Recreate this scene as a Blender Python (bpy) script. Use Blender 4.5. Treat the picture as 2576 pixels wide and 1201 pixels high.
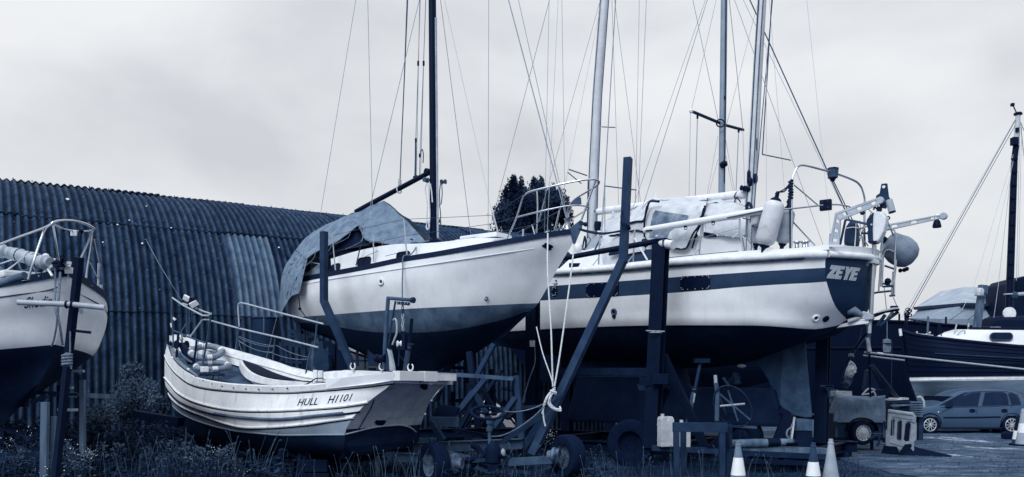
import bpy,bmesh,math,random
import numpy as np
from mathutils import Vector,Matrix,noise
from mathutils.bvhtree import BVHTree
for o in list(bpy.data.objects):
 bpy.data.objects.remove(o,do_unlink=True)
SC=bpy.context.scene
COL=SC.collection
RND=random.Random(11)
# ------------------------------------------------------------------ camera
FOC,U0,V0,EYE=2150.0,1288.0,955.0,1.7      # focal length and horizon,in units of a 2576 wide picture
cam_d=bpy.data.cameras.new('camera')
cam=bpy.data.objects.new('camera',cam_d)
COL.objects.link(cam)
cam.location=(0,0,EYE)
cam.rotation_euler=(math.radians(90),0,0)
cam_d.sensor_width=36.0
cam_d.lens=36.0*FOC/2576.0
cam_d.shift_y=(V0-600.5)/2576.0
cam_d.clip_end=3000
SC.camera=cam
# ------------------------------------------------------------------ world,sun,exposure
SUN_EL,SUN_AZ=math.radians(41),math.radians(211)    # azimuth from +Y clockwise: behind and left of the camera
world=bpy.data.worlds.new('World')
SC.world=world
world.use_nodes=True
wn,wl_=world.node_tree.nodes,world.node_tree.links
wn.clear()
def wnode(t, **kw):
 n=wn.new(t)
 for k,v in kw.items():
  setattr(n,k,v)
 return n
w_out=wnode('ShaderNodeOutputWorld')
w_bg=wnode('ShaderNodeBackground')
w_bg.inputs['Strength'].default_value=0.1
w_sky=wnode('ShaderNodeTexSky',sky_type='NISHITA')
w_sky.sun_disc=False
w_sky.sun_elevation=SUN_EL
w_sky.sun_rotation=SUN_AZ
w_tc=wnode('ShaderNodeTexCoord')
w_map=wnode('ShaderNodeMapping')
w_map.inputs['Scale'].default_value=(1.5,1.5,2.8)
w_map.inputs['Rotation'].default_value=(0.0,0.06,0.5)
w_map.inputs['Location'].default_value=(1.9,0.4,0.35)
w_n1=wnode('ShaderNodeTexNoise')
w_n1.inputs['Scale'].default_value=2.3
w_n1.inputs['Detail'].default_value=7
w_n1.inputs['Roughness'].default_value=0.48
w_n1.inputs['Distortion'].default_value=0.25
w_ramp=wnode('ShaderNodeValToRGB')
w_ramp.color_ramp.elements[0].position=0.34
w_ramp.color_ramp.elements[0].color=(0.610,0.628,0.664,1)
w_ramp.color_ramp.elements[1].position=0.63
w_ramp.color_ramp.elements[1].color=(0.812,0.826,0.848,1)
# an overcast sky is brighter overhead than near the horizon
w_sep=wnode('ShaderNodeSeparateXYZ')
w_gr=wnode('ShaderNodeMapRange')
w_gr.inputs['From Min'].default_value=0.0
w_gr.inputs['From Max'].default_value=1.0
w_gr.inputs['To Min'].default_value=9.6
w_gr.inputs['To Max'].default_value=13.5
w_mul=wnode('ShaderNodeVectorMath',operation='SCALE')
w_mix=wnode('ShaderNodeMix',data_type='RGBA')
w_mix.inputs['Factor'].default_value=0.96
wl_.new(w_tc.outputs['Generated'],w_map.inputs['Vector'])
wl_.new(w_map.outputs['Vector'],w_n1.inputs['Vector'])
wl_.new(w_n1.outputs['Fac'],w_ramp.inputs['Fac'])
wl_.new(w_tc.outputs['Generated'],w_sep.inputs['Vector'])
wl_.new(w_sep.outputs['Z'],w_gr.inputs['Value'])
wl_.new(w_ramp.outputs['Color'],w_mul.inputs[0])
wl_.new(w_gr.outputs['Result'],w_mul.inputs['Scale'])
wl_.new(w_sky.outputs['Color'],w_mix.inputs['A'])
wl_.new(w_mul.outputs['Vector'],w_mix.inputs['B'])
wl_.new(w_mix.outputs['Result'],w_bg.inputs['Color'])
wl_.new(w_bg.outputs['Background'],w_out.inputs['Surface'])
sun_d=bpy.data.lights.new('sun', 'SUN')
sun_d.energy=2.2
sun_d.angle=math.radians(34)
sun_d.color=(0.96,0.99,1.0)
sun=bpy.data.objects.new('sun',sun_d)
COL.objects.link(sun)
sun_dir=Vector((math.sin(SUN_AZ)*math.cos(SUN_EL),math.cos(SUN_AZ)*math.cos(SUN_EL),math.sin(SUN_EL)))
sun.rotation_euler=(-sun_dir).to_track_quat('-Z', 'Y').to_euler()
sun.location=(0,0,30)
SC.view_settings.view_transform = 'Standard'
SC.view_settings.look = 'None'
SC.view_settings.exposure=0.0
SC.view_settings.gamma=1.0
SC.view_settings.use_curve_mapping=False
SC.render.engine = 'CYCLES'
SC.cycles.max_bounces=6
SC.cycles.diffuse_bounces=3
SC.cycles.transparent_max_bounces=6
# ------------------------------------------------------------------ helpers
def V(*a):
 return Vector(a)
def at(u,v,d):
 """A point at distance d along the view axis,seen at (u,v)."""
 return V((u-U0)/FOC*d,d,EYE+(V0-v)/FOC*d)
def gnd(u,d,z=0.0):
 return V((u-U0)/FOC*d,d,z)
def _crop(x0,y0,s):
 return lambda x,y: (x0 + x * s,y0 + y * s)
# detail views of the survey picture -> picture units
c1=_crop(0,429.6,.3192); c2=_crop(0,793,.3396); c3=_crop(383.3,713.7,.2311); c4=_crop(383.3,925.2,.2294)
c5=_crop(766.6,713.7,.2311); c6=_crop(766.6,925.2,.2294); c7=_crop(687.3,396.5,.2752); c8=_crop(1123.4,396.5,.2752)
b1=_crop(1255.6,594.8,.2531); b2=_crop(1149.9,826.1,.3120); b3=_crop(1506.7,826.1,.3120); b4=_crop(1586,429.6,.22)
b5=_crop(1916.5,383.3,.2421); b6=_crop(1916.5,627.8,.22); b7=_crop(1863.6,826.1,.3119); b8=_crop(2154.4,674.1,.4387)
k1=_crop(793,0,.3852); k2=_crop(1321.7,0,.3852); k3=_crop(1652.1,0,.3851); k4=_crop(2114.7,231.3,.4678)
a1=_crop(0,541.9,.33); a2=_crop(1387.8,449.4,.20907); a3=_crop(1929.7,793,.28609); a4=_crop(2048.6,422.9,.33012)
class Frame:
 """A boat's own axes: origin on its centreline,a towards the bow,n towards the near side."""
 def __init__(s,ox,oy,ax,ay,nx=None,ny=None):
  l=math.hypot(ax,ay)
  s.o=V(ox,oy,0)
  s.a=V(ax/l,ay/l,0)
  n=V(s.a.y,-s.a.x,0)
  if n.y > 0:
   n=-n
  s.n=n
 def P(s,u,v,b=0.0):
  """The point seen at (u,v) on the vertical plane b metres to the near side of the centreline."""
  k=(u-U0)/FOC
  t=(s.o.dot(s.n)+b)/(k*s.n.x+s.n.y)
  return at(u,v,t)
 def loc(s,x,b,z):
  return s.o+s.a*x+s.n*b+V(0,0,z)
 def inv(s,p):
  d=p-s.o
  return V(d.dot(s.a),d.dot(s.n),p.z)
def srgb2lin(c):
 c=c/255.0
 return c/12.92 if c <= 0.04045 else ((c+0.055)/1.055) ** 2.4
DUO=[(0.0,(3,12,35)),(.165,(24,43,71)),(.43,(88,111,137)),(.80,(198,204,214)),(.97,(235,241,249)),(1.0,(244,248,252))]
def duo(g):
 g=max(0.0,min(1.0,g))
 g=g*(.46+1.08*g) if g < .5 else g
 for (g0,a),(g1,b) in zip(DUO,DUO[1:]):
  if g <= g1:
   t=(g-g0)/(g1-g0)
   return tuple(srgb2lin(x+(y-x)*t) for x,y in zip(a,b))+(1.0,)
 return (1,1,1,1)
def mat(name,g,var=.12,scale=4.0,rough=.7,metal=0.0,bump=0.0,bscale=40.0,streak=0.0,spots=0.0,spot_g=.1,sscale=9.0,spec=.4,stretch=(1,1,1),detail=6,thresh=.60):
 """Blue-black toned paint: base tone g,cloudy variation,optional vertical run-down streaks,stains and fine relief."""
 m=bpy.data.materials.new(name)
 m.use_nodes=True
 nt=m.node_tree
 N,L=nt.nodes,nt.links
 p=N['Principled BSDF']
 p.inputs['Roughness'].default_value=rough
 p.inputs['Metallic'].default_value=metal
 p.inputs['Specular IOR Level'].default_value=spec if g > .5 else spec*.35
 if g < .5 and metal < .5:
  p.inputs['Specular Tint'].default_value=(.35,.52,.92,1)
 tc=N.new('ShaderNodeTexCoord')
 mp=N.new('ShaderNodeMapping')
 mp.inputs['Scale'].default_value=stretch
 L.new(tc.outputs['Object'],mp.inputs['Vector'])
 n1=N.new('ShaderNodeTexNoise')
 n1.inputs['Scale'].default_value=scale
 n1.inputs['Detail'].default_value=detail
 n1.inputs['Roughness'].default_value=.6
 L.new(mp.outputs['Vector'],n1.inputs['Vector'])
 r=N.new('ShaderNodeValToRGB')
 r.color_ramp.elements[0].position=.3
 r.color_ramp.elements[1].position=.7
 r.color_ramp.elements[0].color=duo(g*(1-var))
 r.color_ramp.elements[1].color=duo(min(1,g*(1+var)))
 L.new(n1.outputs['Fac'],r.inputs['Fac'])
 col=r.outputs['Color']
 if streak:
  m2=N.new('ShaderNodeMapping')
  m2.inputs['Scale'].default_value=(7,7,.35)
  L.new(tc.outputs['Object'],m2.inputs['Vector'])
  n2=N.new('ShaderNodeTexNoise')
  n2.inputs['Scale'].default_value=1.6
  n2.inputs['Detail'].default_value=4
  L.new(m2.outputs['Vector'],n2.inputs['Vector'])
  r2=N.new('ShaderNodeValToRGB')
  r2.color_ramp.elements[0].position=.55
  r2.color_ramp.elements[0].color=(0,0,0,1)
  r2.color_ramp.elements[1].position=.78
  r2.color_ramp.elements[1].color=(streak,)*3+(1,)
  L.new(n2.outputs['Fac'],r2.inputs['Fac'])
  mx=N.new('ShaderNodeMix')
  mx.data_type = 'RGBA'
  L.new(r2.outputs['Color'],mx.inputs['Factor'])
  L.new(col,mx.inputs['A'])
  mx.inputs['B'].default_value=duo(spot_g)
  col=mx.outputs['Result']
 if spots:
  n3=N.new('ShaderNodeTexNoise')
  n3.inputs['Scale'].default_value=sscale
  n3.inputs['Detail'].default_value=8
  n3.inputs['Roughness'].default_value=.7
  L.new(mp.outputs['Vector'],n3.inputs['Vector'])
  r3=N.new('ShaderNodeValToRGB')
  r3.color_ramp.elements[0].position=thresh
  r3.color_ramp.elements[0].color=(0,0,0,1)
  r3.color_ramp.elements[1].position=thresh+.12
  r3.color_ramp.elements[1].color=(spots,)*3+(1,)
  L.new(n3.outputs['Fac'],r3.inputs['Fac'])
  mx=N.new('ShaderNodeMix')
  mx.data_type = 'RGBA'
  L.new(r3.outputs['Color'],mx.inputs['Factor'])
  L.new(col,mx.inputs['A'])
  mx.inputs['B'].default_value=duo(spot_g)
  col=mx.outputs['Result']
 L.new(col,p.inputs['Base Color'])
 if bump:
  nb=N.new('ShaderNodeTexNoise')
  nb.inputs['Scale'].default_value=bscale
  nb.inputs['Detail'].default_value=5
  L.new(mp.outputs['Vector'],nb.inputs['Vector'])
  bp=N.new('ShaderNodeBump')
  bp.inputs['Strength'].default_value=bump
  bp.inputs['Distance'].default_value=.02
  L.new(nb.outputs['Fac'],bp.inputs['Height'])
  L.new(bp.outputs['Normal'],p.inputs['Normal'])
 return m
def world_loc(o):
 p=Vector((0,0,0))
 while o is not None:
  p=p+o.location
  o=o.parent
 return p
def tag(o,label=None,cat=None,group=None,kind=None):
 if label: o['label']=label
 if cat: o['category']=cat
 if group: o['group']=group
 if kind: o['kind']=kind
 return o
def thing(name,label,cat,loc=(0,0,0),group=None):
 o=bpy.data.objects.new(name,None)
 o.empty_display_size=.2
 COL.objects.link(o)
 o.location=loc
 return tag(o,label,cat,group)
def link_mesh(name,me,parent=None,loc=(0,0,0),rot=None):
 o=bpy.data.objects.new(name,me)
 COL.objects.link(o)
 o.parent=parent
 o.location=loc
 if rot: o.rotation_euler=rot
 return o
def copy_tree(o,parent=None):
 c=o.copy()
 COL.objects.link(c)
 c.parent=parent
 for ch in [x for x in o.children]:
  copy_tree(ch,c)
 return c
def perp(d):
 d=d.normalized()
 a=V(0,0,1) if abs(d.z) < .9 else V(1,0,0)
 x=d.cross(a).normalized()
 return x,d.cross(x).normalized()
def crom(pts,n):
 """n points along a Catmull-Rom curve through pts,even in chord length."""
 pts=[Vector(p) for p in pts]
 if len(pts) == 2:
  return [pts[0].lerp(pts[1],i/(n-1)) for i in range(n)]
 L=[0.0]
 for a,b in zip(pts,pts[1:]):
  L.append(L[-1]+max(1e-6,(b-a).length))
 out,j=[],0
 for i in range(n):
  s=L[-1]*i/(n-1)
  while j < len(pts)-2 and s > L[j+1]:
   j += 1
  t=(s-L[j])/(L[j+1]-L[j])
  p1,p2=pts[j],pts[j+1]
  d1=(L[j+1]-L[j])
  m1=(p2-pts[j-1])*(d1/(L[j+1]-L[j-1])) if j > 0 else (p2-p1)
  m2=(pts[j+2]-p1)*(d1/(L[j+2]-L[j])) if j+2 < len(pts) else (p2-p1)
  t2,t3=t*t,t*t*t
  out.append(p1*(2*t3-3*t2+1)+m1*(t3-2*t2+t)+p2*(-2*t3+3*t2)+m2*(t3-t2))
 return out
class MB:
 """Collects geometry; build() links it as ONE mesh object."""
 def __init__(s):
  s.v,s.f,s.m,s.s=[],[],[],[]
 def add(s,vs,fs,m=0,smooth=False):
  k=len(s.v)
  s.v.extend(Vector(p) for p in vs)
  for f in fs:
   s.f.append(tuple(i+k for i in f))
   s.m.append(m)
   s.s.append(smooth)
  return s
 def box(s,c,size,rot=None,m=0):
  c=Vector(c)
  hx,hy,hz=size[0]/2,size[1]/2,size[2]/2
  vs=[V(x*hx,y*hy,z*hz) for x in (-1,1) for y in (-1,1) for z in (-1,1)]
  if rot is not None:
   vs=[rot @ p for p in vs]
  vs=[p+c for p in vs]
  return s.add(vs,[(0,1,3,2),(4,6,7,5),(0,4,5,1),(2,3,7,6),(0,2,6,4),(1,5,7,3)],m)
 def bar(s,p,q,w,h,m=0,up=None,bev=0.0):
  """Rectangular bar from p to q: w sideways,h along up."""
  p,q=Vector(p),Vector(q)
  d=(q-p).normalized()
  if up is None:
   up=V(0,0,1) if abs(d.z) < .95 else V(0,-1,0)
  x=d.cross(up).normalized()
  y=x.cross(d).normalized()
  vs=[]
  for e in (p,q):
   for sx,sy in ((-1,-1),(1,-1),(1,1),(-1,1)):
    vs.append(e+x*(sx*w/2)+y*(sy*h/2))
  return s.add(vs,[(3,2,1,0),(4,5,6,7),(0,1,5,4),(1,2,6,5),(2,3,7,6),(3,0,4,7)],m)
 def tube(s,pts,r,seg=8,m=0,closed=False,cap=True):
  pts=[Vector(p) for p in pts]
  n=len(pts)
  rr=r if isinstance(r,(list,tuple)) else [r]*n
  vs,fs=[],[]
  prev=None
  for i,p in enumerate(pts):
   if closed:
    d=pts[(i+1) % n]-pts[i-1]
   else:
    d=pts[min(i+1,n-1)]-pts[max(i-1,0)]
   if d.length < 1e-9:
    d=V(0,0,1)
   d.normalize()
   if prev is None:
    x,y=perp(d)
   else:
    x=prev-d*prev.dot(d)
    x=x.normalized() if x.length > 1e-6 else perp(d)[0]
    y=d.cross(x)
   prev=x
   for k in range(seg):
    a=2*math.pi*k/seg
    vs.append(p+(x*math.cos(a)+y*math.sin(a))*rr[i])
  for i in range(n if closed else n-1):
   j=(i+1) % n
   for k in range(seg):
    l=(k+1) % seg
    fs.append((i*seg+k,i*seg+l,j*seg+l,j*seg+k))
  s.add(vs,fs,m,True)
  if cap and not closed:
   s.add(vs[:seg],[tuple(range(seg-1,-1,-1))],m)
   s.add(vs[-seg:],[tuple(range(seg))],m)
  return s
 def lathe(s,prof,base=(0,0,0),axis=(0,0,1),seg=16,m=0,smooth=True,cap=True):
  """prof: (radius,height) pairs round the axis from base."""
  base,ax=Vector(base),Vector(axis).normalized()
  x,y=perp(ax)
  vs,fs=[],[]
  for r,h in prof:
   for k in range(seg):
    a=2*math.pi*k/seg
    vs.append(base+ax*h+(x*math.cos(a)+y*math.sin(a))*r)
  for i in range(len(prof)-1):
   for k in range(seg):
    l=(k+1) % seg
    fs.append((i*seg+k,i*seg+l,(i+1)*seg+l,(i+1)*seg+k))
  s.add(vs,fs,m,smooth)
  if cap and prof[0][0] > 1e-4:
   s.add(vs[:seg],[tuple(range(seg-1,-1,-1))],m)
  if cap and prof[-1][0] > 1e-4:
   s.add(vs[-seg:],[tuple(range(seg))],m)
  return s
 def torus(s,c,R,r,axis=(0,0,1),seg=24,sub=8,m=0,ry=1.0,a0=0.0,a1=2*math.pi):
  x,y=perp(Vector(axis))
  full=abs(a1-a0) > 6.28
  n=seg if full else seg+1
  pts=[Vector(c)+x*R*math.cos(a0+(a1-a0)*k/seg)+y*R*ry*math.sin(a0+(a1-a0)*k/seg) for k in range(n)]
  return s.tube(pts,r,sub,m,closed=full)
 def grid(s,rows,m=0,smooth=True,flip=False):
  """rows: equal length lists of points."""
  vs=[p for r in rows for p in r]
  w=len(rows[0])
  fs=[]
  for i in range(len(rows)-1):
   for j in range(w-1):
    q=(i*w+j,i*w+j+1,(i+1)*w+j+1,(i+1)*w+j)
    fs.append(q[::-1] if flip else q)
  return s.add(vs,fs,m,smooth)
 def prism(s,poly,off,m=0):
  """Flat polygon with thickness: poly moved by -off/2 .. +off/2."""
  off=Vector(off)
  n=len(poly)
  vs=[Vector(p)-off/2 for p in poly] + [Vector(p)+off/2 for p in poly]
  fs=[tuple(range(n-1,-1,-1)),tuple(range(n,2*n))]
  for i in range(n):
   j=(i+1) % n
   fs.append((i,j,n+j,n+i))
  return s.add(vs,fs,m)
 def ball(s,c,r,seg=10,m=0,sq=(1,1,1)):
  c=Vector(c)
  rows=[]
  for i in range(seg // 2+1):
   th=math.pi*i/(seg // 2)
   rows.append([c+V(math.sin(th)*math.cos(2*math.pi*k/seg)*r*sq[0],math.sin(th)*math.sin(2*math.pi*k/seg)*r*sq[1],math.cos(th)*r*sq[2]) for k in range(seg+1)])
  return s.grid(rows,m)
 def build(s,name,mats,parent=None,origin=None,sharp=40,weld=False,bevel=0.0):
  if not isinstance(mats,(list,tuple)):
   mats=[mats]
  if parent is not None:
   org=world_loc(parent)
  elif origin is not None:
   org=Vector(origin)
  else:
   xs=[p.x for p in s.v]; ys=[p.y for p in s.v]; zs=[p.z for p in s.v]
   org=V((min(xs)+max(xs))/2,(min(ys)+max(ys))/2,min(zs))
  me=bpy.data.meshes.new(name)
  me.from_pydata([tuple(p-org) for p in s.v],[],s.f)
  me.polygons.foreach_set('material_index',s.m)
  me.polygons.foreach_set('use_smooth',s.s)
  for m in mats:
   me.materials.append(m)
  if weld or bevel:
   bm=bmesh.new()
   bm.from_mesh(me)
   if weld:
    bmesh.ops.remove_doubles(bm,verts=bm.verts,dist=1e-4)
   bmesh.ops.recalc_face_normals(bm,faces=bm.faces)
   if bevel:
    bmesh.ops.bevel(bm,geom=[e for e in bm.edges if len(e.link_faces) == 2 and e.calc_face_angle(0) > .6],offset=bevel,segments=2,affect='EDGES',profile=.6)
   bm.to_mesh(me)
   bm.free()
  me.update()
  if any(s.s):
   me.set_sharp_from_angle(angle=math.radians(sharp))
  return link_mesh(name,me,parent,(0,0,0) if parent is not None else org)
def wire(name,m,parent,p,q,r=.005,sag=0.0,seg=4,n=None):
 p,q=Vector(p),Vector(q)
 n=n or (9 if sag else 2)
 pts=[p.lerp(q,i/(n-1))-V(0,0,sag*4*(i/(n-1))*(1-i/(n-1))) for i in range(n)]
 return MB().tube(pts,r,seg).build(name,m,parent)
def cloth(rows,nu,nv,amp=.02,freq=3.0,sag=0.0,seed=0.0):
 """A wrinkled sheet lofted through guide rows (lists of points)."""
 rr=[crom(r,nu) for r in rows]
 cols=[crom([r[i] for r in rr],nv) if len(rr) > 2 else [rr[0][i].lerp(rr[1][i],k/(nv-1)) for k in range(nv)] for i in range(nu)]
 out=[]
 for k in range(nv):
  row=[]
  for i in range(nu):
   p=cols[i][k].copy()
   t=k/(nv-1)
   w=noise.noise(p*freq+V(seed,0,0))+.5*noise.noise(V(p.x*freq*3,p.y*freq*3,p.z*freq*.8)+V(0,seed,0))
   w += .9*max(0.0,1-3.2*abs(noise.noise(V(p.x*freq*.9+seed,p.y*freq*.9,p.z*freq*.55)))) ** 2
   p += V(.3,-1,.25)*(amp*w)
   p.z -= sag*4*t*(1-t)
   row.append(p)
  out.append(row)
 return out
def text_on(txt,corners,surf,nrm,m,parent,name,shear=0.0,off=.006,bold=0.0,space=1.0):
 """Lettering mapped into a quad (tl,tr,bl,br) and pressed on a surface along nrm."""
 cu=bpy.data.curves.new('lettering', 'FONT')
 cu.body=txt
 cu.shear=shear
 cu.offset=bold
 cu.space_character=space
 cu.resolution_u=3
 ob=bpy.data.objects.new('lettering',cu)
 COL.objects.link(ob)
 dg=bpy.context.evaluated_depsgraph_get()
 me0=ob.evaluated_get(dg).to_mesh()
 pts=[v.co.copy() for v in me0.vertices]
 fcs=[tuple(p.vertices) for p in me0.polygons]
 ob.to_mesh_clear()
 bpy.data.objects.remove(ob,do_unlink=True)
 x0,x1=min(p.x for p in pts),max(p.x for p in pts)
 y0,y1=min(p.y for p in pts),max(p.y for p in pts)
 tl,tr,bl,br=[Vector(c) for c in corners]
 out=[]
 for p in pts:
  s,t=(p.x-x0)/(x1-x0),(p.y-y0)/(y1-y0)
  q=bl.lerp(br,s).lerp(tl.lerp(tr,s),t)
  if surf is not None:
   h=surf.ray_cast(q+nrm*.8,-nrm,2.0)
   if h[0] is not None:
    q=h[0]
  out.append(q+nrm*off)
 mb=MB()
 mb.add(out,fcs)
 return mb.build(name,m,parent)
def bvh_of(o):
 off=world_loc(o)
 return BVHTree.FromPolygons([v.co+off for v in o.data.vertices],[tuple(p.vertices) for p in o.data.polygons])
def press(mb,poly,surf,nrm,th=.02,m=0):
 """A plate with the outline poly pressed on a surface along nrm."""
 out=[]
 for q in poly:
  h=surf.ray_cast(Vector(q)+nrm*1.2,-nrm,3.0)
  out.append(h[0] if h[0] is not None else Vector(q))
 n=len(out)
 c=sum(out,Vector())/n
 h=surf.ray_cast(c+nrm*1.2,-nrm,3.0)
 if h[0] is not None:
  c=h[0]
 vs=[p-nrm*.02 for p in out] + [p+nrm*th for p in out] + [c+nrm*th]
 fs=[]
 for i in range(n):
  j=(i+1) % n
  fs.append((i,j,n+j,n+i))
  fs.append((n+i,n+j,2*n))
 mb.add(vs,fs,m)
 return mb
def rrect(u0,v0,u1,v1,r,skew=0.0,n=4):
 """Rounded rectangle outline in picture units; skew tilts the right end."""
 out=[]
 for cx,cy,a0 in ((u1-r,v0+r,-90),(u1-r,v1-r,0),(u0+r,v1-r,90),(u0+r,v0+r,180)):
  for k in range(n+1):
   a=math.radians(a0+90*k/n)
   x,y=cx+r*math.cos(a),cy+r*math.sin(a)
   out.append((x,y+skew*(x-u0)/(u1-u0)))
 return out
def hull_rows(fr,lines,N,M,px=True,heel=0.0):
 """lines from sheer to keel,each [(u,v,b) ...] (px) or [(x,b,z) ...] local; returns rows of local points."""
 loc=[]
 for ln in lines:
  pts=[fr.inv(fr.P(*p)) for p in ln] if px else [V(*p) for p in ln]
  loc.append(crom(pts,N))
 rows=[[None]*N for _ in range((len(lines)-1)*M+1)]
 for j in range(N):
  col=[l[j] for l in loc]
  for i in range(len(col)-1):
   p1,p2=col[i],col[i+1]
   m1=(p2-col[i-1])/2 if i > 0 else (p2-p1)
   m2=(col[i+2]-p1)/2 if i+2 < len(col) else (p2-p1)
   for k in range(M+(1 if i == len(col)-2 else 0)):
    t=k/M
    t2,t3=t*t,t*t*t
    q=p1*(2*t3-3*t2+1)+m1*(t3-2*t2+t)+p2*(-2*t3+3*t2)+m2*(t3-t2)
    q.y=max(q.y,0.0)
    rows[i*M+k][j]=q
 near=[[fr.loc(p.x,p.y,p.z) for p in r] for r in rows]
 hf=heel if callable(heel) else (lambda x: heel)
 far=[[fr.loc(p.x,-p.y,p.z+hf(p.x)*2*p.y) for p in r] for r in rows]
 return rows,near,far
def ibeam(mb,p,q,w,h,t=.02,up=None,m=0):
 p,q=Vector(p),Vector(q)
 d=(q-p).normalized()
 if up is None:
  up=V(0,0,1) if abs(d.z) < .9 else V(0,-1,0)
 x=d.cross(up).normalized()
 y=x.cross(d).normalized()
 for sy in (-1,1):
  o=y*(sy*(h/2-t/2))
  mb.bar(p+o,q+o,w,t,m,up=y)
 mb.bar(p,q,t,h-2*t-.002,m,up=y)
 return mb
def wheel(parent,c,axis,R,w,mt,mr,hub=True,rim=.55,name='wheel',tread=0):
 """Tyre with a rim and hub: a wheel part with sub-parts."""
 c,ax=Vector(c),Vector(axis).normalized()
 t=MB()
 t.lathe([(R*rim,-w*.42),(R*.80,-w*.5),(R*.93,-w*.46),(R*.99,-w*.3),(R,-w*.12),(R*.985,-w*.1),(R*.985,-w*.06),(R,-w*.04),(R,w*.04),(R*.985,w*.06),(R*.985,w*.1),(R,w*.12),(R*.99,w*.3),(R*.93,w*.46),(R*.80,w*.5),(R*rim,w*.42),(R*rim*.98,0),(R*rim,-w*.42)],c,ax,32,cap=False)
 o=t.build(name,mt,parent)
 r=MB()
 r.lathe([(R*rim*1.02,-w*.40),(R*rim*.94,-w*.34),(R*rim*.86,-w*.1),(R*.3,w*.02),(R*.12,w*.05),(.001,w*.05)],c,ax,20,cap=False)
 r.lathe([(R*rim*1.02,w*.40),(R*rim*.94,w*.34),(R*rim*.86,w*.1),(R*.3,w*.20),(R*.14,w*.24),(R*.13,w*.38),(.001,w*.4)],c,ax,20,cap=False)
 x,y=perp(ax)
 for k in range(6):
  a=k*math.pi/3
  for sgn in (-1,1):
   r.lathe([(R*.035,0),(R*.035,R*.08),(.001,R*.09)],c+(x*math.cos(a)+y*math.sin(a))*R*.24+ax*(sgn*w*.17),ax*sgn,6)
 r.build('rim',mr,o)
 return o
# ------------------------------------------------------------------ materials
M={}
M['white']=mat('white_gelcoat',.92,var=.05,scale=2.0,rough=.35,streak=.12,spot_g=.62,spots=.12,sscale=5)
M['white_clean']=mat('white_paint',.90,var=.03,rough=.45)
M['white_dirty']=mat('white_paint_weathered',.90,var=.08,scale=7,rough=.65,spots=.55,spot_g=.42,sscale=11,thresh=.62,bump=.15)
M['coble_white']=mat('coble_white_paint',.94,var=.05,scale=3,rough=.5,streak=.5,spot_g=.48,spots=.4,sscale=6,thresh=.62)
M['coble_grey']=mat('coble_pale_grey_paint',.56,var=.06,scale=3,rough=.6,streak=.3,spot_g=.45)
M['coble_dark']=mat('coble_bottom_paint',.165,var=.25,scale=4,rough=.7,spots=.4,spot_g=.24,sscale=7)
M['coble_transom']=mat('coble_transom_paint',.66,var=.10,scale=5,rough=.6,spots=.35,spot_g=.26,sscale=14,thresh=.56,bump=.1)
M['stripe']=mat('dark_stripe_paint',.30,var=.08,scale=3,rough=.4,spots=.2,spot_g=.3)
M['transom_blue']=mat('dark_transom_paint',.25,var=.06,scale=3,rough=.3)
M['antifoul']=mat('dark_antifouling',.17,var=.25,scale=2.5,rough=.85,spots=.5,spot_g=.24,sscale=5,streak=.3,bump=.1)
M['antifoul_mid']=mat('mid_antifouling',.40,var=.16,scale=3,rough=.85,spots=.4,spot_g=.2,sscale=6,streak=.3,bump=.1)
M['rudder']=mat('rudder_paint',.32,var=.14,scale=4,rough=.8,spots=.18,spot_g=.24,sscale=6,bump=.1)
M['keel']=mat('keel_paint',.15,var=.25,scale=3,rough=.9,spots=.4,spot_g=.16,sscale=6,bump=.15)
M['toerail']=mat('dark_toerail_wood',.15,var=.2,scale=8,rough=.55,stretch=(1,1,6))
M['black']=mat('black_paint',.07,var=.3,scale=4,rough=.45)
M['black_matt']=mat('black_rubber',.09,var=.3,scale=6,rough=.85,spots=.3,spot_g=.2,bump=.1)
M['blackhull']=mat('black_hull_paint',.04,var=.5,scale=3,rough=.6,spots=.3,spot_g=.14,sscale=4,streak=.3)
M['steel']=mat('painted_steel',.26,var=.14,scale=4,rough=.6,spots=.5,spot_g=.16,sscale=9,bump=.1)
M['steel_grey']=mat('grey_steel',.36,var=.14,scale=5,rough=.6,spots=.5,spot_g=.2,sscale=9,bump=.1)  # paler grey steel tone
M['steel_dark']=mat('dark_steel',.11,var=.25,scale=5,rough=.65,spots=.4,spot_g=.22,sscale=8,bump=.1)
M['stainless']=mat('stainless_tube',.72,var=.06,rough=.25,metal=.85)
M['alloy']=mat('weathered_alloy',.66,var=.08,scale=6,rough=.5,spots=.3,spot_g=.4,sscale=12)
M['mast_white']=mat('pale_mast_paint',.78,var=.06,scale=3,rough=.45,streak=.5,spot_g=.45)
M['mast_grey']=mat('grey_alloy_mast',.55,var=.06,scale=3,rough=.45,streak=.4,spot_g=.4)
M['wire']=mat('rigging_wire',.60,var=.1,rough=.4,metal=.3)
M['wire_dark']=mat('dark_rigging',.34,var=.1,rough=.5)
M['wire_pale']=mat('pale_thin_rigging',.74,var=.05,rough=.5)
M['rope']=mat('pale_rope',.78,var=.22,scale=60,rough=.9,bump=.4,bscale=120)
M['rope_dark']=mat('dark_rope',.22,var=.3,scale=60,rough=.9,bump=.3,bscale=120)
M['rope_mid']=mat('grey_rope',.45,var=.3,scale=60,rough=.9,bump=.3,bscale=120)
M['tarp']=mat('grey_blue_tarpaulin',.49,var=.12,scale=5,rough=.8,spots=.3,spot_g=.62,sscale=7,bump=.8,bscale=9)
M['canvas']=mat('white_canvas',.78,var=.06,scale=4,rough=.85,spots=.5,spot_g=.6,sscale=4.5,thresh=.55,bump=.7,bscale=12)
M['canvas_edge']=mat('dark_canvas_edging',.16,var=.2,rough=.8)
M['clear']=mat('cloudy_clear_vinyl',.48,var=.22,scale=6,rough=.25,spots=.5,spot_g=.66,sscale=3.5,thresh=.5)
M['glass']=mat('dark_window',.08,var=.2,rough=.22,spec=.35)
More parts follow.
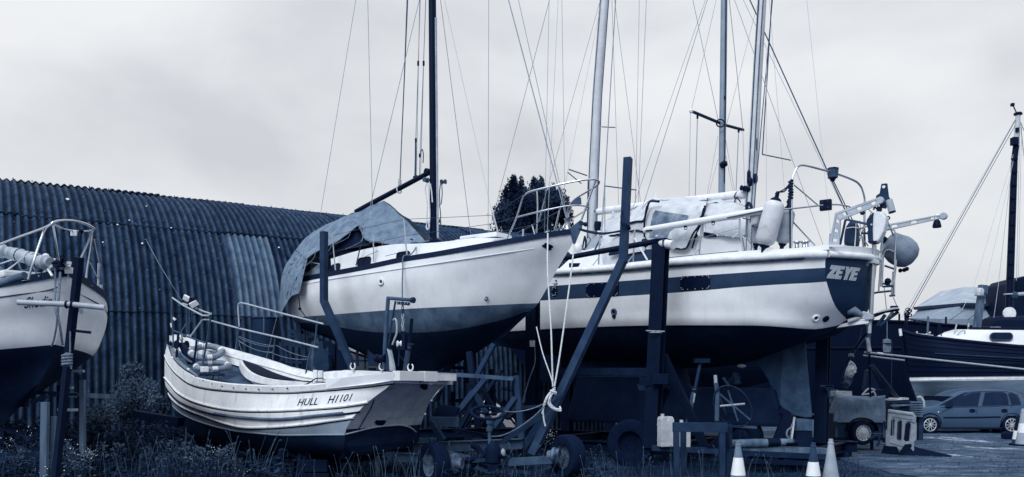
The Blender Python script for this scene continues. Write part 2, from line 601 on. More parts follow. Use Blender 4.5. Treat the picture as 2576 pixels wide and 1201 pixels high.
M['fender']=mat('white_fender_vinyl',.83,var=.07,scale=4,rough=.5,spots=.45,spot_g=.55,sscale=6,thresh=.55)
M['fender_grey']=mat('grey_fender_vinyl',.66,var=.12,scale=4,rough=.5,spots=.4,spot_g=.45,sscale=6)
M['buoy']=mat('grey_buoy_vinyl',.53,var=.16,scale=4,rough=.5,spots=.45,spot_g=.3,sscale=4,thresh=.52)
M['sheet']=mat('asbestos_sheet',.27,var=.26,scale=3.2,rough=.95,spots=.6,spot_g=.46,sscale=13,thresh=.58,bump=.5,bscale=22,streak=.3)
M['sheet_light']=mat('newer_asbestos_sheet',.41,var=.14,scale=3,rough=.95,spots=.4,spot_g=.3,sscale=7,bump=.4,bscale=22,streak=.45)
M['sheet_dark']=mat('older_asbestos_sheet',.25,var=.28,scale=3.6,rough=.95,spots=.6,spot_g=.43,sscale=15,thresh=.57,bump=.5,bscale=22,streak=.3)
M['flake']=mat('pale_flake',.85,var=.1,rough=.9)
M['grass']=mat('grass_blade',.21,var=.35,scale=1.2,rough=.8)
M['grass_dry']=mat('dry_seed_head',.38,var=.2,scale=3,rough=.9)
M['leaf']=mat('weed_leaf',.22,var=.35,scale=2.0,rough=.8)
M['leaf_dark']=mat('dark_tree_leaf',.125,var=.45,scale=1.5,rough=.8)
M['flower']=mat('white_petal',.9,var=.05,rough=.8)
M['bark']=mat('bark',.2,var=.3,scale=8,rough=.95,bump=.4)
M['wood']=mat('weathered_timber',.40,var=.22,scale=5,rough=.9,stretch=(1,1,.15),spots=.4,spot_g=.18,sscale=10,bump=.3)
M['wood_dark']=mat('dark_timber',.19,var=.25,scale=5,rough=.9,spots=.4,spot_g=.12,sscale=10,bump=.3)
M['plastic_white']=mat('translucent_jerry_can',.74,var=.10,scale=5,rough=.5,spots=.4,spot_g=.56,sscale=6)
M['barrier']=mat('barrier_plastic',.62,var=.12,scale=6,rough=.6,spots=.4,spot_g=.3,sscale=8)
M['cone_sleeve']=mat('reflective_sleeve',.93,var=.04,scale=8,rough=.35,spots=.4,spot_g=.55,sscale=8,thresh=.66)
M['cone_body']=mat('cone_plastic',.48,var=.08,scale=6,rough=.6,spots=.3,spot_g=.35,sscale=9)
M['cone_dark']=mat('cone_plastic_dark',.30,var=.1,scale=6,rough=.6)
M['cone_pale']=mat('cone_plastic_faded',.62,var=.08,scale=6,rough=.6,spots=.3,spot_g=.5,sscale=9)
M['car']=mat('car_paint',.37,var=.04,scale=1,rough=.28,spec=.6)
M['car_glass']=mat('car_glass',.15,var=.2,rough=.06,spec=.8)
M['car_trim']=mat('car_trim',.1,var=.1,rough=.6)
M['chrome']=mat('wheel_alloy',.74,var=.08,rough=.4,metal=.3)
M['lamp']=mat('lamp_lens',.88,var=.04,rough=.15)
M['roofgrey']=mat('grey_roof_felt',.64,var=.10,scale=1.2,rough=.8,spots=.35,spot_g=.38,sscale=2.5,streak=.3)
M['wallgrey']=mat('grey_wall_sheet',.55,var=.10,scale=1.0,rough=.8,spots=.35,spot_g=.35,sscale=2.5,streak=.4)
M['hull_mid']=mat('mid_blue_bottom_paint',.46,var=.12,scale=1.5,rough=.8,spots=.35,spot_g=.28,sscale=3,stretch=(.4,.4,2))
M['tarp_trailer']=mat('trailer_tarpaulin',.46,var=.12,scale=4,rough=.75,bump=.3,bscale=10,spots=.3,spot_g=.35)
M['tyre']=mat('tyre_rubber',.11,var=.25,scale=6,rough=.9,spots=.3,spot_g=.2,sscale=8)
M['rim']=mat('rusty_rim',.36,var=.35,scale=7,rough=.8,spots=.5,spot_g=.6,sscale=9)
M['foil']=mat('pale_plastic_sheet',.70,var=.2,scale=6,rough=.35)
M['letter_dark']=mat('dark_lettering',.13,var=.05,rough=.6)
M['letter_grey']=mat('silver_lettering',.66,var=.05,rough=.5,spots=.3,spot_g=.56)
M['barrel']=mat('plastic_barrel',.24,var=.08,scale=3,rough=.5,spots=.25,spot_g=.3)
# lichen grows on the crests of the corrugations (0.172 m apart) while painted shade darkens the valleys to sharpen the ribs
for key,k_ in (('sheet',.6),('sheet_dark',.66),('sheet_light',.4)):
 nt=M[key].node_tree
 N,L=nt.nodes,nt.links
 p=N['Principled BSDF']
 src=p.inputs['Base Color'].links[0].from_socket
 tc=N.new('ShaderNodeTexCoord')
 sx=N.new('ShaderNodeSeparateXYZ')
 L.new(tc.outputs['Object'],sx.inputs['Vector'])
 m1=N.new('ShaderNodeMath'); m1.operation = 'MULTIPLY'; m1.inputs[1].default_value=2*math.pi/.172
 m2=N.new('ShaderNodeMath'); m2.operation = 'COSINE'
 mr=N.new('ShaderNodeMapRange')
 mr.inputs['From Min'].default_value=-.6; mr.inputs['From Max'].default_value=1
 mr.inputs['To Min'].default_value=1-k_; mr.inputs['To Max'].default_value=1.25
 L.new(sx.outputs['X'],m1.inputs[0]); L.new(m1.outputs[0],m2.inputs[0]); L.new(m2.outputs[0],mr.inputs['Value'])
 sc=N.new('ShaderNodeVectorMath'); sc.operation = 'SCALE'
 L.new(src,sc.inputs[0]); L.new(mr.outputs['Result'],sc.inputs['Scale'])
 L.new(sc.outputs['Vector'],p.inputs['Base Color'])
# ------------------------------------------------------------------ ground
GN=140
def ground_h(x,y):
 h=.05*noise.noise(V(x*.35,y*.35,3.1))+.02*noise.noise(V(x*1.7,y*1.7,1.0))
 return h if y > 12 else h-.02
mb=MB()
xs=list(np.linspace(-16,16,GN))
ys=list(np.linspace(6,44,GN))
mb.grid([[V(x,y,ground_h(x,y)) for x in xs] for y in ys],flip=False)
gm=mat('yard_ground',.26,var=.3,scale=.9,rough=.95,spots=.55,spot_g=.34,sscale=3.5,thresh=.54,bump=.6,bscale=26,detail=9)
tag(mb.build('ground',gm),kind='structure')
mb=MB()
X=900
for (x0,y0,x1,y1) in ((-X,-X,X,6),(-X,44,X,X),(-X,6,-16,44),(16,6,X,44)):
 mb.add([V(x0,y0,-.03),V(x1,y0,-.03),V(x1,y1,-.03),V(x0,y1,-.03)],[(0,1,2,3)])
tag(mb.build('terrain',gm),kind='structure')
# gravel track on the right with puddle-pale wheel lines
mb=MB()
rows=[]
for i in range(60):
 t=i/59
 y=14.0+22*t
 xl=6.1+2.2*t+.35*noise.noise(V(y*.8,0,0))+(.9*max(0,1-t*3))
 rows.append([V(xl+(26-xl)*k/40,y,ground_h(xl+(26-xl)*k/40,y)+.012) for k in range(41)])
mb.grid(rows)
gv=mat('gravel_track',.35,var=.30,scale=1.1,rough=.92,spots=.7,spot_g=.6,sscale=2.2,thresh=.54,bump=1.0,bscale=60,stretch=(.6,1.6,1),detail=10)
tag(mb.build('gravel_track',gv),kind='structure')
mb=MB()
r2=random.Random(5)
for k in range(5200):
 y=15.0+13*r2.random() ** 1.3
 x=6.6+r2.random()*7+(y-15)*.12
 s=r2.choice((.005,.008,.010,.016))*(1+r2.random())
 c=V(x,y,ground_h(x,y)+.014+s*.25)
 a=r2.random()*6.28
 vs=[c+V(math.cos(a+q*1.57)*s*(.7+.5*r2.random()),math.sin(a+q*1.57)*s*(.7+.5*r2.random()),-.3*s) for q in range(4)] + [c+V(0,0,s*.5)]
 mb.add(vs,[(0,1,4),(1,2,4),(2,3,4),(3,0,4)])
tag(mb.build('gravel',mat('gravel_stone',.30,var=.35,scale=3,rough=.95)),kind='stuff')
# pale ridges of dried mud along the wheel tracks
mb=MB()
for (u0,v0,u1,v1,w,sd) in ((2290,1098,2385,1106,.30,1),(2310,1104,2510,1112,.20,2),(2360,1101,2440,1106,.22,3),(2420,1128,2560,1134,.25,4),(2330,1140,2450,1152,.18,5)):
 pa,pb=gnd(u0,EYE*FOC/(v0-V0)),gnd(u1,EYE*FOC/(v1-V0))
 rows=[[],[],[]]
 for k in range(41):
  p=pa.lerp(pb,k/40)
  p.z=ground_h(p.x,p.y)+.016
  n_=noise.noise(V(p.x*2.3,p.y*2.3,sd))+.5*noise.noise(V(p.x*9,p.y*9,sd))
  ww=max(.01,w*(.55+.9*n_))*math.sin(math.pi*k/40) ** .5
  off=V(0,.25*noise.noise(V(p.x*.9,sd,0)),0)
  for r_,s_,h_ in ((0,-1,0),(1,0,.03),(2,1,0)):
   rows[r_].append(p+off+V(0,ww*s_,h_*min(1,ww*6)))
 mb.grid(rows)
tag(mb.build('mud_ridges',mat('dried_mud',.56,var=.25,scale=5,rough=.95,spots=.5,spot_g=.36,sscale=9,bump=.8)),kind='stuff')
# ------------------------------------------------------------------ curved corrugated shed
E=V(.846,.533,0).normalized()
NM=V(.533,-.846,0).normalized()
W0=gnd(100,19.5)
SR,SZ=5.33,1.8
shed=thing('corrugated_shed', 'long arched shed of dark mossy corrugated sheets along the left behind the boats', 'shed',W0+E*2-NM*SR)
def shed_pt(phi,off=0.0):
 return V(0,-SR+(SR+off)*math.cos(phi),SZ+(SR+off)*math.sin(phi))   # (along,towards viewer,up)
def shed_world(s,q):
 return W0+E*(s+q.x)+NM*q.y+V(0,0,q.z)
RIBS,PITCH,AMP=7,.172,.033
SW=RIBS*PITCH
rot_shed=math.atan2(E.y,E.x)
PHI=[math.radians(a) for a in (17.8,47.7,77.6,107.5,137.4,167)]
def sheet_mesh(path):
 """One corrugated sheet following a curved path [(y,z,ny,nz)]; local x along the shed,y towards the viewer."""
 mb=MB()
 n=RIBS*6
 rows=[]
 for (y,z,ny,nz,o) in path:
  row=[]
  for k in range(n+2):
   x=k*PITCH/6
   h=AMP*math.cos(x/PITCH*2*math.pi)+o
   row.append(V(x,-(y+ny*h),z+nz*h))
  rows.append(row)
 mb.grid(rows)
 # sheet edge at the lower lap
 low=rows[0]
 ny,nz=path[0][2],path[0][3]
 mb.grid([[p-V(0,-ny,nz)*.022 for p in low],low],smooth=False)
 me=bpy.data.meshes.new('corrugated_sheet')
 me.from_pydata([tuple(p) for p in mb.v],[],mb.f)
 me.polygons.foreach_set('use_smooth',mb.s)
 me.update()
 return me
paths=[[(0,z,1,0,0.0) for z in np.linspace(-.1,SZ,4)] +
   [(-SR+SR*math.cos(a),SZ+SR*math.sin(a),math.cos(a),math.sin(a),0.0) for a in np.linspace(.05,PHI[0]+.03,5)]]
for i in range(len(PHI)-1):
 aa=np.linspace(PHI[i]-.018,PHI[i+1]+.01,11)
 paths.append([(-SR+SR*math.cos(a),SZ+SR*math.sin(a),math.cos(a),math.sin(a),.034*(1-j/10)) for j,a in enumerate(aa)])
r3=random.Random(3)
s_off=-11.2
for row,path in enumerate(paths):
 meshes={}
 base=sheet_mesh(path)
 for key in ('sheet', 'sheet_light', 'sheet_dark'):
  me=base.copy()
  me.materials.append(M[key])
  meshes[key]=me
 ncol=23
 for c in range(ncol):
  s=s_off+c*SW
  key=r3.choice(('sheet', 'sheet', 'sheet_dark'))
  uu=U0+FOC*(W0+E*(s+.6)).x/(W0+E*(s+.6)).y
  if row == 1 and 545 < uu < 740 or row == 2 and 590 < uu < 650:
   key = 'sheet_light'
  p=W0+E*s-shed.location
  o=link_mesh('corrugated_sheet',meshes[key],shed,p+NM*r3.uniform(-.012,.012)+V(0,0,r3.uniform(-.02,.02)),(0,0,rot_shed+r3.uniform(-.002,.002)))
  if key == 'sheet_light':
   o['label'] = 'paler newer corrugated sheet'
# frame,gable walls and ridge bolts
mb=MB()
for s in (s_off+.05,s_off+23*SW-.05):
 poly=[shed_world(s,V(0,0,-.1))] + [shed_world(s,shed_pt(a,-.06)) for a in np.linspace(0,math.pi,22)] + [shed_world(s,V(0,-2*SR,-.1))]
 mb.prism(poly,E*.06)
mb.build('gable_wall',M['sheet_dark'],shed)
mb=MB()
for k in range(60):
 s=s_off+.2+k*SW*23/60
 p=shed_world(s,shed_pt(math.radians(79+4*math.sin(k*7.1)),.03))
 mb.lathe([(.012,0),(.012,.05),(.001,.06)],p,shed_world(s,shed_pt(1.38,1))-shed_world(s,shed_pt(1.38,0)),5)
tag(mb.build('roof_bolts',M['steel'],shed),kind='stuff')
# moss tufts on the laps,and pale flakes lying on the sheets
mb=MB()
for k in range(1500):
 row=r3.choice((0,1,1,2,2))
 a=PHI[row]+r3.gauss(0,.05) if r3.random() < .6 else r3.uniform(.4,1.5)
 s=s_off+r3.random()*SW*23
 p=shed_world(s,shed_pt(a,.02))
 nn=(shed_world(s,shed_pt(a,1))-shed_world(s,shed_pt(a,0)))
 mb.lathe([(.008+.014*r3.random(),0),(.007,.010),(.001,.014)],p,nn,5)
tag(mb.build('moss',mat('moss',.36,var=.4,scale=9,rough=1),shed),kind='stuff')
def on_shed(u,v):
 """Where the sight line through (u,v) meets the shed roof."""
 d=(at(u,v,1)-V(0,0,EYE))
 lo,hi=15.0,40.0
 t=lo
 while t < hi:
  p=V(0,0,EYE)+d*t
  q=p-W0
  y,z=-q.dot(NM),p.z
  r=math.hypot(y-SR,max(0,z-SZ)) if z > SZ else abs(y-SR)
  if r < SR+.04:
   s=q.dot(E)
   a=math.atan2(max(0,z-SZ),SR-y)
   nn=shed_world(s,shed_pt(a,1))-shed_world(s,shed_pt(a,0))
   return p,nn
  t += .02
 return at(u,v,25),V(0,-1,0)
for (u,v,r) in ((170,504,6),(325,557,2.5),(368,522,2.5),(295,568,3),(258,612,2.5),(358,615,3.5),(430,576,2.5),(438,803,3),(701,625,2.5)):
 p,nn=on_shed(u,v)
 x,y=perp(nn)
 rr=r/FOC*p.y
 poly=[p+nn*.03+(x*math.cos(k*1.26+u)+y*math.sin(k*1.26+u))*rr*r3.uniform(.6,1.1) for k in range(5)]
 mb=MB()
 mb.prism(poly,nn*.012)
 mb.build('pale_flake',M['flake'],shed)
# ------------------------------------------------------------------ poplar behind the shed
tree=thing('poplar_tree', 'dark leafy tree with ragged upright tops rising behind the shed roof', 'tree',gnd(1340,41))
def leaf_cloud(mb,lobes,count,size,rnd,up=.7,m=0):
 tot=sum(l[3]*l[4] for l in lobes)
 for l in lobes:
  cx,cy,cz,rx,rz=l
  for _ in range(int(count*l[3]*l[4]/tot)):
   th,ph=rnd.random()*6.283,math.acos(rnd.uniform(-1,1))
   q=rnd.random() ** .42
   j=1+.35*noise.noise(V(math.cos(th)*2.3+cx,math.sin(th)*2.3,ph*3+cz))
   p=V(cx+rx*q*j*math.sin(ph)*math.cos(th),cy+rx*q*j*math.sin(ph)*math.sin(th),cz+rz*q*j*math.cos(ph))
   if noise.noise(p*1.6) < -.62:
    continue
   s=size*rnd.uniform(.5,1.4)
   d=V(rnd.gauss(0,.5),rnd.gauss(0,.5),up+rnd.gauss(0,.4)).normalized()
   x,y=perp(d)
   a=rnd.random()*6.28
   w=(x*math.cos(a)+y*math.sin(a))*s*.32
   mb.add([p-d*s*.5,p+w,p+d*s*.6,p-w*.9],[(0,1,2,3)],m)
def px_lobe(u,v,d,ru,rv):
 c=at(u,v,d)
 return (c.x,c.y,c.z,ru/FOC*d,rv/FOC*d)
mb=MB()
D=41
leaf_cloud(mb,[px_lobe(1292,530,D,40,62),px_lobe(1290,480,D,20,34),px_lobe(1345,520,D,42,60),px_lobe(1352,478,D,22,28),px_lobe(1400,520,D,34,46),px_lobe(1266,545,D,26,40),px_lobe(1420,545,D,24,36),px_lobe(1330,590,D,90,60),px_lobe(1324,508,D,40,44),px_lobe(1376,525,D,44,44),px_lobe(1335,540,D,88,46),px_lobe(1315,490,D,18,26),px_lobe(1385,500,D,16,30),px_lobe(1293,460,D,9,22),px_lobe(1312,462,D,7,18),px_lobe(1344,464,D,8,20),px_lobe(1362,462,D,8,18),px_lobe(1392,478,D,8,18),px_lobe(1408,490,D,7,16),px_lobe(1272,490,D,8,18)],38000,.115,random.Random(8))
for i_ in range(len(mb.m)):
 if noise.noise(mb.v[mb.f[i_][0]]*.9) > .12:
  mb.m[i_]=1
mb.build('crown',[M['leaf_dark'],mat('tree_leaf',.24,var=.4,scale=1.5,rough=.8)],tree)
mb=MB()
b0=gnd(1340,41)
for (u,v,r) in ((1335,470,.16),(1290,480,.08),(1400,500,.08),(1262,540,.05),(1430,540,.05)):
 mid=at(1338+(u-1338)*.4,700,41)
 mb.tube(crom([b0,mid,at(u,v,41)],10),[max(.02,r*1.6*(1-i/10)) for i in range(10)],7)
mb.build('trunk',M['bark'],tree)
# ------------------------------------------------------------------ far buildings on the right
bl=thing('boat_shed', 'pale grey shed with a faceted hipped roof far behind the dark sailing boat', 'shed',at(2500,955,46)*1.0)
bl.location.z=0
e1,e2,e3=at(2301,774,47),at(2423,764,42),at(2760,772,42)
f1,f2=at(2300,780,53),at(2760,780,54)
r1_,r2_,r3_,r4_=at(2366,733,47.5),at(2425,722.5,46),at(2475,722.5,46),at(2760,733,46)
g1,g2=at(2366,737,52),at(2760,740,51)
mb=MB()
mb.add([e1,e2,r1_,r2_,r3_,e3,r4_,f1,g1,f2,g2],[(0,1,3,2),(1,4,3),(1,5,6,4),(0,2,8,7),(7,8,10,9),(2,3,4,6,10,8)])
mb.build('roof',M['roofgrey'],bl)
mb=MB()
dn=V(0,0,-.10)
for a,b in ((e1,e2),(e2,e3)):
 mb.bar(a+dn*.4,b+dn*.4,.14,.14)
mb.build('fascia',M['steel'],bl)
mb=MB()
k1_,k2_=e1+V(.25,.2,-.12),e2+V(-.05,.25,-.12)
k3_=e3+V(0,.25,-.12)
w1,w2,w3=at(2290,801,46.6),at(2369,803,41.6),at(2760,803,42.2)
z0=lambda p: V(p.x,p.y,-.1)
mb.add([k1_,k2_,k3_,w1,w2,w3,z0(w1),z0(w2),z0(w3)],[(0,3,4,1),(1,4,5,2),(3,6,7,4),(4,7,8,5)])
mb.build('wall',M['wallgrey'],bl)
mb=MB()
for k in range(9):
 t=(k+.5)/9
 mb.bar(k2_.lerp(k3_,t)+V(0,-.02,-.05),w2.lerp(w3,t)+V(0,-.02,0),.05,.03)
tag(mb.build('cladding_seam',M['wallgrey'],bl),kind='stuff')
wh=thing('wheelhouse', 'dark rounded wheelhouse rising at the right edge beyond the mast', 'wheelhouse',gnd(2620,40))
mb=MB()
p=at(2546,738,40)
for dy in (0,):
 prof=[at(2546,955,40),at(2546,735,40),at(2549,712,40),at(2562,700,40),at(2600,690,40),at(2690,688,40),at(2700,955,40)]
 prof[0].z=prof[-1].z=0
 mb.prism([q+V(0,1.2,0) for q in prof],V(0,2.2,0))
mb.build('cabin',M['steel_dark'],wh,bevel=.06)
mb=MB()
for u in (2560,2580,2605):
 mb.prism([at(u,712,40.0)+V(0,.09,0),at(u+13,711,40.0)+V(0,.09,0),at(u+13,732,40.0)+V(0,.09,0),at(u,732,40.0)+V(0,.09,0)],V(0,.03,0))
mb.build('window',M['glass'],wh)
# ------------------------------------------------------------------ black barge behind
bg=thing('barge', 'long black steel barge hull lying behind the boats on the right', 'barge',gnd(2250,36))
top=[at(1840,812,36),at(2000,808,36),at(2196,805,36),at(2270,806,36),at(2369,813,36),at(2466,820,36),at(2760,832,36)]
mb=MB()
cv=crom(top,40)
rows=[cv]
for k in range(1,7):
 t=k/6
 rows.append([V(p.x,p.y+.5*t*t,p.z*(1-t)+.25*t) for p in cv])
mb.grid(rows,flip=True)
back=[[V(q.x,q.y+5,q.z) for q in cv],cv]
mb.grid(back,smooth=False)
mb.grid([[V(q.x,41.0,q.z) for q in cv],[V(q.x,41.0,.2) for q in cv]])
for side in (0,-1):
 p=cv[side]
 mb.add([p,V(p.x,41,p.z),V(p.x,41,.25),V(p.x,p.y+.5,.25)],[(0,1,2,3)])
mb.build('hull',M['blackhull'],bg)
mb=MB().tube([p+V(0,-.03,-.06) for p in cv],.06,6)
mb.tube([V(p.x,p.y-.02+.06,p.z*.72) for p in cv],.06,6)
mb.build('rubbing_strake',M['blackhull'],bg)
mb=MB()
for k in range(3,39,5):
 p=cv[k]
 mb.bar(p+V(0,.1,0),p+V(0,.1,.28),.06,.06)
mb.build('bulwark_post',M['blackhull'],bg)
for k in (8,22):
 p=cv[k]
 MB().bar(p+V(0,-.07,-.05),V(p.x,p.y+.36,.4),.12,.06).build('hull_frame',M['steel_dark'],bg)
# ================================================================== small open coble in front
F0=Frame(-1.41,13.3,-.8,.6)
HEEL0=lambda x: min(.29,.0085 * max(x,0) ** 2)     # the bow rises and rolls a little on its chocks
coble=thing('coble', 'small white open coble with steel rails and HULL H1101 painted on its side', 'boat',gnd(750,14.6))
cl=[
 [(990,940,.64),(900,950,.80),(812,967,.93),(711,973,1.0),(640,971,1.0),(578,967,.97),(530,960,.90),(491,950,.78),(455,927,.55),(433,900,.27),(425,880,.10),(420,868,0)],
 [(990,962,.62),(900,973,.78),(812,981,.91),(711,987,.98),(562,981,.95),(487,968,.76),(447,942,.50),(425,916,.20),(418,903,.08),(415,894,0)],
 [(925,1012,.71),(870,1021,.85),(819,1026,.95),(698,1033,1.06),(583,1031,1.04),(500,1014,.85),(450,990,.52),(426,964,.16),(414,950,0)],
 [(905,1034,.75),(860,1040,.87),(819,1043,.95),(698,1054,1.06),(562,1044,1.0),(500,1030,.80),(450,1008,.47),(427,986,.14),(417,972,0)],
 [(888,1051,.80),(850,1056,.88),(819,1060,.94),(773,1067,1.0),(675,1075,1.05),(597,1073,.98),(507,1044,.72),(455,1022,.40),(431,1002,.10),(424,990,0)],
 [(867,1094,.84),(819,1094,.9),(709,1095,1.0),(659,1091,1.0),(585,1083,.88),(510,1064,.60),(462,1044,.28),(440,1028,.06),(434,1020,0)],
 [(881,1140,.70),(819,1134,.74),(727,1136,.72),(613,1124,.60),(521,1107,.38),(475,1098,.14),(459,1092,.02),(456,1088,0)],
 [(900,1150,0),(840,1165,0),(740,1172,0),(620,1160,0),(530,1135,0),(490,1118,0),(475,1108,0),(468,1101,0)],
]
N0,M0=44,3
# each plank bellies out a little between its lands: carve the lands by adding in-between rows
rows,nr,fr_=hull_rows(F0,cl,N0,M0,heel=HEEL0)
def hull_mesh(near,far,bands,M_,groove=None):
 """bands: material index per line interval."""
 mb=MB()
 for side in (near,far):
  w=len(side[0])
  vs=[p for r in side for p in r]
  k0=len(mb.v)
  mb.v.extend(vs)
  for i in range(len(side)-1):
   for j in range(w-1):
    mb.f.append((k0+i*w+j,k0+i*w+j+1,k0+(i+1)*w+j+1,k0+(i+1)*w+j))
    mb.m.append(bands[min(i // M_,len(bands)-1)])
    mb.s.append(True)
 return mb
mb=hull_mesh(nr,fr_,[0,0,0,0,1,2,2],M0)
coble_hull=mb.build('hull',[M['coble_white'],M['coble_grey'],M['coble_dark']],coble,sharp=60)
BV0=bvh_of(coble_hull)
# proud lands between the planks (each a moulding of its own)
def moulding(name,line,r,m,parent,fr,heel,both=True,off=.0,j0=0,j1=None,seg=6,raw=False):
 pts=crom([fr.P(u,v,b+off) for u,v,b in line],40)[j0:j1]
 MB().tube(pts,r,seg).build(name,m,parent)
 if both:
  q=[]
  for p in pts:
   l=fr.inv(p)
   q.append(fr.loc(l.x,-l.y,l.z+(heel(l.x) if callable(heel) else heel)*2*l.y))
  MB().tube(q,r,seg).build(name,m,parent)
for i,rr_,m_ in ((2,.022, 'coble_white'),(4,.020, 'coble_white'),(1,.018, 'coble_white')):
 moulding('plank_edge',cl[i],rr_,M[m_],coble,F0,HEEL0,off=.008)
moulding('plank_edge',cl[5],.014,M['coble_grey'],coble,F0,HEEL0,off=.004)
seam=mat('grime_shade_seam',.13,var=.4,scale=9,rough=.95)  # dark line: grime plus painted shade of the land overhang
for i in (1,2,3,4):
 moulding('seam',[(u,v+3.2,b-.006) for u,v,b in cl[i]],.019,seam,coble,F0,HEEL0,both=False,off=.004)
strip=[(862,1040,.885),(819,1044,.965),(698,1055,1.075),(600,1050,1.04),(540,1040,.95)]
moulding('rubbing_strip',strip,.026,M['wood'],coble,F0,HEEL0,off=.012)
FT=((1130,944,-.66),(1060,938,-.70),(950,935,-.76),(864,933,-.82),(774,936,-.88),(688,908,-.84),(598,882,-.62),(522,862,-.40),(470,850,-.22),(434,845,-.04))
bfar=lambda u: float(np.interp(u,[p[0] for p in FT][::-1],[-p[2] for p in FT][::-1]))
# gunwale capping in lengths with small joints
for side in (1,-1):
 topl=crom([F0.P(u,v,b+.03) for u,v,b in cl[0]],60)
 botl=crom([F0.P(u,v,b+.035) for u,v,b in cl[1]],60)
 inn=crom([F0.P(u,v-3,max(0,b-.07)) for u,v,b in cl[0]],60)
 if side < 0:
  topl=crom([F0.P(u,v,b) for u,v,b in FT],60)
  botl=[p-V(0,0,.14)-F0.n*.01 for p in topl]
  inn=[p+F0.n*.07 for p in topl]
 cuts=(0,17,31,41,59)
 for a,b in zip(cuts,cuts[1:]):
  pr=.006 if (a == 31) else 0.0
  o=F0.n*(pr*side)
  T=[p+o for p in topl[a:b+1]]
  B=[p+o for p in botl[a:b+1]]
  I=inn[a:b+1]
  mb=MB()
  mb.grid([B,T],smooth=True)
  mb.grid([T,I],smooth=True)
  mb.grid([I,[p-V(0,0,.13) for p in I]],smooth=True)
  for e in (0,-1):
   mb.add([B[e],T[e],I[e],I[e]-V(0,0,.13)],[(0,1,2,3)])
  mb.build('gunwale_plank',M['white_dirty'],coble,sharp=30)
mb=MB()
for k in range(14,56,3):
 p=topl[k]
near_bot=crom([F0.P(u,(v+cl[1][min(i,len(cl[1])-1)][1])/2+1,b+.037) for i,(u,v,b) in enumerate(cl[0][1:9])],30)
for k in range(8,30,2):
 mb.lathe([(.012,-.01),(.012,.010),(.001,.014)],near_bot[k],F0.n,6)
tag(mb.build('bolt_head',M['steel'],coble),kind='stuff')
# inner bulwark on the far side,deck,and the bent coaming round the open well
fb_t=[F0.P(u,v,b) for u,v,b in ((1060,940,-.60),(864,935,-.72),(774,938,-.80),(688,910,-.78),(598,884,-.56),(522,864,-.34),(470,852,-.17),(437,846,-.02))]
fb_b=[F0.P(u,v,b) for u,v,b in ((1060,966,-.55),(864,974,-.66),(771,964,-.72),(661,940,-.66),(598,921,-.48),(522,899,-.27),(472,887,-.12),(440,882,-.0))]
mb=MB()
T,B=crom(fb_t,30),crom(fb_b,30)
mid=[a.lerp(b,.45)+F0.n*.01 for a,b in zip(T,B)]
mb.grid([T,mid,B])
mb.grid([T,[p-F0.n*.07 for p in T]],smooth=False)
mb.build('inner_bulwark',M['white_dirty'],coble)
mb=MB().tube([a.lerp(b,.47)+F0.n*.02 for a,b in zip(T,B)],.014,5)
mb.build('stringer',M['white_dirty'],coble)
dk_n=crom([F0.P(u,v,b) for u,v,b in ((985,975,.55),(812,990,.83),(711,993,.90),(578,986,.88),(494,968,.70),(455,940,.42),(430,905,.10))],30)
mb=MB()
dr=[]
for k in range(7):
 t=k/6
 dr.append([p.lerp(q,t)-V(0,0,.03) for p,q in zip(dk_n,B)])
mb.grid(dr)
mb.build('deck',mat('coble_deck',.34,var=.25,scale=4,rough=.85,spots=.5,spot_g=.34,sscale=5,bump=.15),coble)
cb=crom([F0.P(u,v,b) for u,v,b in ((600,921,-.58),(608,940,-.25),(628,957,.10),(672,968,.34),(752,974,.52),(810,975,.55))],26)
ct=crom([F0.P(u,v,b) for u,v,b in ((601,903,-.58),(610,920,-.25),(632,939,.10),(674,953,.34),(752,961,.52),(810,964,.55))],26)
mb=MB()
mb.grid([cb,ct])
ci=[p-F0.n*.05-F0.a*.02 for p in ct]
mb.grid([ct,ci],smooth=True)
mb.grid([ci,[p-V(0,0,.2) for p in ci]])
mb.add([cb[0],ct[0],ci[0],cb[0]-F0.n*.05],[(0,1,2,3)])
mb.build('well_coaming',M['white_dirty'],coble)
mb=MB()
far_w=[q.lerp(p,.1)-V(0,0,.02) for p,q in zip(crom(dk_n[3:20],26),crom(B[2:18],26))]
well=[[p+V(0,0,.02) for p in ci],[a.lerp(b,.5)+V(0,0,.03) for a,b in zip(ci,crom(list(reversed([B[i] for i in range(4,18)])),26))],[b+V(0,0,.012) for b in crom(list(reversed([B[i] for i in range(4,18)])),26)]]
mb.grid(well)
mb.build('well_floor',M['black_matt'],coble)
# foredeck flare board inside the near bow
mb=MB()
q0=[F0.P(u,v,b) for u,v,b in ((428,868,.02),(432,893,.22),(455,920,.48),(492,945,.70),(498,950,.70))]
q1=[F0.P(u,v,b) for u,v,b in ((436,880,.0),(452,905,.12),(474,925,.35),(497,944,.58),(500,952,.62))]
mb.grid([crom(q0,14),crom(q1,14)])
mb.build('bow_lining',M['coble_grey'],coble)
# transom
tn_l=[(991,946,.64),(925,1012,.71),(888,1051,.80),(867,1094,.84),(874,1120,.78),(881,1141,.68)]
near_e=crom([F0.P(*p) for p in tn_l],12)
far_e=[]
for p in near_e:
 l=F0.inv(p)
 far_e.append(F0.loc(l.x,-l.y,l.z))
mb=MB()
rowsT=[]
for a,b in zip(near_e,far_e):
 rowsT.append([a.lerp(b,k/10)-F0.a*(.05*math.sin(math.pi*k/10)) for k in range(11)])
for i in range(11):
 k0=len(mb.v)
 mb.grid(rowsT[i:i+2],m=0 if i < 8 else 1)
transom=mb.build('transom',[M['coble_transom'],M['coble_dark']],coble)
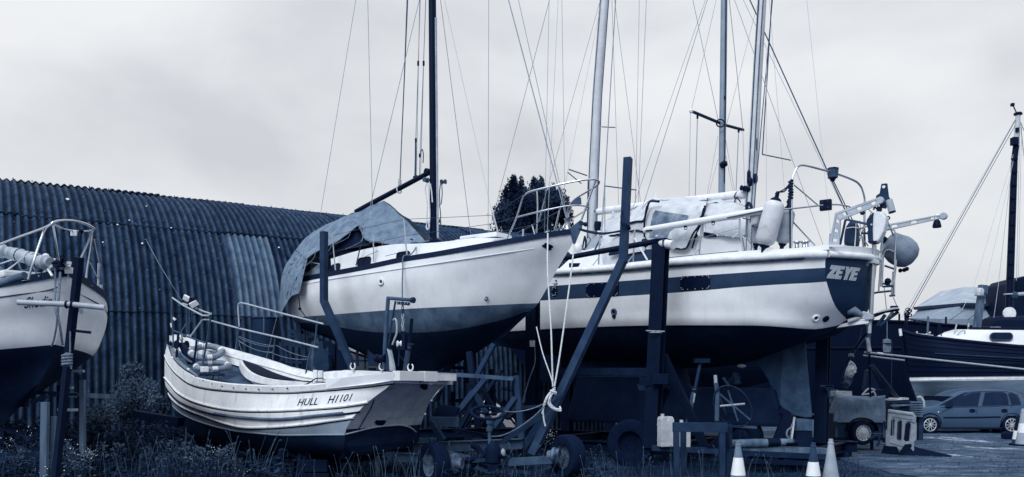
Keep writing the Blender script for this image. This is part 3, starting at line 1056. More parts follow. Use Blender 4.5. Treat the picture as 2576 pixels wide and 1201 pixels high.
# arched plate under the stern, its dark colour standing for the tunnel recess's shade
nb=-F0.a
bvt=bvh_of(transom)
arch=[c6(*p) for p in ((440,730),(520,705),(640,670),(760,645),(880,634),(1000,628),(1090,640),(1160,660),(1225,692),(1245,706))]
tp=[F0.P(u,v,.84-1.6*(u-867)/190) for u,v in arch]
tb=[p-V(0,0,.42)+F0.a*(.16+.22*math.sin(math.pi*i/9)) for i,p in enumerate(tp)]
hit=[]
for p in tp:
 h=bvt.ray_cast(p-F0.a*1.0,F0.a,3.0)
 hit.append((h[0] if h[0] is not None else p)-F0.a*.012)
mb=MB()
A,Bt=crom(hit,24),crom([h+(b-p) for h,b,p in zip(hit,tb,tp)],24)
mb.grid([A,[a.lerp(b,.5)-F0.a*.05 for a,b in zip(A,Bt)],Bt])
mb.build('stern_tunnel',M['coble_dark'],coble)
mb=MB().tube([a-F0.a*.006 for a in A],.011,5)
mb.build('tunnel_edge',M['coble_transom'],coble)
def on_transom(u,v,lift=.01):
 s=(u-900)/190
 p=F0.P(u,v,0)
 h=bvt.ray_cast(V(0,0,EYE),(p-V(0,0,EYE)).normalized(),40)
 return (h[0] if h[0] is not None else p)-F0.a*lift
MB().tube(crom([on_transom(*c6(*p)) for p in ((755,358),(742,400),(720,450),(690,500),(655,560),(620,620),(582,690))],20),.008,5).build('cable',M['black_matt'],coble)
mb=MB()
mb.prism([on_transom(*c6(*p),.02) for p in ((775,565),(900,565),(890,575),(780,575))],F0.a*.03)
mb.build('exhaust_lip',M['alloy'],coble)
mb=MB()
mb.prism([on_transom(*c6(*p),.012) for p in ((785,580),(885,580),(870,620),(840,635),(790,630),(760,600))],F0.a*.012)
mb.build('exhaust_recess',M['black'],coble)
mb=MB()
mb.lathe([(.02,0),(.035,.01),(.035,.03),(.012,.04)],on_transom(*c6(825,800),-.15),-F0.a,12)
for dx,dy in ((-70,-10),(60,-15),(-30,30),(30,40),(10,-40)):
 mb.bar(on_transom(*c6(825+dx,800+dy),-.13),on_transom(*c6(825+dx*.3,800+dy*.3),-.08),.04,.03)
mb.build('stern_gear_bracket',M['steel'],coble)
# broad plank along the transom top with the ledge,eye and fittings
tpA,tpB=F0.P(990,946,.66),F0.P(1131,949,-.68)
tp_at=lambda t,dz=0.0,o=.08: tpA.lerp(tpB,t) - F0.a * o + V(0,0,dz)
for t0,t1,hgt,pr,m_ in ((-.02,.40,.145,.0, 'white_clean'),(.40,.63,.155,.012, 'white_clean'),(.63,1.0,.13,.0, 'white_dirty')):
 MB().bar(tp_at(t0,.0,.08+pr),tp_at(t1-.004,.0,.08+pr),.14,hgt).build('transom_plank',M[m_],coble,bevel=.006)
MB().bar(tp_at(.64,.075),tp_at(1.0,.075),.16,.018).build('plank_trim',M['black'],coble)
mb=MB().bar(F0.P(*c6(1000,148),.62)-F0.a*.03,F0.P(*c6(1580,168),-.78)-F0.a*.03,.10,.06)
mb.build('transom_ledge',M['coble_transom'],coble)
MB().torus(F0.P(*c6(1303,155),-.17)-F0.a*.16,.042,.014,F0.a+V(0,0,.4),16,8).build('towing_eye',M['white_dirty'],coble)
MB().lathe([(.05,0),(.05,.07),(.03,.1),(.001,.1)],F0.P(*c6(1270,195),-.12)-F0.a*.04,-F0.a-V(0,0,.5),10).build('eye_base',M['black'],coble)
for x,y,b in ((1247,92,-.03),(1347,97,-.28),(1178,154,.15),(1548,172,-.74)):
 MB().lathe([(.016,0),(.016,.012),(.001,.018)],F0.P(*c6(x,y),b)-F0.a*.165,-F0.a,8).build('bolt',M['steel'],coble)
# raised board on the far quarter with the three horseshoe crutches
mb=MB()
pb=[F0.P(*c6(*p),b) for p,b in (((425,30),-.78),((470,27),-.76),((990,48),-.62),((1000,110),-.60),((430,105),-.76))]
mb.prism(pb,F0.n*.06)
mb.build('quarter_board',M['white_clean'],coble,bevel=.006)
mb=MB()
pb=[F0.P(u,v,b) for (u,v),b in ((c6(240,128),.92),(c6(425,108),.88),(c6(990,45),.68),(c6(1000,80),.67),(c6(985,142),.66),(c6(760,178),.78),(c6(245,236),.93))]
mb.prism(pb,F0.n*.05)
mb.build('quarter_board',M['white_clean'],coble,bevel=.006)
for x in (523,838,1150):
 c=F0.P(*c5(x,898+(x-523)*.02),-.66+.0002*(x-523))
 h=MB()
 rr_=.060
 x_=F0.a
 arc=[c+x_*(math.cos(a)*rr_)+V(0,0,math.sin(a)*rr_) for a in np.linspace(math.radians(125),math.radians(415),20)]
 h.tube(arc,[.009+.005*math.sin(math.pi*i/19) for i in range(20)],8)
 h.tube([c-V(0,0,rr_),c-V(0,0,rr_+.06)],.010,8)
 h.build('crutch',M['white_clean'],coble)
# bollard posts on the quarter
for x0,x1,y0,y1,b in ((1752,1796,942,1095,.45),(1808,1858,948,1090,.40)):
 p,q=F0.P(*c3((x0+x1)/2,y0),b),F0.P(*c3((x0+x1)/2,y1),b)
 w=(x1-x0)*.2311/FOC*p.y
 MB().bar(p,q,w,w).build('bollard',M['white_dirty'],coble,bevel=.008)
MB().tube(crom([F0.P(*c3(*p),.6) for p in ((1860,1030),(1780,1035),(1740,1060),(1690,1090),(1640,1110))],14),.010,6).build('mooring_line',M['rope_dark'],coble)
# lettering
nl=F0.n+V(0,0,-.1)
nl.normalize()
def on_hull0(u,v):
 h=BV0.ray_cast(V(0,0,EYE),(at(u,v,1)-V(0,0,EYE)).normalized(),40)
 return h[0]
text_on('HULL',[on_hull0(*p) for p in (c4(1622,342),c4(1838,328),c4(1590,418),c4(1808,408))],BV0,nl,M['letter_dark'],coble, 'lettering',shear=.0,off=.006,bold=.004)
text_on('H1101',[on_hull0(*p) for p in (c6(286,308),c6(532,284),c6(250,396),c6(496,362))],BV0,nl,M['letter_dark'],coble, 'lettering',shear=.0,off=.006,bold=.004)
# rails
def rail(pts,r=.017,m='steel_grey',n=None,parent=None,name='rail'):
 P_=[F0.P(u,v,max(b,-bfar(u)) if b < -.5 else b) for (u,v),b in pts]
 if n: P_=crom(P_,n)
 return MB().tube(P_,r,8).build(name,M[m],parent or coble)
rail([(c3(945,470),-.95),(c3(932,260),-.95),(c3(938,222),-.95),(c3(958,210),-.95),(c3(1010,218),-.95),(c3(1430,330),-.93),(c3(1862,440),-.88)],m='alloy')
rail([(c3(412,580),-.72),(c3(540,400),-.85),(c3(566,393),-.87),(c3(610,398),-.88),(c3(950,490),-.93),(c3(1430,600),-.92),(c3(1805,696),-.86)],m='alloy')
rail([(c3(1796,380),-.88),(c3(1772,640),-.88),(c3(1740,935),-.88)])
rail([(c3(1735,690),-.80),(c3(1700,800),-.80),(c3(1668,1010),-.80)])
rail([(c3(948,480),-.95),(c3(925,580),-.95),(c3(905,735),-.95)])
rail([(c3(1215,300),-.94),(c3(1213,555),-.94)])
rail([(c3(1336,600),-.92),(c3(1318,740),-.92),(c3(1312,830),-.92)])
rail([(c3(218,155),.12),(c3(330,235),.35),(c3(440,292),.50),(c3(545,348),.62),(c3(612,350),.64),(c3(640,330),.64)],m='alloy')
rail([(c3(330,218),-.25),(c3(440,255),-.2),(c3(560,305),.1),(c3(638,330),.64)],m='alloy')
rail([(c3(640,315),.62),(c3(605,560),.58),(c3(545,895),.50)],r=.02)
rail([(c3(212,160),.10),(c3(208,330),.10),(c3(222,510),.10)])
rail([(c3(374,262),.30),(c3(372,560),.28)],r=.012)
rail([(c3(402,280),-.1),(c3(400,570),-.1)],r=.012)
rail([(c3(432,290),.45),(c3(420,420),.45)],r=.010)
rail([(c3(225,510),.08),(c3(330,555),.22),(c3(440,600),.35),(c3(560,640),.50),(c3(590,636),.55)])
rail([(c3(225,512),.06),(c3(228,700),.06)])
rail([(c3(283,535),.2),(c3(272,700),.2),(c3(262,800),.25)],r=.026,m='steel_dark')
rail([(c3(482,615),.40),(c3(470,740),.40),(c3(445,880),.42)],r=.022,m='steel_dark')
rail([(c3(325,650),-.1),(c3(318,520),-.1),(c3(365,440),-.3)],r=.012)
def rope0(name,a,b,ba,bb,sag,m='rope_mid',r=.007):
 ba,bb=max(ba,-bfar(a[0])),max(bb,-bfar(b[0]))
 wire(name,M[m],coble,F0.P(*a,ba),F0.P(*b,bb),r,sag,5,12)
rope0('rope',c3(940,572),c3(1340,678),-.95,-.92,.04)
rope0('rope',c3(930,582),c3(1320,688),-.95,-.92,.05)
rope0('rope',c3(1350,672),c3(1745,805),-.92,-.82,.05)
rope0('rope',c3(930,610),c3(1320,745),-.95,-.92,.08)
rope0('rope',c3(945,630),c3(1310,755),-.95,-.92,.05)
rope0('rope',c3(1315,760),c3(1720,820),-.92,-.82,.05)
rope0('rope',c3(1384,255),c3(1242,808),-.90,-.9,0)
rope0('rope',c3(275,705),c3(440,860),.25,.42,.06)
rope0('rope',c3(270,715),c3(430,850),.25,.42,.02)
rope0('rope',c3(940,620),c3(975,735),-.95,-.9,.03)
rope0('rope',c3(600,340),c3(545,800),.6,.5,.0, 'rope_dark',.006)
rope0('rope',c3(500,620),c3(490,840),.4,.42,.02, 'rope_dark',.006)
rope0('rope',c3(280,560),c3(400,720),.2,.3,.05, 'rope_dark',.008)
# bow roller stock,winch drum and clutter at the stem
mb=MB()
mb.lathe([(.05,-.10),(.05,.10)],F0.P(*c3(318,668),.1),F0.n,14)
mb.lathe([(.09,.10),(.09,.12)],F0.P(*c3(318,668),.1),F0.n,14)
mb.lathe([(.09,-.12),(.09,-.10)],F0.P(*c3(318,668),.1),F0.n,14)
mb.bar(F0.P(*c3(335,680),.1),F0.P(*c3(420,860),.15),.12,.10)
mb.build('bow_winch',M['steel_dark'],coble)
mb=MB()
for dx in (0,60,150):
 mb.prism([F0.P(*c3(x+dx,y),-.35-dx*.0008) for x,y in ((222,560),(262,555),(270,660),(232,640))],F0.n*.04)
mb.build('bow_locker',M['white_dirty'],coble)
mb=MB()
for i,(x,y) in enumerate(((186,640),(192,668),(200,690),(205,655))):
 mb.torus(F0.P(*c3(x,y),.03),.03,.009,F0.n+V(.2*i,0,.3),12,6)
mb.build('shackle',M['black'],coble)
for k,(x,y) in enumerate(((228,810),(404,935))):
 MB().lathe([(.018,0),(.018,.012),(.03,.02),(.012,.05),(.001,.05)],F0.P(*c3(x,y),.26+.32*k),F0.n,8).build('cleat',M['white_dirty'],coble)
MB().box(F0.P(*c3(238,385),-.1),(.07,.03,.04),Matrix.Rotation(.7,3, 'Y')).build('bow_light',M['white_clean'],coble)
MB().bar(F0.P(*c3(205,432),0),F0.P(*c3(212,478),0),.03,.03).build('rail_cap',M['white_clean'],coble)
# floodlights on the bow rail
fl=thing('floodlight', 'twin white floodlight clamped to the bow rail of the coble', 'lamp',F0.P(*c3(410,240),.1))
for (x,y,s) in ((380,165,1),(452,225,-1)):
 c=F0.P(*c3(x,y),.1)
 r_=Matrix.Rotation(.5*s,3, 'Y') @ Matrix.Rotation(.5,3, 'X')
 MB().box(c,(.16,.05,.11),r_).build('lamp_head',M['white_clean'],fl,bevel=.01)
 MB().box(c+V(0,.06,-.01),(.12,.07,.09),r_).build('lamp_body',M['black'],fl)
MB().bar(F0.P(*c3(400,250),.1),F0.P(*c3(425,150),.1),.05,.05).build('bracket',M['black'],fl)
MB().bar(F0.P(*c3(395,215),.1),F0.P(*c3(480,150),.1),.05,.04).build('bracket',M['black'],fl)
wire('cable',M['wire_dark'],fl,F0.P(*c3(325,195),.1),F0.P(*c3(205,0),-.3),.009)
an=wire('aerial',M['rope_mid'],fl,F0.P(*c3(205,0),-.3),at(367,602,18.4),.010,.03)
# deck gear lying in the coble
mb=MB()
def buoy_ring(label,cx,cy,b,R,r,tilt,ry=1.0):
 t=thing('lifebuoy',label, 'lifebuoy',F0.P(cx,cy,b))
 c=F0.P(cx,cy,b)
 ax=V(.15,-.35,1).normalized() if tilt is None else Vector(tilt).normalized()
 MB().torus(c,R,r,ax,32,10).build('ring',M['buoy'],t)
 x,y=perp(ax)
 for k in range(4):
  a=k*math.pi/2+.5
  pts=[c+(x*math.cos(q)+y*math.sin(q))*R for q in np.linspace(a-.16,a+.16,5)]
  MB().tube(pts,r*1.06,10).build('band',M['white_clean'],t)
 MB().tube([c+(x*math.cos(q)+y*math.sin(q))*(R+r*1.15) for q in np.linspace(0,6.28,24)],.008,5).build('grab_line',M['rope_mid'],t)
 return t
buoy_ring('ringed lifebuoy with white bands lying on the coble deck beside the rope heap',534,921,.15,.29,.055,(.05,-.24,.97))
buoy_ring('pale lifebuoy leaning behind the rail post towards the coble bow',520,886,-.05,.28,.06,(.1,-.42,.9))
rp=thing('rope_heap', 'tangled dark rope heaped on the coble foredeck by the near gunwale', 'rope',F0.P(530,950,.45))
r4=random.Random(4)
base=F0.P(528,948,.45)
pts=[]
for k in range(90):
 a=k*.9+r4.random()
 R_=.10+.22*r4.random()
 pts.append(base+F0.a*(math.cos(a)*R_*1.1)+F0.n*(math.sin(a)*R_*.5-.05)+V(0,0,.03+.10*r4.random()*(1-R_/.35)))
MB().tube(crom(pts,420),.013,6).build('coil',M['rope_dark'],rp)
for k in range(5):
 e=F0.P(*c3((700,775,730,650,660)[k],(975,1015,1045,1048,1000)[k]),.30)
 MB().tube(crom([base+V(0,0,.1),base.lerp(e,.5)+V(.05,0,.07),e],14),.012,6).build('rope_end',M['rope_mid'],rp)
bx=MB().box(F0.P(*c3(568,935),.5),(.14,.12,.11),Matrix.Rotation(.5,3, 'Z')).build('tub',M['white_clean'],None,bevel=.02)
tag(bx, 'small white tub standing among the rope on the coble foredeck', 'tub')
# pot hauler davit at the coble stern
ph=thing('pot_hauler', 'rusty steel pot hauler davit with chain and block standing at the stern of the coble', 'hauler',F0.P(*c5(865,930),-.45))
B_=-.45
P5=lambda x,y,b=B_: F0.P(*c5(x,y),b)
MB().tube(crom([P5(862,930),P5(880,560),P5(908,165)],12),.034,12).build('post',M['steel_grey'],ph)
MB().tube([P5(900,158),P5(1165,180)],.030,12).build('arm',M['steel_grey'],ph)
MB().lathe([(.045,0),(.05,.02),(.05,.06),(.02,.07),(.001,.07)],P5(1160,180),P5(1190,182)-P5(1160,180),12).build('arm_cap',M['steel'],ph)
MB().bar(P5(988,190),P5(905,700),.03,.03).build('brace',M['steel'],ph)
mb=MB().prism([P5(1010,195),P5(1140,205),P5(1138,240),P5(1008,228)],F0.n*.03)
mb.build('hanger_plate',M['steel'],ph)
for x in (1022,1056,1098,1128):
 MB().lathe([(.008,0),(.008,.01),(.001,.012)],P5(x,215)+F0.n*.015,F0.n,8).build('bolt',M['alloy'],ph)
yy=240
for k in range(6):
 c=P5(1066+(k % 2)*4,262+k*46)
 h=.040
 ax=F0.n if k % 2 == 0 else F0.a
 x_=F0.a if k % 2 == 0 else F0.n
 loop=[c+x_*(.020*math.cos(a))+V(0,0,h*math.sin(a)) for a in np.linspace(0,6.28,13)[:-1]]
 MB().tube(loop,.008,6,closed=True).build('chain_link',M['alloy'] if k > 1 else M['black'],ph)
mb=MB()
for dn in (-.03,.03):
 mb.prism([P5(1042,540)+F0.n*dn,P5(1075,518)+F0.n*dn,P5(1105,530)+F0.n*dn,P5(1102,720)+F0.n*dn,P5(1010,720)+F0.n*dn,P5(1012,690)+F0.n*dn,P5(1070,690)+F0.n*dn,P5(1072,570)+F0.n*dn],F0.n*.012)
mb.build('block_cheek',M['steel_dark'],ph)
MB().lathe([(.001,-.04),(.05,-.038),(.048,-.02),(.03,-.008),(.03,.008),(.048,.02),(.05,.038),(.001,.04)],P5(1030,655),F0.n+F0.a*.6,18).build('sheave',M['white_dirty'],ph)
MB().tube(crom([P5(965,400),P5(982,382),P5(1000,420),P5(1000,540),P5(975,610),P5(955,665)],20),[.016]*20,8).build('lever',M['alloy'],ph)
MB().torus(P5(978,395),.022,.010,F0.n,12,6).build('lever_eye',M['steel'],ph)
mb=MB().lathe([(.06,-.10),(.075,-.10),(.075,-.06),(.055,-.05),(.055,.06),(.075,.07),(.075,.12),(.05,.12)],P5(840,815),F0.a,14)
mb.build('hauler_drum',M['steel_dark'],ph)
mb=MB().prism([P5(905,710),P5(935,715),P5(975,910),P5(978,950),P5(935,950),P5(925,800)],F0.n*.05)
mb.build('side_plate',M['alloy'],ph)
MB().bar(P5(905,760),P5(905,950),.06,.05).build('base_post',M['steel'],ph)
mb=MB().tube([P5(925,660),P5(930,720)],.03,8)
mb.build('pivot',M['steel_dark'],ph)
MB().tube(crom([P5(1030,720),P5(1025,800),P5(1018,900)],8),.012,6).build('fall_rope',M['rope_dark'],ph)
MB().tube(crom([P5(1030,785),P5(1060,815),P5(1090,860)],8),.005,5).build('fall_rope',M['rope_dark'],ph)
MB().tube(crom([P5(940,670),P5(985,645),P5(1020,640)],8),.008,5).build('fall_rope',M['rope_dark'],ph)
sp_=thing('stand_pipe', 'rusty stand pipe with a clamp collar rising behind the coble transom plank', 'pipe',F0.P(*c5(1095,945),-1.0))
MB().tube([P5(1095,950,-1.0),P5(1128,720,-1.0),P5(1138,650,-1.0)],.046,12).build('pipe',M['steel_grey'],sp_)
MB().tube([P5(1140,660,-1.0),P5(1165,380,-1.0)],.030,10).build('inner_pipe',M['steel_dark'],sp_)
MB().lathe([(.06,-.02),(.06,.02)],P5(1140,660,-1.0),V(0,0,1),12).build('collar',M['steel'],sp_)
MB().bar(P5(1105,655,-1.0),P5(1185,662,-1.0),.025,.025).build('tommy_bar',M['steel'],sp_)
MB().lathe([(.054,-.012),(.054,.012)],P5(1135,720,-1.0),V(0,0,1),12).build('hose_clip',M['black'],sp_)
# timber chocks,keel blocks and skid under the coble
ck=thing('timber_chock', 'timber prop with a bent head board under the bow half of the coble', 'chock',gnd(720,14.3))
p4=lambda x,y,d=14.3: at(*c4(x,y),d)
MB().bar(p4(1475,990),V(p4(1475,990).x-.05,14.3,0),.30,.18).build('post',M['wood'],ck,bevel=.01)
MB().bar(p4(1230,1080),p4(1500,935),.22,.09,up=V(0,-.3,1)).build('head_board',M['wood_dark'],ck)
MB().bar(p4(1495,935),p4(1625,968),.22,.09,up=V(0,-.3,1)).build('head_board',M['wood_dark'],ck)
MB().bar(p4(1262,1085),V(p4(1240,1085).x-.05,14.3,0),.10,.12).build('post',M['wood'],ck)
kb=thing('keel_blocks', 'stacked dark sleepers carrying the keel of the coble', 'block',gnd(800,14.6))
for i,(u0,u1,v0,v1,d) in enumerate(((765,838,1150,1182,14.3),(758,842,1183,1230,14.3),(560,640,1160,1196,15.6),(550,648,1190,1235,15.6))):
 p,q=at(u0,(v0+v1)/2,d),at(u1,(v0+v1)/2,d)
 h=(v1-v0)/FOC*d
 MB().bar(p,q,.9,h-.01).build('sleeper',M['steel_dark'] if i < 2 else M['wood_dark'],kb,bevel=.012)
sk=thing('skid_frame', 'dark steel skid frame with a short leg below the coble stern', 'frame',gnd(950,14.4))
ibeam(mb := MB(),at(845,1158,14.8),at(960,1150,14.2),.12,.10)
mb.build('cross_beam',M['steel_dark'],sk)
MB().bar(at(951,1146,14.2),V(at(951,1146,14.2).x,14.2,0),.07,.10).build('leg',M['wood'],sk)
MB().bar(at(955,1192,14.2),at(1045,1216,13.6),.08,.06).build('foot_rail',M['steel'],sk)
bl_=MB().bar(at(470,1102,17.0),at(385,1086,17.6),.1,.14)
tag(bl_.build('baulk',M['wood_dark']), 'dark baulk of timber lying under the coble bow', 'timber')
pl=MB().bar(at(340,1043,16.5),at(455,1062,16.2),.20,.16)
tag(pl.build('beam',M['steel_dark']), 'dark steel beam lying among the weeds left of the coble bow', 'beam')
# ================================================================== centre sloop
F1=Frame(1.21,15.3,.807,-.59)
sloop=thing('sloop', 'white sloop in the middle with a dark mast, bow pulpit and dark toe rail', 'boat',gnd(1080,17.2))
sl=[
 [(718,708,.62),(757,702,.85),(819,690,1.02),(921,671,1.20),(1015,651,1.26),(1090,639,1.22),(1163,626,1.08),(1261,609,.78),(1349,594,.44),(1420,583,.13),(1457,579,0)],
 [(720,728,.64),(757,728,.87),(819,713,1.04),(921,694,1.22),(1015,678,1.27),(1090,666,1.22),(1163,655,1.06),(1261,640,.74),(1349,626,.40),(1410,617,.12),(1441,612,0)],
 [(724,765,.60),(762,757,.83),(819,745,1.02),(921,728,1.21),(1015,716,1.25),(1090,707,1.18),(1163,699,1.00),(1261,689,.64),(1330,680,.34),(1380,674,.10),(1406,671,0)],
 [(736,800,.38),(768,797,.58),(820,793,.82),(921,785,1.06),(1015,778,1.12),(1090,774,1.06),(1163,771,.88),(1240,768,.56),(1300,765,.28),(1338,764,.07),(1354,763,0)],
 [(742,812,.28),(775,813,.45),(830,820,.66),(921,834,.86),(1015,838,.92),(1090,835,.86),(1163,827,.68),(1235,812,.40),(1290,797,.18),(1320,785,.04),(1334,783,0)],
 [(748,820,.15),(790,832,.24),(850,856,.36),(930,892,.42),(1015,912,.40),(1080,912,.34),(1140,896,.26),(1210,862,.16),(1262,835,.07),(1292,818,.01),(1302,815,0)],
 [(750,825,0),(800,842,0),(860,866,0),(930,900,0),(975,930,0),(1020,960,0),(1090,960,0),(1130,918,0),(1190,889,0),(1240,862,0),(1270,846,0)],
]
rows,nr,fr_=hull_rows(F1,sl,48,4)
mb=hull_mesh(nr,fr_,[0,0,0,1,2,2],4)
# closed stern
k=len(rows)
mb.grid([[nr[i][0] for i in range(k)],[fr_[i][0] for i in range(k)]],m=0,smooth=False)
sloop_hull=mb.build('hull',[M['white'],M['antifoul_mid'],M['antifoul']],sloop,sharp=50)
BV1=bvh_of(sloop_hull)
# iron keel under the hull
mb=MB()
kp=[F1.P(u,v,0) for u,v in ((965,925),(985,1010),(1085,1012),(1125,925),(1090,940))]
kl=[F1.P(*p) for p in ((960,915,.16),(1000,930,.22),(1060,935,.22),(1120,915,.12))]
top_,bot_=crom(kl,12),crom([F1.P(*p) for p in ((978,1012,.10),(1010,1014,.14),(1060,1014,.14),(1095,1010,.06))],12)
mir=lambda F,p: F.o + F.a * (p - F.o).dot(F.a) - F.n * (p - F.o).dot(F.n) + V(0,0,p.z)
mb.grid([top_,bot_])
mb.grid([[mir(F1,p) for p in top_],[mir(F1,p) for p in bot_]])
mb.grid([bot_,[mir(F1,p) for p in bot_]])
for e in (0,-1):
 mb.add([top_[e],bot_[e],mir(F1,bot_[e]),mir(F1,top_[e])],[(0,1,2,3)])
mb.build('keel',M['antifoul'],sloop)
def both(F,name,m,parent,fn):
 """Build a piece on the near side and its mirror."""
 fn(lambda p: p,name)
 fn(lambda p: mir(F,p),name)
# toe rail,moulding line,deck
deck_n=crom([F1.P(u,v+3,max(0,b-.02)) for u,v,b in sl[0]],40)
mb=MB()
for sgn in (0,1):
 t_=crom([F1.P(u,v-5,b) for u,v,b in sl[0]],44)
 b_=crom([F1.P(u,v+8,b+.012) for u,v,b in sl[0]],44)
 i_=crom([F1.P(u,v-5,max(0,b-.05)) for u,v,b in sl[0]],44)
 if sgn:
  t_,b_,i_=[[mir(F1,p) for p in q] for q in (t_,b_,i_)]
 mb.grid([b_,t_])
 mb.grid([t_,i_])
 mb.grid([i_,[p-V(0,0,.08) for p in i_]])
mb.build('toe_rail',M['toerail'],sloop,sharp=30)
ml=[(740,721,.875),(757,718,.885),(819,705,1.045),(921,689,1.225),(1015,675,1.275),(1090,664,1.23),(1163,653,1.07),(1261,638,.75),(1343,626,.42)]
moulding('moulding',ml,.010,M['white_clean'],sloop,F1,0,off=.004)
mb=MB()
mb.grid([deck_n,[p.lerp(mir(F1,p),.5)+V(0,0,.04) for p in deck_n],[mir(F1,p) for p in deck_n]])
mb.build('deck',M['white_clean'],sloop)
# coach roof
cb_=[(835,686,.86),(900,674,.90),(980,660,.90),(1060,645,.88),(1120,634,.82),(1185,622,.72),(1225,614,.60),(1252,610,.35),(1258,609,0)]
ce=[(832,652,.78),(895,633,.84),(980,618,.84),(1060,615,.82),(1120,610,.76),(1185,601.5,.66),(1222,602.5,.56),(1249,608,.30),(1256,608.5,0)]
Bn,En=crom([F1.P(*p) for p in cb_],30),crom([F1.P(*p) for p in ce],30)
mb=MB()
E2=[p-F1.n*.06+V(0,0,.025) for p in En]
E2[-1]=En[-1]+V(0,0,.01)
midl=[p.lerp(mir(F1,p),.5)+V(0,0,.07) for p in E2]
mb.grid([Bn,En,E2,midl,[mir(F1,p) for p in E2],[mir(F1,p) for p in En],[mir(F1,p) for p in Bn]])
mb.add([Bn[0],En[0],E2[0],midl[0],mir(F1,E2[0]),mir(F1,En[0]),mir(F1,Bn[0])],[(0,1,2,3,4,5,6)])
coach=mb.build('coach_roof',M['white_clean'],sloop,sharp=35)
BVc=bvh_of(coach)
for (x0,y0,x1,y1) in ((516,968,596,1046),(776,910,888,992),(1130,858,1240,922)):
 u0,v0=c7(x0,y0); u1,v1=c7(x1,y1)
 poly=[F1.P(u,v,.9) for u,v in rrect(u0,v0+4,u1,v1+2,5,-5)]
 w=press(MB(),poly,BVc,F1.n,.022).build('window',M['glass'],sloop)
 fr=[]
 for q in poly:
  h=BVc.ray_cast(q+F1.n*1.2,-F1.n,3)
  fr.append((h[0] if h[0] is not None else q)+F1.n*.02)
 MB().tube(fr,.014,6,closed=True).build('frame',M['black'],w)
hr=MB().tube([F1.P(*c7(612,888),.80),F1.P(*c7(942,826),.80)],.016,6)
hr.build('grab_rail',M['toerail'],sloop)
for pts in (((520,872),(620,812),(750,768),(900,744),(1020,752),(1150,793)),((500,890),(600,835),(720,795),(850,777),(960,775),(1040,790))):
 near=[F1.P(*c7(*p),.55-.0*i) for i,p in enumerate(pts)]
 MB().tube(crom(near,30),.014,8).build('hoop',M['stainless'],sloop)
MB().tube(crom([F1.P(*c7(*p),.3) for p in ((1245,800),(1250,755),(1290,745),(1335,790))],14),.012,6).build('hatch_hoop',M['stainless'],sloop)
MB().tube(crom([F1.P(*c7(*p),.45) for p in ((1240,800),(1262,745),(1300,800),(1270,815),(1240,790))],20),.012,6).build('sheet_coil',M['rope_dark'],sloop)
MB().bar(F1.P(*c7(1165,812),.5),F1.P(*c7(1235,818),.5),.06,.03).build('traveller',M['toerail'],sloop)
mb=MB()
mb.box(F1.P(1222,599,.0),(.9,.5,.09),Matrix.Rotation(math.atan2(F1.a.y,F1.a.x),3, 'Z'))
mb.build('fore_hatch',M['white_clean'],sloop,bevel=.02)
mb=MB().bar(F1.P(1150,606,.35),F1.P(1196,599,.35),.12,.02)
mb.build('grab_rail',M['alloy'],sloop)
# stanchions and guard wires
ST=[((c7(540,705)),(c7(568,1030)),1.0),((c7(1192,560)),(c7(1222,888)),1.18),((c8(428,525)),(c8(470,685)),.62)]
pts_top=[]
for (a,b,bb) in ST:
 p,q=F1.P(*a,bb),F1.P(*b,bb)
 MB().tube([p,q],.014,8).build('stanchion',M['stainless'],sloop)
 pts_top.append((p,q))
 mp_,mq=mir(F1,p),mir(F1,q)
 MB().tube([mp_,mq],.014,8).build('stanchion',M['stainless'],sloop)
pul=F1.P(*c8(640,545),.45)
ends=[F1.P(*c8(720,330),.45),pul]
for k_ in (0,1):
 prev=None
 for (p,q) in pts_top:
  c=p.lerp(q,.02 if k_ == 0 else .48)
  if prev is not None:
   wire('guard_wire',M['wire_dark'],sloop,prev,c,.0045)
   wire('guard_wire',M['wire_dark'],sloop,mir(F1,prev),mir(F1,c),.0045)
  prev=c
 wire('guard_wire',M['wire_dark'],sloop,prev,ends[k_],.0045)
 wire('guard_wire',M['wire_dark'],sloop,mir(F1,prev),mir(F1,ends[k_]),.0045)
# pulpit
up_n=[(c8(552,745),.50),(c8(640,548),.46),(c8(700,360),.44),(c8(720,335),.44),(c8(765,312),.42),(c8(1000,255),.30),(c8(1180,218),.18),(c8(1300,203),.06),(c8(1375,205),-.02),(c8(1398,225),-.10)]
up_f=[(c8(1398,225),-.10),(c8(1380,255),-.18),(c8(1290,310),-.26),(c8(1160,395),-.36),(c8(1110,480),-.44),(c8(1105,560),-.46)]
MB().tube(crom([F1.P(*p,b) for p,b in up_n],40),.016,8).build('pulpit_rail',M['stainless'],sloop)
MB().tube(crom([F1.P(*p,b) for p,b in up_f],24),.016,8).build('pulpit_rail',M['stainless'],sloop)
lo_n=[(c8(635,548),.46),(c8(860,492),.38),(c8(1080,448),.20),(c8(1200,438),.08),(c8(1290,450),-.04),(c8(1303,460),-.08),(c8(1280,478),-.14),(c8(1130,570),-.34)]
MB().tube(crom([F1.P(*p,b) for p,b in lo_n],36),.014,8).build('pulpit_rail',M['stainless'],sloop)
MB().tube([F1.P(*c8(1360,215),-.06),F1.P(*c8(1232,572),.0)],.019,8).build('pulpit_leg',M['stainless'],sloop)
MB().tube([F1.P(*c8(826,310),-.40),F1.P(*c8(832,440),-.40),F1.P(*c8(824,690),-.44)],.014,8).build('pulpit_leg',M['stainless'],sloop)
MB().tube([F1.P(*c8(895,400),-.36),F1.P(*c8(845,590),-.42)],.010,8).build('pulpit_leg',M['stainless'],sloop)
MB().tube([F1.P(*c8(1030,480),.2),F1.P(*c8(988,660),.22)],.010,8).build('pulpit_leg',M['stainless'],sloop)
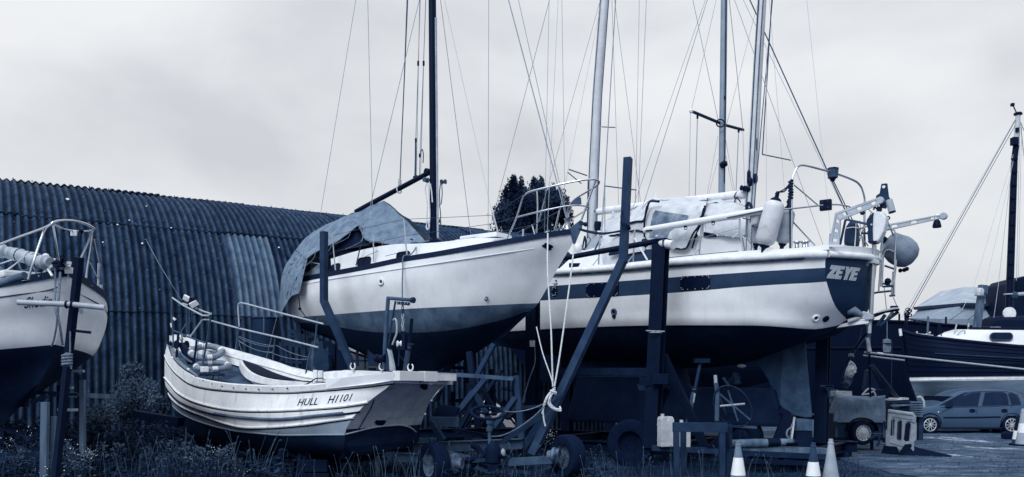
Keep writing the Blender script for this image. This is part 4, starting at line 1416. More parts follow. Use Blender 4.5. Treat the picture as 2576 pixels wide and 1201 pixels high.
MB().tube([F1.P(*c8(1140,470),-.3),F1.P(*c8(1085,600),-.3),F1.P(*c8(1060,650),-.25)],.014,8).build('pulpit_leg',M['stainless'],sloop)
mb=MB().lathe([(.001,-.02),(.075,-.02),(.08,0),(.075,.04),(.001,.05)],F1.P(*c8(778,360),-.38),F1.n,16)
mb.build('bow_light',M['black'],sloop)
mb=MB().prism([F1.P(*c8(1165,395),-.33),F1.P(*c8(1222,365),-.33),F1.P(*c8(1228,425),-.33),F1.P(*c8(1145,440),-.33)],F1.n*.05)
mb.build('light_board',M['steel_grey'],sloop)
MB().tube([F1.P(*c8(700,655),.30),F1.P(*c8(698,728),.30)],.018,8).build('deck_vent',M['stainless'],sloop)
# stem fitting,rollers and anchor gear
mb=MB()
for s_ in (.07,-.07):
 mb.prism([F1.P(*c8(x,y),s_) for x,y in ((1110,665),(1150,630),(1225,572),(1240,590),(1240,640),(1215,690),(1175,790),(1160,800),(1150,760),(1135,700))],F1.n*.012)
mb.build('stem_fitting',M['steel_grey'],sloop)
MB().lathe([(.045,-.08),(.03,-.03),(.03,.03),(.045,.08)],F1.P(*c8(1250,606),0),F1.n,12).build('bow_roller',M['steel'],sloop)
MB().lathe([(.07,-.1),(.05,-.05),(.05,.05),(.07,.1)],F1.P(*c8(1105,610),.05),V(0,0,1),12).build('windlass',M['stainless'],sloop)
MB().tube(crom([F1.P(*c8(*p),.05) for p in ((900,690),(930,665),(950,690),(1000,660),(1060,650),(1120,640))],24),.014,6).build('anchor_line',M['rope_mid'],sloop)
MB().tube([F1.P(*c8(580,720),.2),F1.P(*c8(820,605),.1),F1.P(*c8(1030,490),.0)],.008,5).build('jackstay',M['wire_dark'],sloop)
# hawse hole,shield,fairleads
m_=MB()
cu_,cv_=c8(902,812)
for dx,dy,r in ((-15,-2,4),(0,-18,4.2),(16,-6,4.2),(2,14,4.6),(0,-2,4.4)):
 press(m_,[F1.P(cu_+(dx*.2752)+r*math.cos(a),cv_+dy*.2752+r*math.sin(a),.35) for a in np.linspace(0,6.28,11)[:-1]],BV1,F1.n,.008+.001*r)
m_.build('hawse_plate',M['black'],sloop)
h=BV1.ray_cast(V(0,0,EYE),(at(*c7(990,1138),1)-V(0,0,EYE)).normalized(),40)[0]
MB().torus(h+F1.n*.01,.052,.02,F1.n,18,8).build('skin_fitting',M['white_clean'],sloop)
MB().lathe([(.04,0),(.04,.012),(.001,.012)],h,F1.n,12).build('skin_fitting',M['steel_dark'],sloop)
for (u,v) in (c5(826,3),(1224,752)):
 h=BV1.ray_cast(V(0,0,EYE),(at(u,v,1)-V(0,0,EYE)).normalized(),40)[0]
 MB().torus(h+F1.n*.01,.03,.014,F1.n,14,6).build('skin_fitting',M['steel_grey'],sloop)
# mast,boom,winches,rig
mb_=F1.P(1092,612,0)
mx=lambda v,du=0.0: F1.P(1092 - 4.5 * (612 - v) / 612 + du,v,0)
mtop=F1.P(1087.5-3,-230,0)
mast=MB().tube([mb_-V(0,0,.05),mx(300),mx(0),mtop],[.083,.081,.078,.07],14).build('mast',M['black'],sloop)
MB().lathe([(.17,-.02),(.17,.04),(.11,.09),(.10,.10)],mb_,V(0,0,1),16).build('mast_step',M['black'],mast)
MB().bar(mx(610,9.6),mx(45,8.6),.03,.03,up=F1.n).build('conduit',M['alloy'],mast)
boom=MB().tube([F1.P(1077,436,0),F1.P(925,517,0),F1.P(895,533,0)],[.050,.054,.05],12).build('boom',M['black'],sloop)
MB().lathe([(.05,-.06),(.07,-.05),(.07,.05),(.05,.06)],F1.P(*c7(1412,132),.0),F1.n,12).build('gooseneck',M['black'],boom)
MB().torus(F1.P(*c7(1150,300),0),.065,.014,F1.P(925,517,0)-F1.P(1077,436,0),14,6).build('boom_lashing',M['rope'],boom)
mb=MB()
for k in range(5):
 mb.torus(F1.P(*c7(1157,205+12*k),0),.03,.010,V(.3*(-1) ** k,.2,1),10,5)
mb.build('topping_lift_knot',M['rope'],boom)
MB().bar(F1.P(*c7(1285,185),0),F1.P(*c7(1320,175),0),.05,.05).build('boom_track',M['steel'],boom)
for x,y,b in ((1412,210,.12),(1535,226,-.14)):
 w_=MB().lathe([(.055,0),(.055,.02),(.035,.03),(.034,.08),(.05,.09),(.048,.11),(.001,.112)],F1.P(*c7(x,y),b-.05),F1.n if b > 0 else -F1.n*.2+F1.a,16)
 w_.build('winch',M['steel_grey'],mast)
for pts,r in ((((1400,240),(1390,290),(1408,420),(1404,560),(1402,640)),.012),(((1415,240),(1428,420),(1432,560),(1425,610)),.012),(((1436,240),(1448,320),(1455,410)),.014),(((1395,600),(1418,580),(1425,640),(1410,660),(1398,630)),.016)):
 MB().tube(crom([F1.P(*c7(*p),.15) for p in pts],16),r,6).build('halyard_tail',M['rope'],mast)
for pts,r in ((((1530,230),(1520,330),(1524,440)),.012),(((1540,240),(1545,330),(1535,430)),.012),(((1520,430),(1530,520),(1528,600)),.012),(((1515,600),(1525,560),(1530,610),(1520,625)),.014)):
 MB().tube(crom([F1.P(*c7(*p),-.1) for p in pts],16),r,6).build('halyard_tail',M['rope_mid'],mast)
F2_=None
def stay(F,parent,a,b,ba=0.0,bb=0.0,r=.0055,m='wire',up=0.12,name='shroud'):
 """A wire from (a) up to (b); carried on past the top of the view by the fraction up."""
 if F is F2_ and 430 < a[1] < 480:      # carried on down behind the canvas to the deck
  a=(a[0]+(a[0]-b[0])*(600-a[1])/(a[1]-b[1]),600)
 p,q=F.P(*a,ba),F.P(*b,bb)
 if b[1] <= 1:
  q=p.lerp(q,1+up)
 return wire(name,M[m],parent,p,q,r)
stay(F1,mast,c7(918,955),k1(343,0),.95,.55,.006)
stay(F1,mast,c7(757,990),k1(680,0),1.0,.3,.006)
MB().tube([F1.P(*c7(918,955),.95),F1.P(*c7(915,700),.92)],.013,6).build('bottle_screw',M['stainless'],mast)
MB().tube([F1.P(*c7(757,990),1.0),F1.P(*c7(808,768),.95)],.013,6).build('bottle_screw',M['steel'],mast)
stay(F1,mast,k1(553,1185),k1(604,0),0,0,.011, 'wire_dark',name='topping_lift')
stay(F1,mast,k1(556,1185),k1(598,0),0,0,.007, 'wire',name='topping_lift')
stay(F1,mast,k1(648,1160),k1(686,0),0,0,.007, 'wire',name='halyard')
stay(F1,mast,k1(660,1160),k1(682,0),0,0,.007, 'wire',name='halyard')
stay(F1,mast,k1(680,1150),k1(722,0),0,0,.008, 'wire',name='halyard')
stay(F1,mast,k1(688,1150),k1(720,0),0,0,.006, 'wire',name='halyard')
for (x,y,l) in ((672,400,30),(708,400,30),(657,905,24),(683,1005,24)):
 MB().tube([F1.P(*k1(x,y),0),F1.P(*k1(x,y+l),0)],.022,7).build('block',M['black'],mast)
MB().tube([F1.P(*k1(656,925),0),F1.P(*k1(655,1150),0)],.018,6).build('furled_line',M['wire_dark'],mast)
MB().tube(crom([F1.P(*k1(*p),0) for p in ((688,1000),(698,975),(706,1010),(704,1065))],12),.010,6).build('line_end',M['rope_dark'],mast)
stay(F1,mast,c8(222,715),k1(818,0),-1.0,-.3,.006)
stay(F1,mast,c8(380,740),k1(1133,0),-.6,-.3,.005)
stay(F1,mast,(1246,575),k1(845,0),-1.0,-.3,.004, 'wire_pale')
stay(F1,mast,c8(1118,640),k1(1262,0),0,0,.010,name='forestay')
stay(F1,mast,c8(1105,560),(1304,0),0,0,.006,name='forestay')
stay(F1,mast,(1229,590),k1(1530,0),-1.0,-.6,.005)
stay(F1,mast,(1376,600),(1388+16,0),-2,-2,.0045, 'wire_pale')
stay(F1,mast,(806,541),k1(265,0),-3.2,-2.9,.006,name='backstay')
for s_ in (1,-1):
 MB().tube([mx(-120),mx(-120)+F1.n*(.75*s_)+V(0,0,.05)],.018,6).build('spreader',M['black'],mast)
# line hanging over the side from the stanchion foot
MB().tube(crom([F1.P(*c7(1425,760),.4),F1.P(*c7(1330,790),.7),F1.P(*c7(1290,850),.95),F1.P(*c7(1250,890),1.15),F1.P(*c7(1190,905),1.31),F1.P(*c7(1185,1000),1.33),F1.P(*c7(1180,1201),1.36),F1.P(1013,772,1.36)],40),.013,6).build('warp',M['rope_mid'],sloop)
# strap with turnbuckle round the quarter
MB().tube(crom([F1.P(*c3(*p),.92) for p in ((1590,140),(1600,200),(1612,280),(1660,350),(1720,420))],16),.013,6).build('lashing',M['steel'],sloop)
mb=MB().ball(F1.P(*c3(1605,275),.95),.035,8)
mb.build('lashing_clip',M['black'],sloop)
# tarpaulin over the boom and cockpit
tg=thing('tarpaulin', 'grey blue tarpaulin draped over the boom and cockpit of the sloop', 'tarpaulin',F1.P(860,640,0))
ridge=[F1.P(u,v,0) for u,v in ((966,506),(926,521),(890,536),(850,553),(801,575),(765,603),(744,629))]
hemn=[F1.P(u,v,b) for u,v,b in ((1070,608,.34),(1000,616,.64),(950,609,.74),(922,604,.78),(911,586,.70),(904,567,.60),(876,587,.78),(850,607,.84),(822,621,.88),(790,638,.92),(772,652,.97))]
hemn2=[F1.P(u,v,b) for u,v,b in ((1018,552,.18),(980,566,.34),(944,568,.42),(916,560,.42),(900,550,.32),(888,548,.32),(866,566,.48),(834,586,.46),(806,604,.56),(778,624,.54),(757,641,.56))]
rn=cloth([ridge,hemn2,hemn],90,30,amp=.038,freq=2.6,seed=1.0)
mb=MB()
mb.grid(rn)
mb.build('near_panel',M['tarp'],tg)
hemf=[mir(F1,p) for p in (F1.P(u,v,b) for u,v,b in ((1030,600,.5),(1000,613,.75),(940,606,.85),(906,606,.9),(866,620,.95),(828,636,.95),(784,650,.95),(770,656,.96)))]
hemf2=[a.lerp(b,.5) for a,b in zip(crom(ridge,10),crom(hemf,10))]
rf=cloth([ridge,hemf2,hemf],60,22,amp=.04,freq=2.2,seed=4.0)
mb=MB()
mb.grid(rf)
mb.build('far_panel',M['tarp'],tg)
st_top=[F1.P(u,v,b) for u,v,b in ((742,632,.0),(758,640,.55),(774,648,.90),(774,650,1.0))]
st_mid=[F1.P(u,v,b) for u,v,b in ((710,690,.1),(724,700,.78),(748,702,1.0),(764,690,1.08))]
st_bot=[F1.P(u,v,b) for u,v,b in ((704,792,.1),(712,780,.76),(732,748,.95),(754,738,1.08))]
rs=cloth([st_top,st_mid,st_bot],44,36,amp=.07,freq=5.0,seed=7.0)
mb=MB()
mb.grid(rs)
mb.build('stern_flap',M['tarp'],tg)
st_f=[[mir(F1,p) for p in r] for r in (st_top,st_mid,st_bot)]
mb=MB()
mb.grid(cloth(st_f,20,20,amp=.05,freq=4.5,seed=9.0))
mb.build('stern_flap',M['tarp'],tg)
MB().tube(rn[-1],.010,5).build('hem',M['tarp'],tg)
MB().tube([F1.P(962,508,.0), *[p for p in crom([F1.P(u,v,b) for u,v,b in ((985,520,.05),(1012,546,.14),(1036,578,.24),(1070,608,.34))],12)]],.011,5).build('hem',M['steel'],tg)
for i_ in (8,24,40,56,70,82):
 p=rn[-1][i_]
 MB().torus(p+V(0,-.012,.03),.022,.006,F1.n,10,5).build('eyelet',M['alloy'],tg)
 q=V(p.x,p.y,0)+F1.n*.12
 MB().tube(crom([p+V(0,-.012,.03),p+F1.n*.05-V(0,0,.12),p+F1.n*(1.22-F1.inv(p).y if F1.inv(p).y < 1.1 else .1)-V(0,0,.34)],8),.006,5).build('tie',M['rope_mid'],tg)
# folding hood under the tarpaulin
hood=MB()
hs=[F1.P(*c7(*p),b) for p,b in (((560,830),.7),((640,740),.68),(( 700,660),.62),((760,600),.5),((800,650),.42),((850,740),.45))]
hb=[F1.P(*c7(*p),b) for p,b in (((560,885),.72),((640,850),.74),((700,835),.74),((760,825),.74),((820,815),.72),((900,805),.7))]
hood.grid(cloth([hs,hb],20,8,amp=.01))
hood.grid(cloth([hs,[mir(F1,p) for p in hs]],20,8,amp=.01))
hood.build('cockpit_hood',M['steel_dark'],sloop)
# pushpit and stern gear showing beneath the flap
MB().tube(crom([F1.P(*c7(*p),.9) for p in ((250,1090),(285,960),(330,960),(440,975))],14),.016,6).build('pushpit_rail',M['stainless'],sloop)
MB().lathe([(.09,0),(.09,.16),(.06,.2),(.06,.3),(.001,.3)],F1.P(*c7(300,1040),.55),V(0,0,1),12).build('cockpit_winch',M['black'],sloop)
mb=MB().prism([F1.P(*c7(*p),.80) for p in ((250,1110),(440,960),(442,1060),(255,1125))],F1.n*.04)
mb.build('cockpit_coaming',M['coble_grey'],sloop)
# stern drive skeg and bathing ladder low behind
mb=MB().prism([F1.P(u,v,0) for u,v in ((772,822),(800,836),(826,985),(800,990),(786,940))],F1.n*.05)
mb.build('rudder',M['antifoul_mid'],sloop)
# ------------------------------------------------------------------ trailer carrying the sloop
tr=thing('boat_trailer', 'steel boat trailer with bent support arms, I beams and big tyres under the sloop', 'trailer',gnd(1230,15))
def pbar(a,b,da,db,w,h,m='steel',name='strut',parent=None,up=None):
 return MB().bar(at(*a,da),at(*b,db),w,h,up=up).build(name,M[m],parent or tr)
DT=14.3
UPV=V(1,0,.2)
# right bent arm
MB().bar(at(1580,398,14.9),at(1567.5,662,14.7),.135,.135,up=V(1,-.45,0)).build('support_arm',M['steel'],tr,bevel=.008)
MB().bar(at(1567.5,655,14.7),at(1338,1146,14.0),.125,.135,up=V(1,-.45,0)).build('support_arm',M['steel'],tr,bevel=.008)
MB().bar(at(1372,1040,14.25),at(1303,1150,14.5),.11,.11,up=V(1,-.3,0)).build('brace',M['steel'],tr)
# left bent arm stands on the near rear of the sloop
MB().bar(at(815,583,16.7),at(815,762,16.7),.12,.12,up=V(1,-.6,0)).build('support_arm',M['steel'],tr,bevel=.008)
MB().bar(at(814,756,16.7),at(884,918,16.3),.12,.12,up=V(1,-.6,0)).build('support_arm',M['steel'],tr,bevel=.008)
MB().bar(at(884,916,16.3),at(905,1120,16.0),.12,.12,up=V(1,-.6,0)).build('support_arm',M['steel'],tr)
# other uprights
for a,b,d0,d1,w in (((1300,946),(1313,1106),15.2,15.0,.10),((1181,886),(1203,1080),15.6,15.3,.10),((1222,954),(1150,1042),15.0,15.0,.09),((1243,866),(1200,945),15.4,15.4,.08),
      ((1194,988),(1244,1078),15.0,15.0,.08),((1297,1002),(1243,1078),15.1,15.0,.09),((1150,1038),(1190,985),15.2,15.2,.07),((1084,1060),(1115,1108),14.3,14.3,.09),((1195,1010),(1150,1090),16.2,16.2,.08),
      ((1206,970),(1243,1030),16.2,16.2,.08),((1262,930),(1170,1070),16.4,16.4,.07)):
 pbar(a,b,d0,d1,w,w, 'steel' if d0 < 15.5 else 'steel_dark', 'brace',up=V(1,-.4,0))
pbar((1132,942),(1291,953),15.2,15.1,.08,.07, 'steel_grey', 'cross_bar')
pbar((1085,1061),(1152,1062),14.5,14.4,.14,.16, 'steel_grey', 'cross_bar')
pbar((1140,1080),(1230,1098),15.6,15.4,.08,.06, 'steel_dark', 'cross_bar')
mb=MB()
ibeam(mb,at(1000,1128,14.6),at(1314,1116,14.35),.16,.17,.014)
mb.build('i_beam',M['steel_grey'],tr)
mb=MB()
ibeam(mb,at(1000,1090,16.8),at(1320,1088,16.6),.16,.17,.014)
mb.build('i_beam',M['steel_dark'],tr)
mb=MB()
ibeam(mb,at(1000,1150,14.2),at(1052,1152,14.2),.14,.15,.014)
mb.build('i_beam',M['steel_grey'],tr)
MB().prism([at(*c6(*p),14.9) for p in ((1480,400),(1700,440),(1640,570),(1390,570))],V(.02,.05,.0)).build('side_plate',M['steel_dark'],tr)
pbar(b2(0,1035),b2(130,1062),14.1,14.0,.09,.08, 'steel', 'draw_bar')
pbar(c6(1545,930),c6(1850,1000),14.0,14.0,.08,.07, 'steel_grey', 'draw_bar')
MB().bar(at(1278,1163,13.8),at(1414,1155,13.8),.10,.12).build('axle_beam',M['steel_grey'],tr)
MB().prism([at(*b2(*p),13.8) for p in ((400,1075),(425,1060),(430,1035),(410,1030),(365,1010),(380,1060))],V(.02,.1,0)).build('axle_bracket',M['steel'],tr)
# wheels
ax_r=V(-.72,-.69,.02).normalized()
wheel(tr,at(1428,1148,13.9),V(.84,.54,0),.355,.27,M['tyre'],M['rim'])
wheel(tr,at(1092,1168,13.75),V(.84,.54,0),.365,.26,M['tyre'],M['rim'])
wheel(tr,at(1200,1148,16.4),V(.84,.54,0),.36,.26,M['tyre'],M['rim'])
mb=MB()
hubc=at(1408,1146,13.75)
mb.lathe([(.11,0),(.11,.06),(.13,.07),(.13,.11),(.08,.14),(.07,.2),(.001,.2)],hubc,V(-.9,.3,0),18)
mb.build('hub',M['rim'],tr)
MB().lathe([(.13,0),(.16,.05),(.16,.12),(.1,.16),(.09,.22),(.001,.22)],at(*c6(1590,1050),13.75),V(.86,-.3,0),18).build('hub',M['rim'],tr)
MB().tube([at(*c6(1590,1050),13.85),at(*b2(250,1030),13.9)],.05,10).build('axle_tube',M['steel_dark'],tr)
# draw gear clutter
for k_,(x,y,x2,y2,w) in enumerate(((20,1150,100,1110,.07),(110,1070,250,1060,.06),(430,1140,600,1170,.05),(600,1170,760,1110,.05),(250,1085,460,1160,.06),(150,1120,330,1190,.05))):
 pbar(b2(x,y),b2(x2,y2),13.9,13.8,w,w, 'steel', 'draw_bar')
MB().torus(at(*b2(115,1020),14.0),.16,.05,V(.3,-.9,.4),22,8,a0=1.2,a1=4.6).build('mudguard',M['steel_dark'],tr)
# valve stand with the hand wheel
vs_=thing('hand_wheel_stand', 'rusty hand wheel on an upright screw post standing among the trailer braces', 'hand wheel',gnd(1235,13.7))
DV=13.7
MB().torus(at(*b2(245,680),DV),.262,.022,V(.06,-.38,1),32,8).build('rim',M['steel_dark'],vs_)
for a in (0.4,2.5,4.6):
 c=at(*b2(250,700),DV)
 MB().bar(c,at(*b2(245,680),DV)+V(math.cos(a)*.25,math.sin(a)*.25,.02),.05,.03).build('spoke',M['steel_dark'],vs_)
MB().tube([at(*b2(250,690),DV),at(*b2(258,800),DV),at(*b2(265,960),DV)],.028,10).build('screw',M['steel_grey'],vs_)
MB().lathe([(.05,0),(.05,.06),(.03,.07),(.03,.11),(.05,.12),(.05,.18)],at(*b2(260,830),DV),V(0,0,1),12).build('collar',M['steel_grey'],vs_)
mb=MB()
mb.lathe([(.10,0),(.12,.02),(.13,.2),(.11,.28),(.06,.33),(.05,.36)],V(at(*b2(290,1020),DV).x,DV,at(*b2(290,1090),DV).z),V(0,0,1),14)
mb.lathe([(.07,-.16),(.085,-.16),(.085,-.12),(.06,-.12),(.06,.12),(.085,.12),(.085,.16),(.07,.16)],at(*b2(300,1010),DV),V(1,-.3,0),14)
mb.build('gearbox',M['steel_dark'],vs_)
MB().lathe([(.001,.17),(.055,.165),(.06,.175),(.001,.19)],at(*b2(300,1010),DV),V(1,-.6,.2),14).build('cover_cap',M['foil'],vs_)
MB().bar(V(at(*b2(290,1090),DV).x,DV,at(*b2(290,1090),DV).z),gnd(1238,DV),.16,.16).build('foot',M['steel_dark'],vs_)
# ropes from the sloop bow
def rope_thing(name,label,paths,m='rope',r=.014,cat='rope'):
 pts0=paths[0][0] if isinstance(paths[0],list) else paths[0]
 t=thing(name,label,cat,paths[0][0])
 for i,p in enumerate(paths):
  MB().tube(crom(p,40),r if not isinstance(r,list) else r[i],7).build('strand',M[m],t)
 return t
bz=lambda x,y,d: at(*b1(x,y),d)
kn=lambda x,y,d=14.0: at(*b2(x,y),d)
rope_thing('bow_rope', 'pale rope hanging from the sloop bow, tied in a bunch on the slanting arm',[
 [F1.P(*c8(905,690),.27),F1.P(*c8(916,672),.26),F1.P(*c8(925,690),.30),bz(480,250,14.75),bz(490,500,14.5),bz(515,900,14.2),bz(525,1200,14.05),kn(772,470)],
 [F1.P(*c8(1162,790),.02),bz(740,150,14.9),bz(690,560,14.6),bz(600,1200,14.15),kn(785,470)],
 [kn(640,-10,14.6),kn(690,200,14.4),kn(765,420,14.1),kn(772,475)],
 [kn(790,480),kn(755,515,13.9),kn(715,590,13.9),kn(685,690,13.9)],
 [kn(775,490),kn(720,560,13.9),kn(695,650,13.9),kn(700,740,13.9),kn(712,790,13.9)],
 [kn(760,520,13.85),kn(740,590,13.85),kn(770,650,13.85),kn(835,665,13.85),kn(828,630,13.9),kn(835,672,13.85)],
 [kn(765,530,13.85),kn(750,600,13.85),kn(790,645,13.85),kn(838,655,13.85)],
 [kn(770,525,13.83),kn(735,600,13.83),kn(760,640,13.83),kn(815,660,13.83)],
 [kn(790,500,13.9),kn(755,505,13.82),kn(800,520,13.82),kn(755,525,13.84),kn(800,530,13.9)],
],r=[.014,.014,.010,.013,.013,.013,.013,.012,.015])
rope_thing('warp', 'dark double rope slung from the sloop stem to the top of the bent steel arm',[
 [F1.P(*c8(1180,640),0),at(*a2(400,625),15.1),at(*a2(600,660),14.95),at(*a2(760,645),14.85),at(*a2(930,612),14.75),at(*a2(935,590),14.65),at(*a2(840,540),14.6),at(*a2(835,520),14.7)],
 [F1.P(*c8(1185,648),0),at(*a2(420,640),15.05),at(*a2(600,668),14.9),at(*a2(780,640),14.8),at(*a2(925,600),14.7),at(*a2(930,570),14.62),at(*a2(845,528),14.6)],
 [at(*a2(835,530),14.6),at(*a2(832,450),14.6),at(*a2(850,390),14.75)],
],m='rope_dark',r=[.018,.016,.010])
sb_=MB()
q=[kn(860,520,14.0),kn(760,600,13.95),kn(600,720,13.9),kn(440,840,13.85),kn(290,945,13.9)]
q2=[p+V(0,0,-.10*math.sin(math.pi*i/4)-.03) for i,p in enumerate(q)]
sb_.grid([crom(q,20),crom(q2,20)])
tag(sb_.build('webbing_strap',M['steel']), 'wide webbing strap stretched from the slanting arm down to the trailer', 'strap')
rope_thing('loose_rope', 'thin grey rope looping between the hand wheel and the knotted bunch',[
 [kn(380,670,13.8),kn(470,675,13.9),kn(600,650,13.9),kn(720,600,13.9)],
 [kn(255,875,13.7),kn(360,865,13.75),kn(480,810,13.8),kn(620,710,13.85),kn(720,610,13.9)]],m='rope_mid',r=.009)
hl=rope_thing('hanging_cord', 'thin pale cord dangling beside the dark post below the sloop stem',[
 [at(*b2(620,100),18.2),at(*b2(628,270),18.2),at(*b2(585,400),18.2),at(*b2(555,500),18.2),at(*b2(530,600),18.2)]],m='rope_mid',r=.012)
tg2=MB().box(at(*b2(607,124),18.15),(.11,.02,.13))
tag(tg2.build('paper_tag',M['foil']), 'small pale paper tag hanging on the dark post below the sloop stem', 'tag')
# things standing in the gloom beyond
wd=thing('white_dinghy', 'white upturned dinghy glimpsed through the trailer braces', 'boat',gnd(1230,21))
mb=MB()
rws=[]
for k in range(7):
 t=k/6
 a=math.pi*t
 rws.append([at(1165+130*s,1075-(72-8*s)*math.sin(a)*(math.sin(math.pi*min(1,.35+.6*s)) ** .5),21)+V(0,.6-.6*math.cos(a),0) for s in np.linspace(0,1,12)])
mb.grid(rws)
mb.build('hull',M['white'],wd)
MB().bar(at(1160,1030,20.85),at(1285,1033,20.85),.05,.06).build('rubbing_strake',M['steel'],wd)
br=thing('plastic_barrel', 'large dark plastic barrel with a rim behind the coble rails', 'barrel',gnd(671,20.2))
p0,p1=at(671,798,20.2),gnd(671,20.2)
R_=35/FOC*20.2
hh=p0.z
MB().lathe([(R_*.96,0),(R_,.05),(R_,hh*.3),(R_*.98,hh*.32),(R_,hh*.34),(R_,hh*.66),(R_*.98,hh*.68),(R_,hh*.7),(R_,hh-.06)],p1,V(0,0,1),28).build('drum',M['barrel'],br)
MB().torus(p1+V(0,0,hh-.03),R_,.022,V(0,0,1),30,8).build('rim',M['steel'],br)
MB().lathe([(R_*.97,0),(.3,.01),(.001,.01)],p1+V(0,0,hh-.05),V(0,0,1),24).build('lid',M['steel_dark'],br)
rk=thing('steel_rack', 'dark steel rack of bars and shelves behind the stern of the sloop', 'rack',gnd(745,20.5))
for a,b,w in ((c3(1400,360),c3(1470,870),.07),(c3(1590,400),c3(1605,640),.10),(c3(1470,575),c3(1800,580),.05),(c3(1440,650),c3(1640,670),.12),(c3(1380,850),c3(1680,860),.06),(c3(1480,520),c3(1650,530),.08),(c3(1640,500),c3(1660,900),.08),(c3(1400,640),c3(1420,900),.08)):
 MB().bar(at(*a,19.4),at(*b,19.4),w,w).build('bar',M['steel'],rk)
for (x,w) in ((1420,.09),(1650,.09)):
 p=at(*c3(x,840),19.4)
 MB().bar(p,V(p.x,p.y,0),w,w).build('leg',M['steel_dark'],rk)
lr=thing('sloop_cradle', 'dark cradle posts and pads propping the stern of the sloop', 'cradle',gnd(850,18))
P5b=lambda x,y,d: at(*c5(x,y),d)
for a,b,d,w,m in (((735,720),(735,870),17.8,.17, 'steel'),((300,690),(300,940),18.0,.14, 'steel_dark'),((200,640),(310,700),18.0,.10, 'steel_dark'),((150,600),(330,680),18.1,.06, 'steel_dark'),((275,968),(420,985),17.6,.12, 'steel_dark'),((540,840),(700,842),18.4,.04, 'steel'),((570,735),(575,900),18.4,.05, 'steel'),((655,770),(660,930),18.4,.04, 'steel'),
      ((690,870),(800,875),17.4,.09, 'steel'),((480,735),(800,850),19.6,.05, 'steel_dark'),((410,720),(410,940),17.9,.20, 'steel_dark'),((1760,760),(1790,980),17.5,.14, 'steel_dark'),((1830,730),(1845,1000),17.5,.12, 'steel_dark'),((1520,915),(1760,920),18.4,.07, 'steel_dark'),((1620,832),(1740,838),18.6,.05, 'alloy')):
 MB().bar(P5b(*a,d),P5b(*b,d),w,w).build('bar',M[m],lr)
for x in (300,735,1775):
 p=P5b(x,920,17.9)
 MB().bar(p,V(p.x,p.y,0),.14,.14).build('leg',M['steel_dark'],lr)
mb=MB().prism([P5b(*p,17.7) for p in ((120,645),(270,770),(285,900),(250,1060),(190,1060),(110,880))],V(.05,.10,0))
mb.build('side_panel',M['steel'],lr)
ws=thing('white_hull_beyond', 'pale hull of another boat glimpsed under the stern of the sloop', 'boat',gnd(905,22.5))
mb=MB()
rr2=[]
for v_,dy in ((868,0),(890,-.2),(915,-.1),(960,.3),(1000,.6)):
 rr2.append([at(u_,v_,21.6)+V(0,dy+.6*abs(u_-900)/60,0) for u_ in np.linspace(855,965,10)])
mb.grid(rr2)
mb.build('hull',M['fender_grey'],ws)
mb=MB().bar(at(870,995,22),gnd(870,22),.2,.3)
mb.bar(at(930,995,22),gnd(930,22),.2,.3)
mb.build('chock',M['wood_dark'],ws)
gl=thing('scrap_frames', 'jumble of dark scrap frames and tubes lying in the gloom behind the sloop trailer', 'scrap',gnd(1200,18.5))
rj=random.Random(77)
for k in range(30):
 u,v=rj.uniform(1120,1345),rj.uniform(985,1110)
 d=rj.uniform(17.2,20.0)
 a=rj.choice((0,0,1.57,.9,-.9,.5))+rj.gauss(0,.08)
 L_=rj.uniform(18,62)
 w=rj.choice((.04,.06,.09,.12))
 p,q=at(u-L_*math.cos(a),v-L_*math.sin(a),d),at(u+L_*math.cos(a),v+L_*math.sin(a),d+rj.uniform(-.5,.5))
 p.z,q.z=max(p.z,.05),max(q.z,.05)
 if rj.random() < .35:
  MB().tube([p,q],w*.5,8).build('tube',M[rj.choice(('steel', 'steel_dark'))],gl)
 else:
  MB().bar(p,q,w,w*rj.choice((.5,1,1))).build('bar',M[rj.choice(('steel', 'steel_dark', 'steel_dark', 'wood_dark'))],gl)
for u,d in ((1140,18.6),(1225,19.0),(1310,18.4)):
 MB().bar(at(u,985,d),gnd(u,d),.1,.1).build('post',M['steel_dark'],gl)
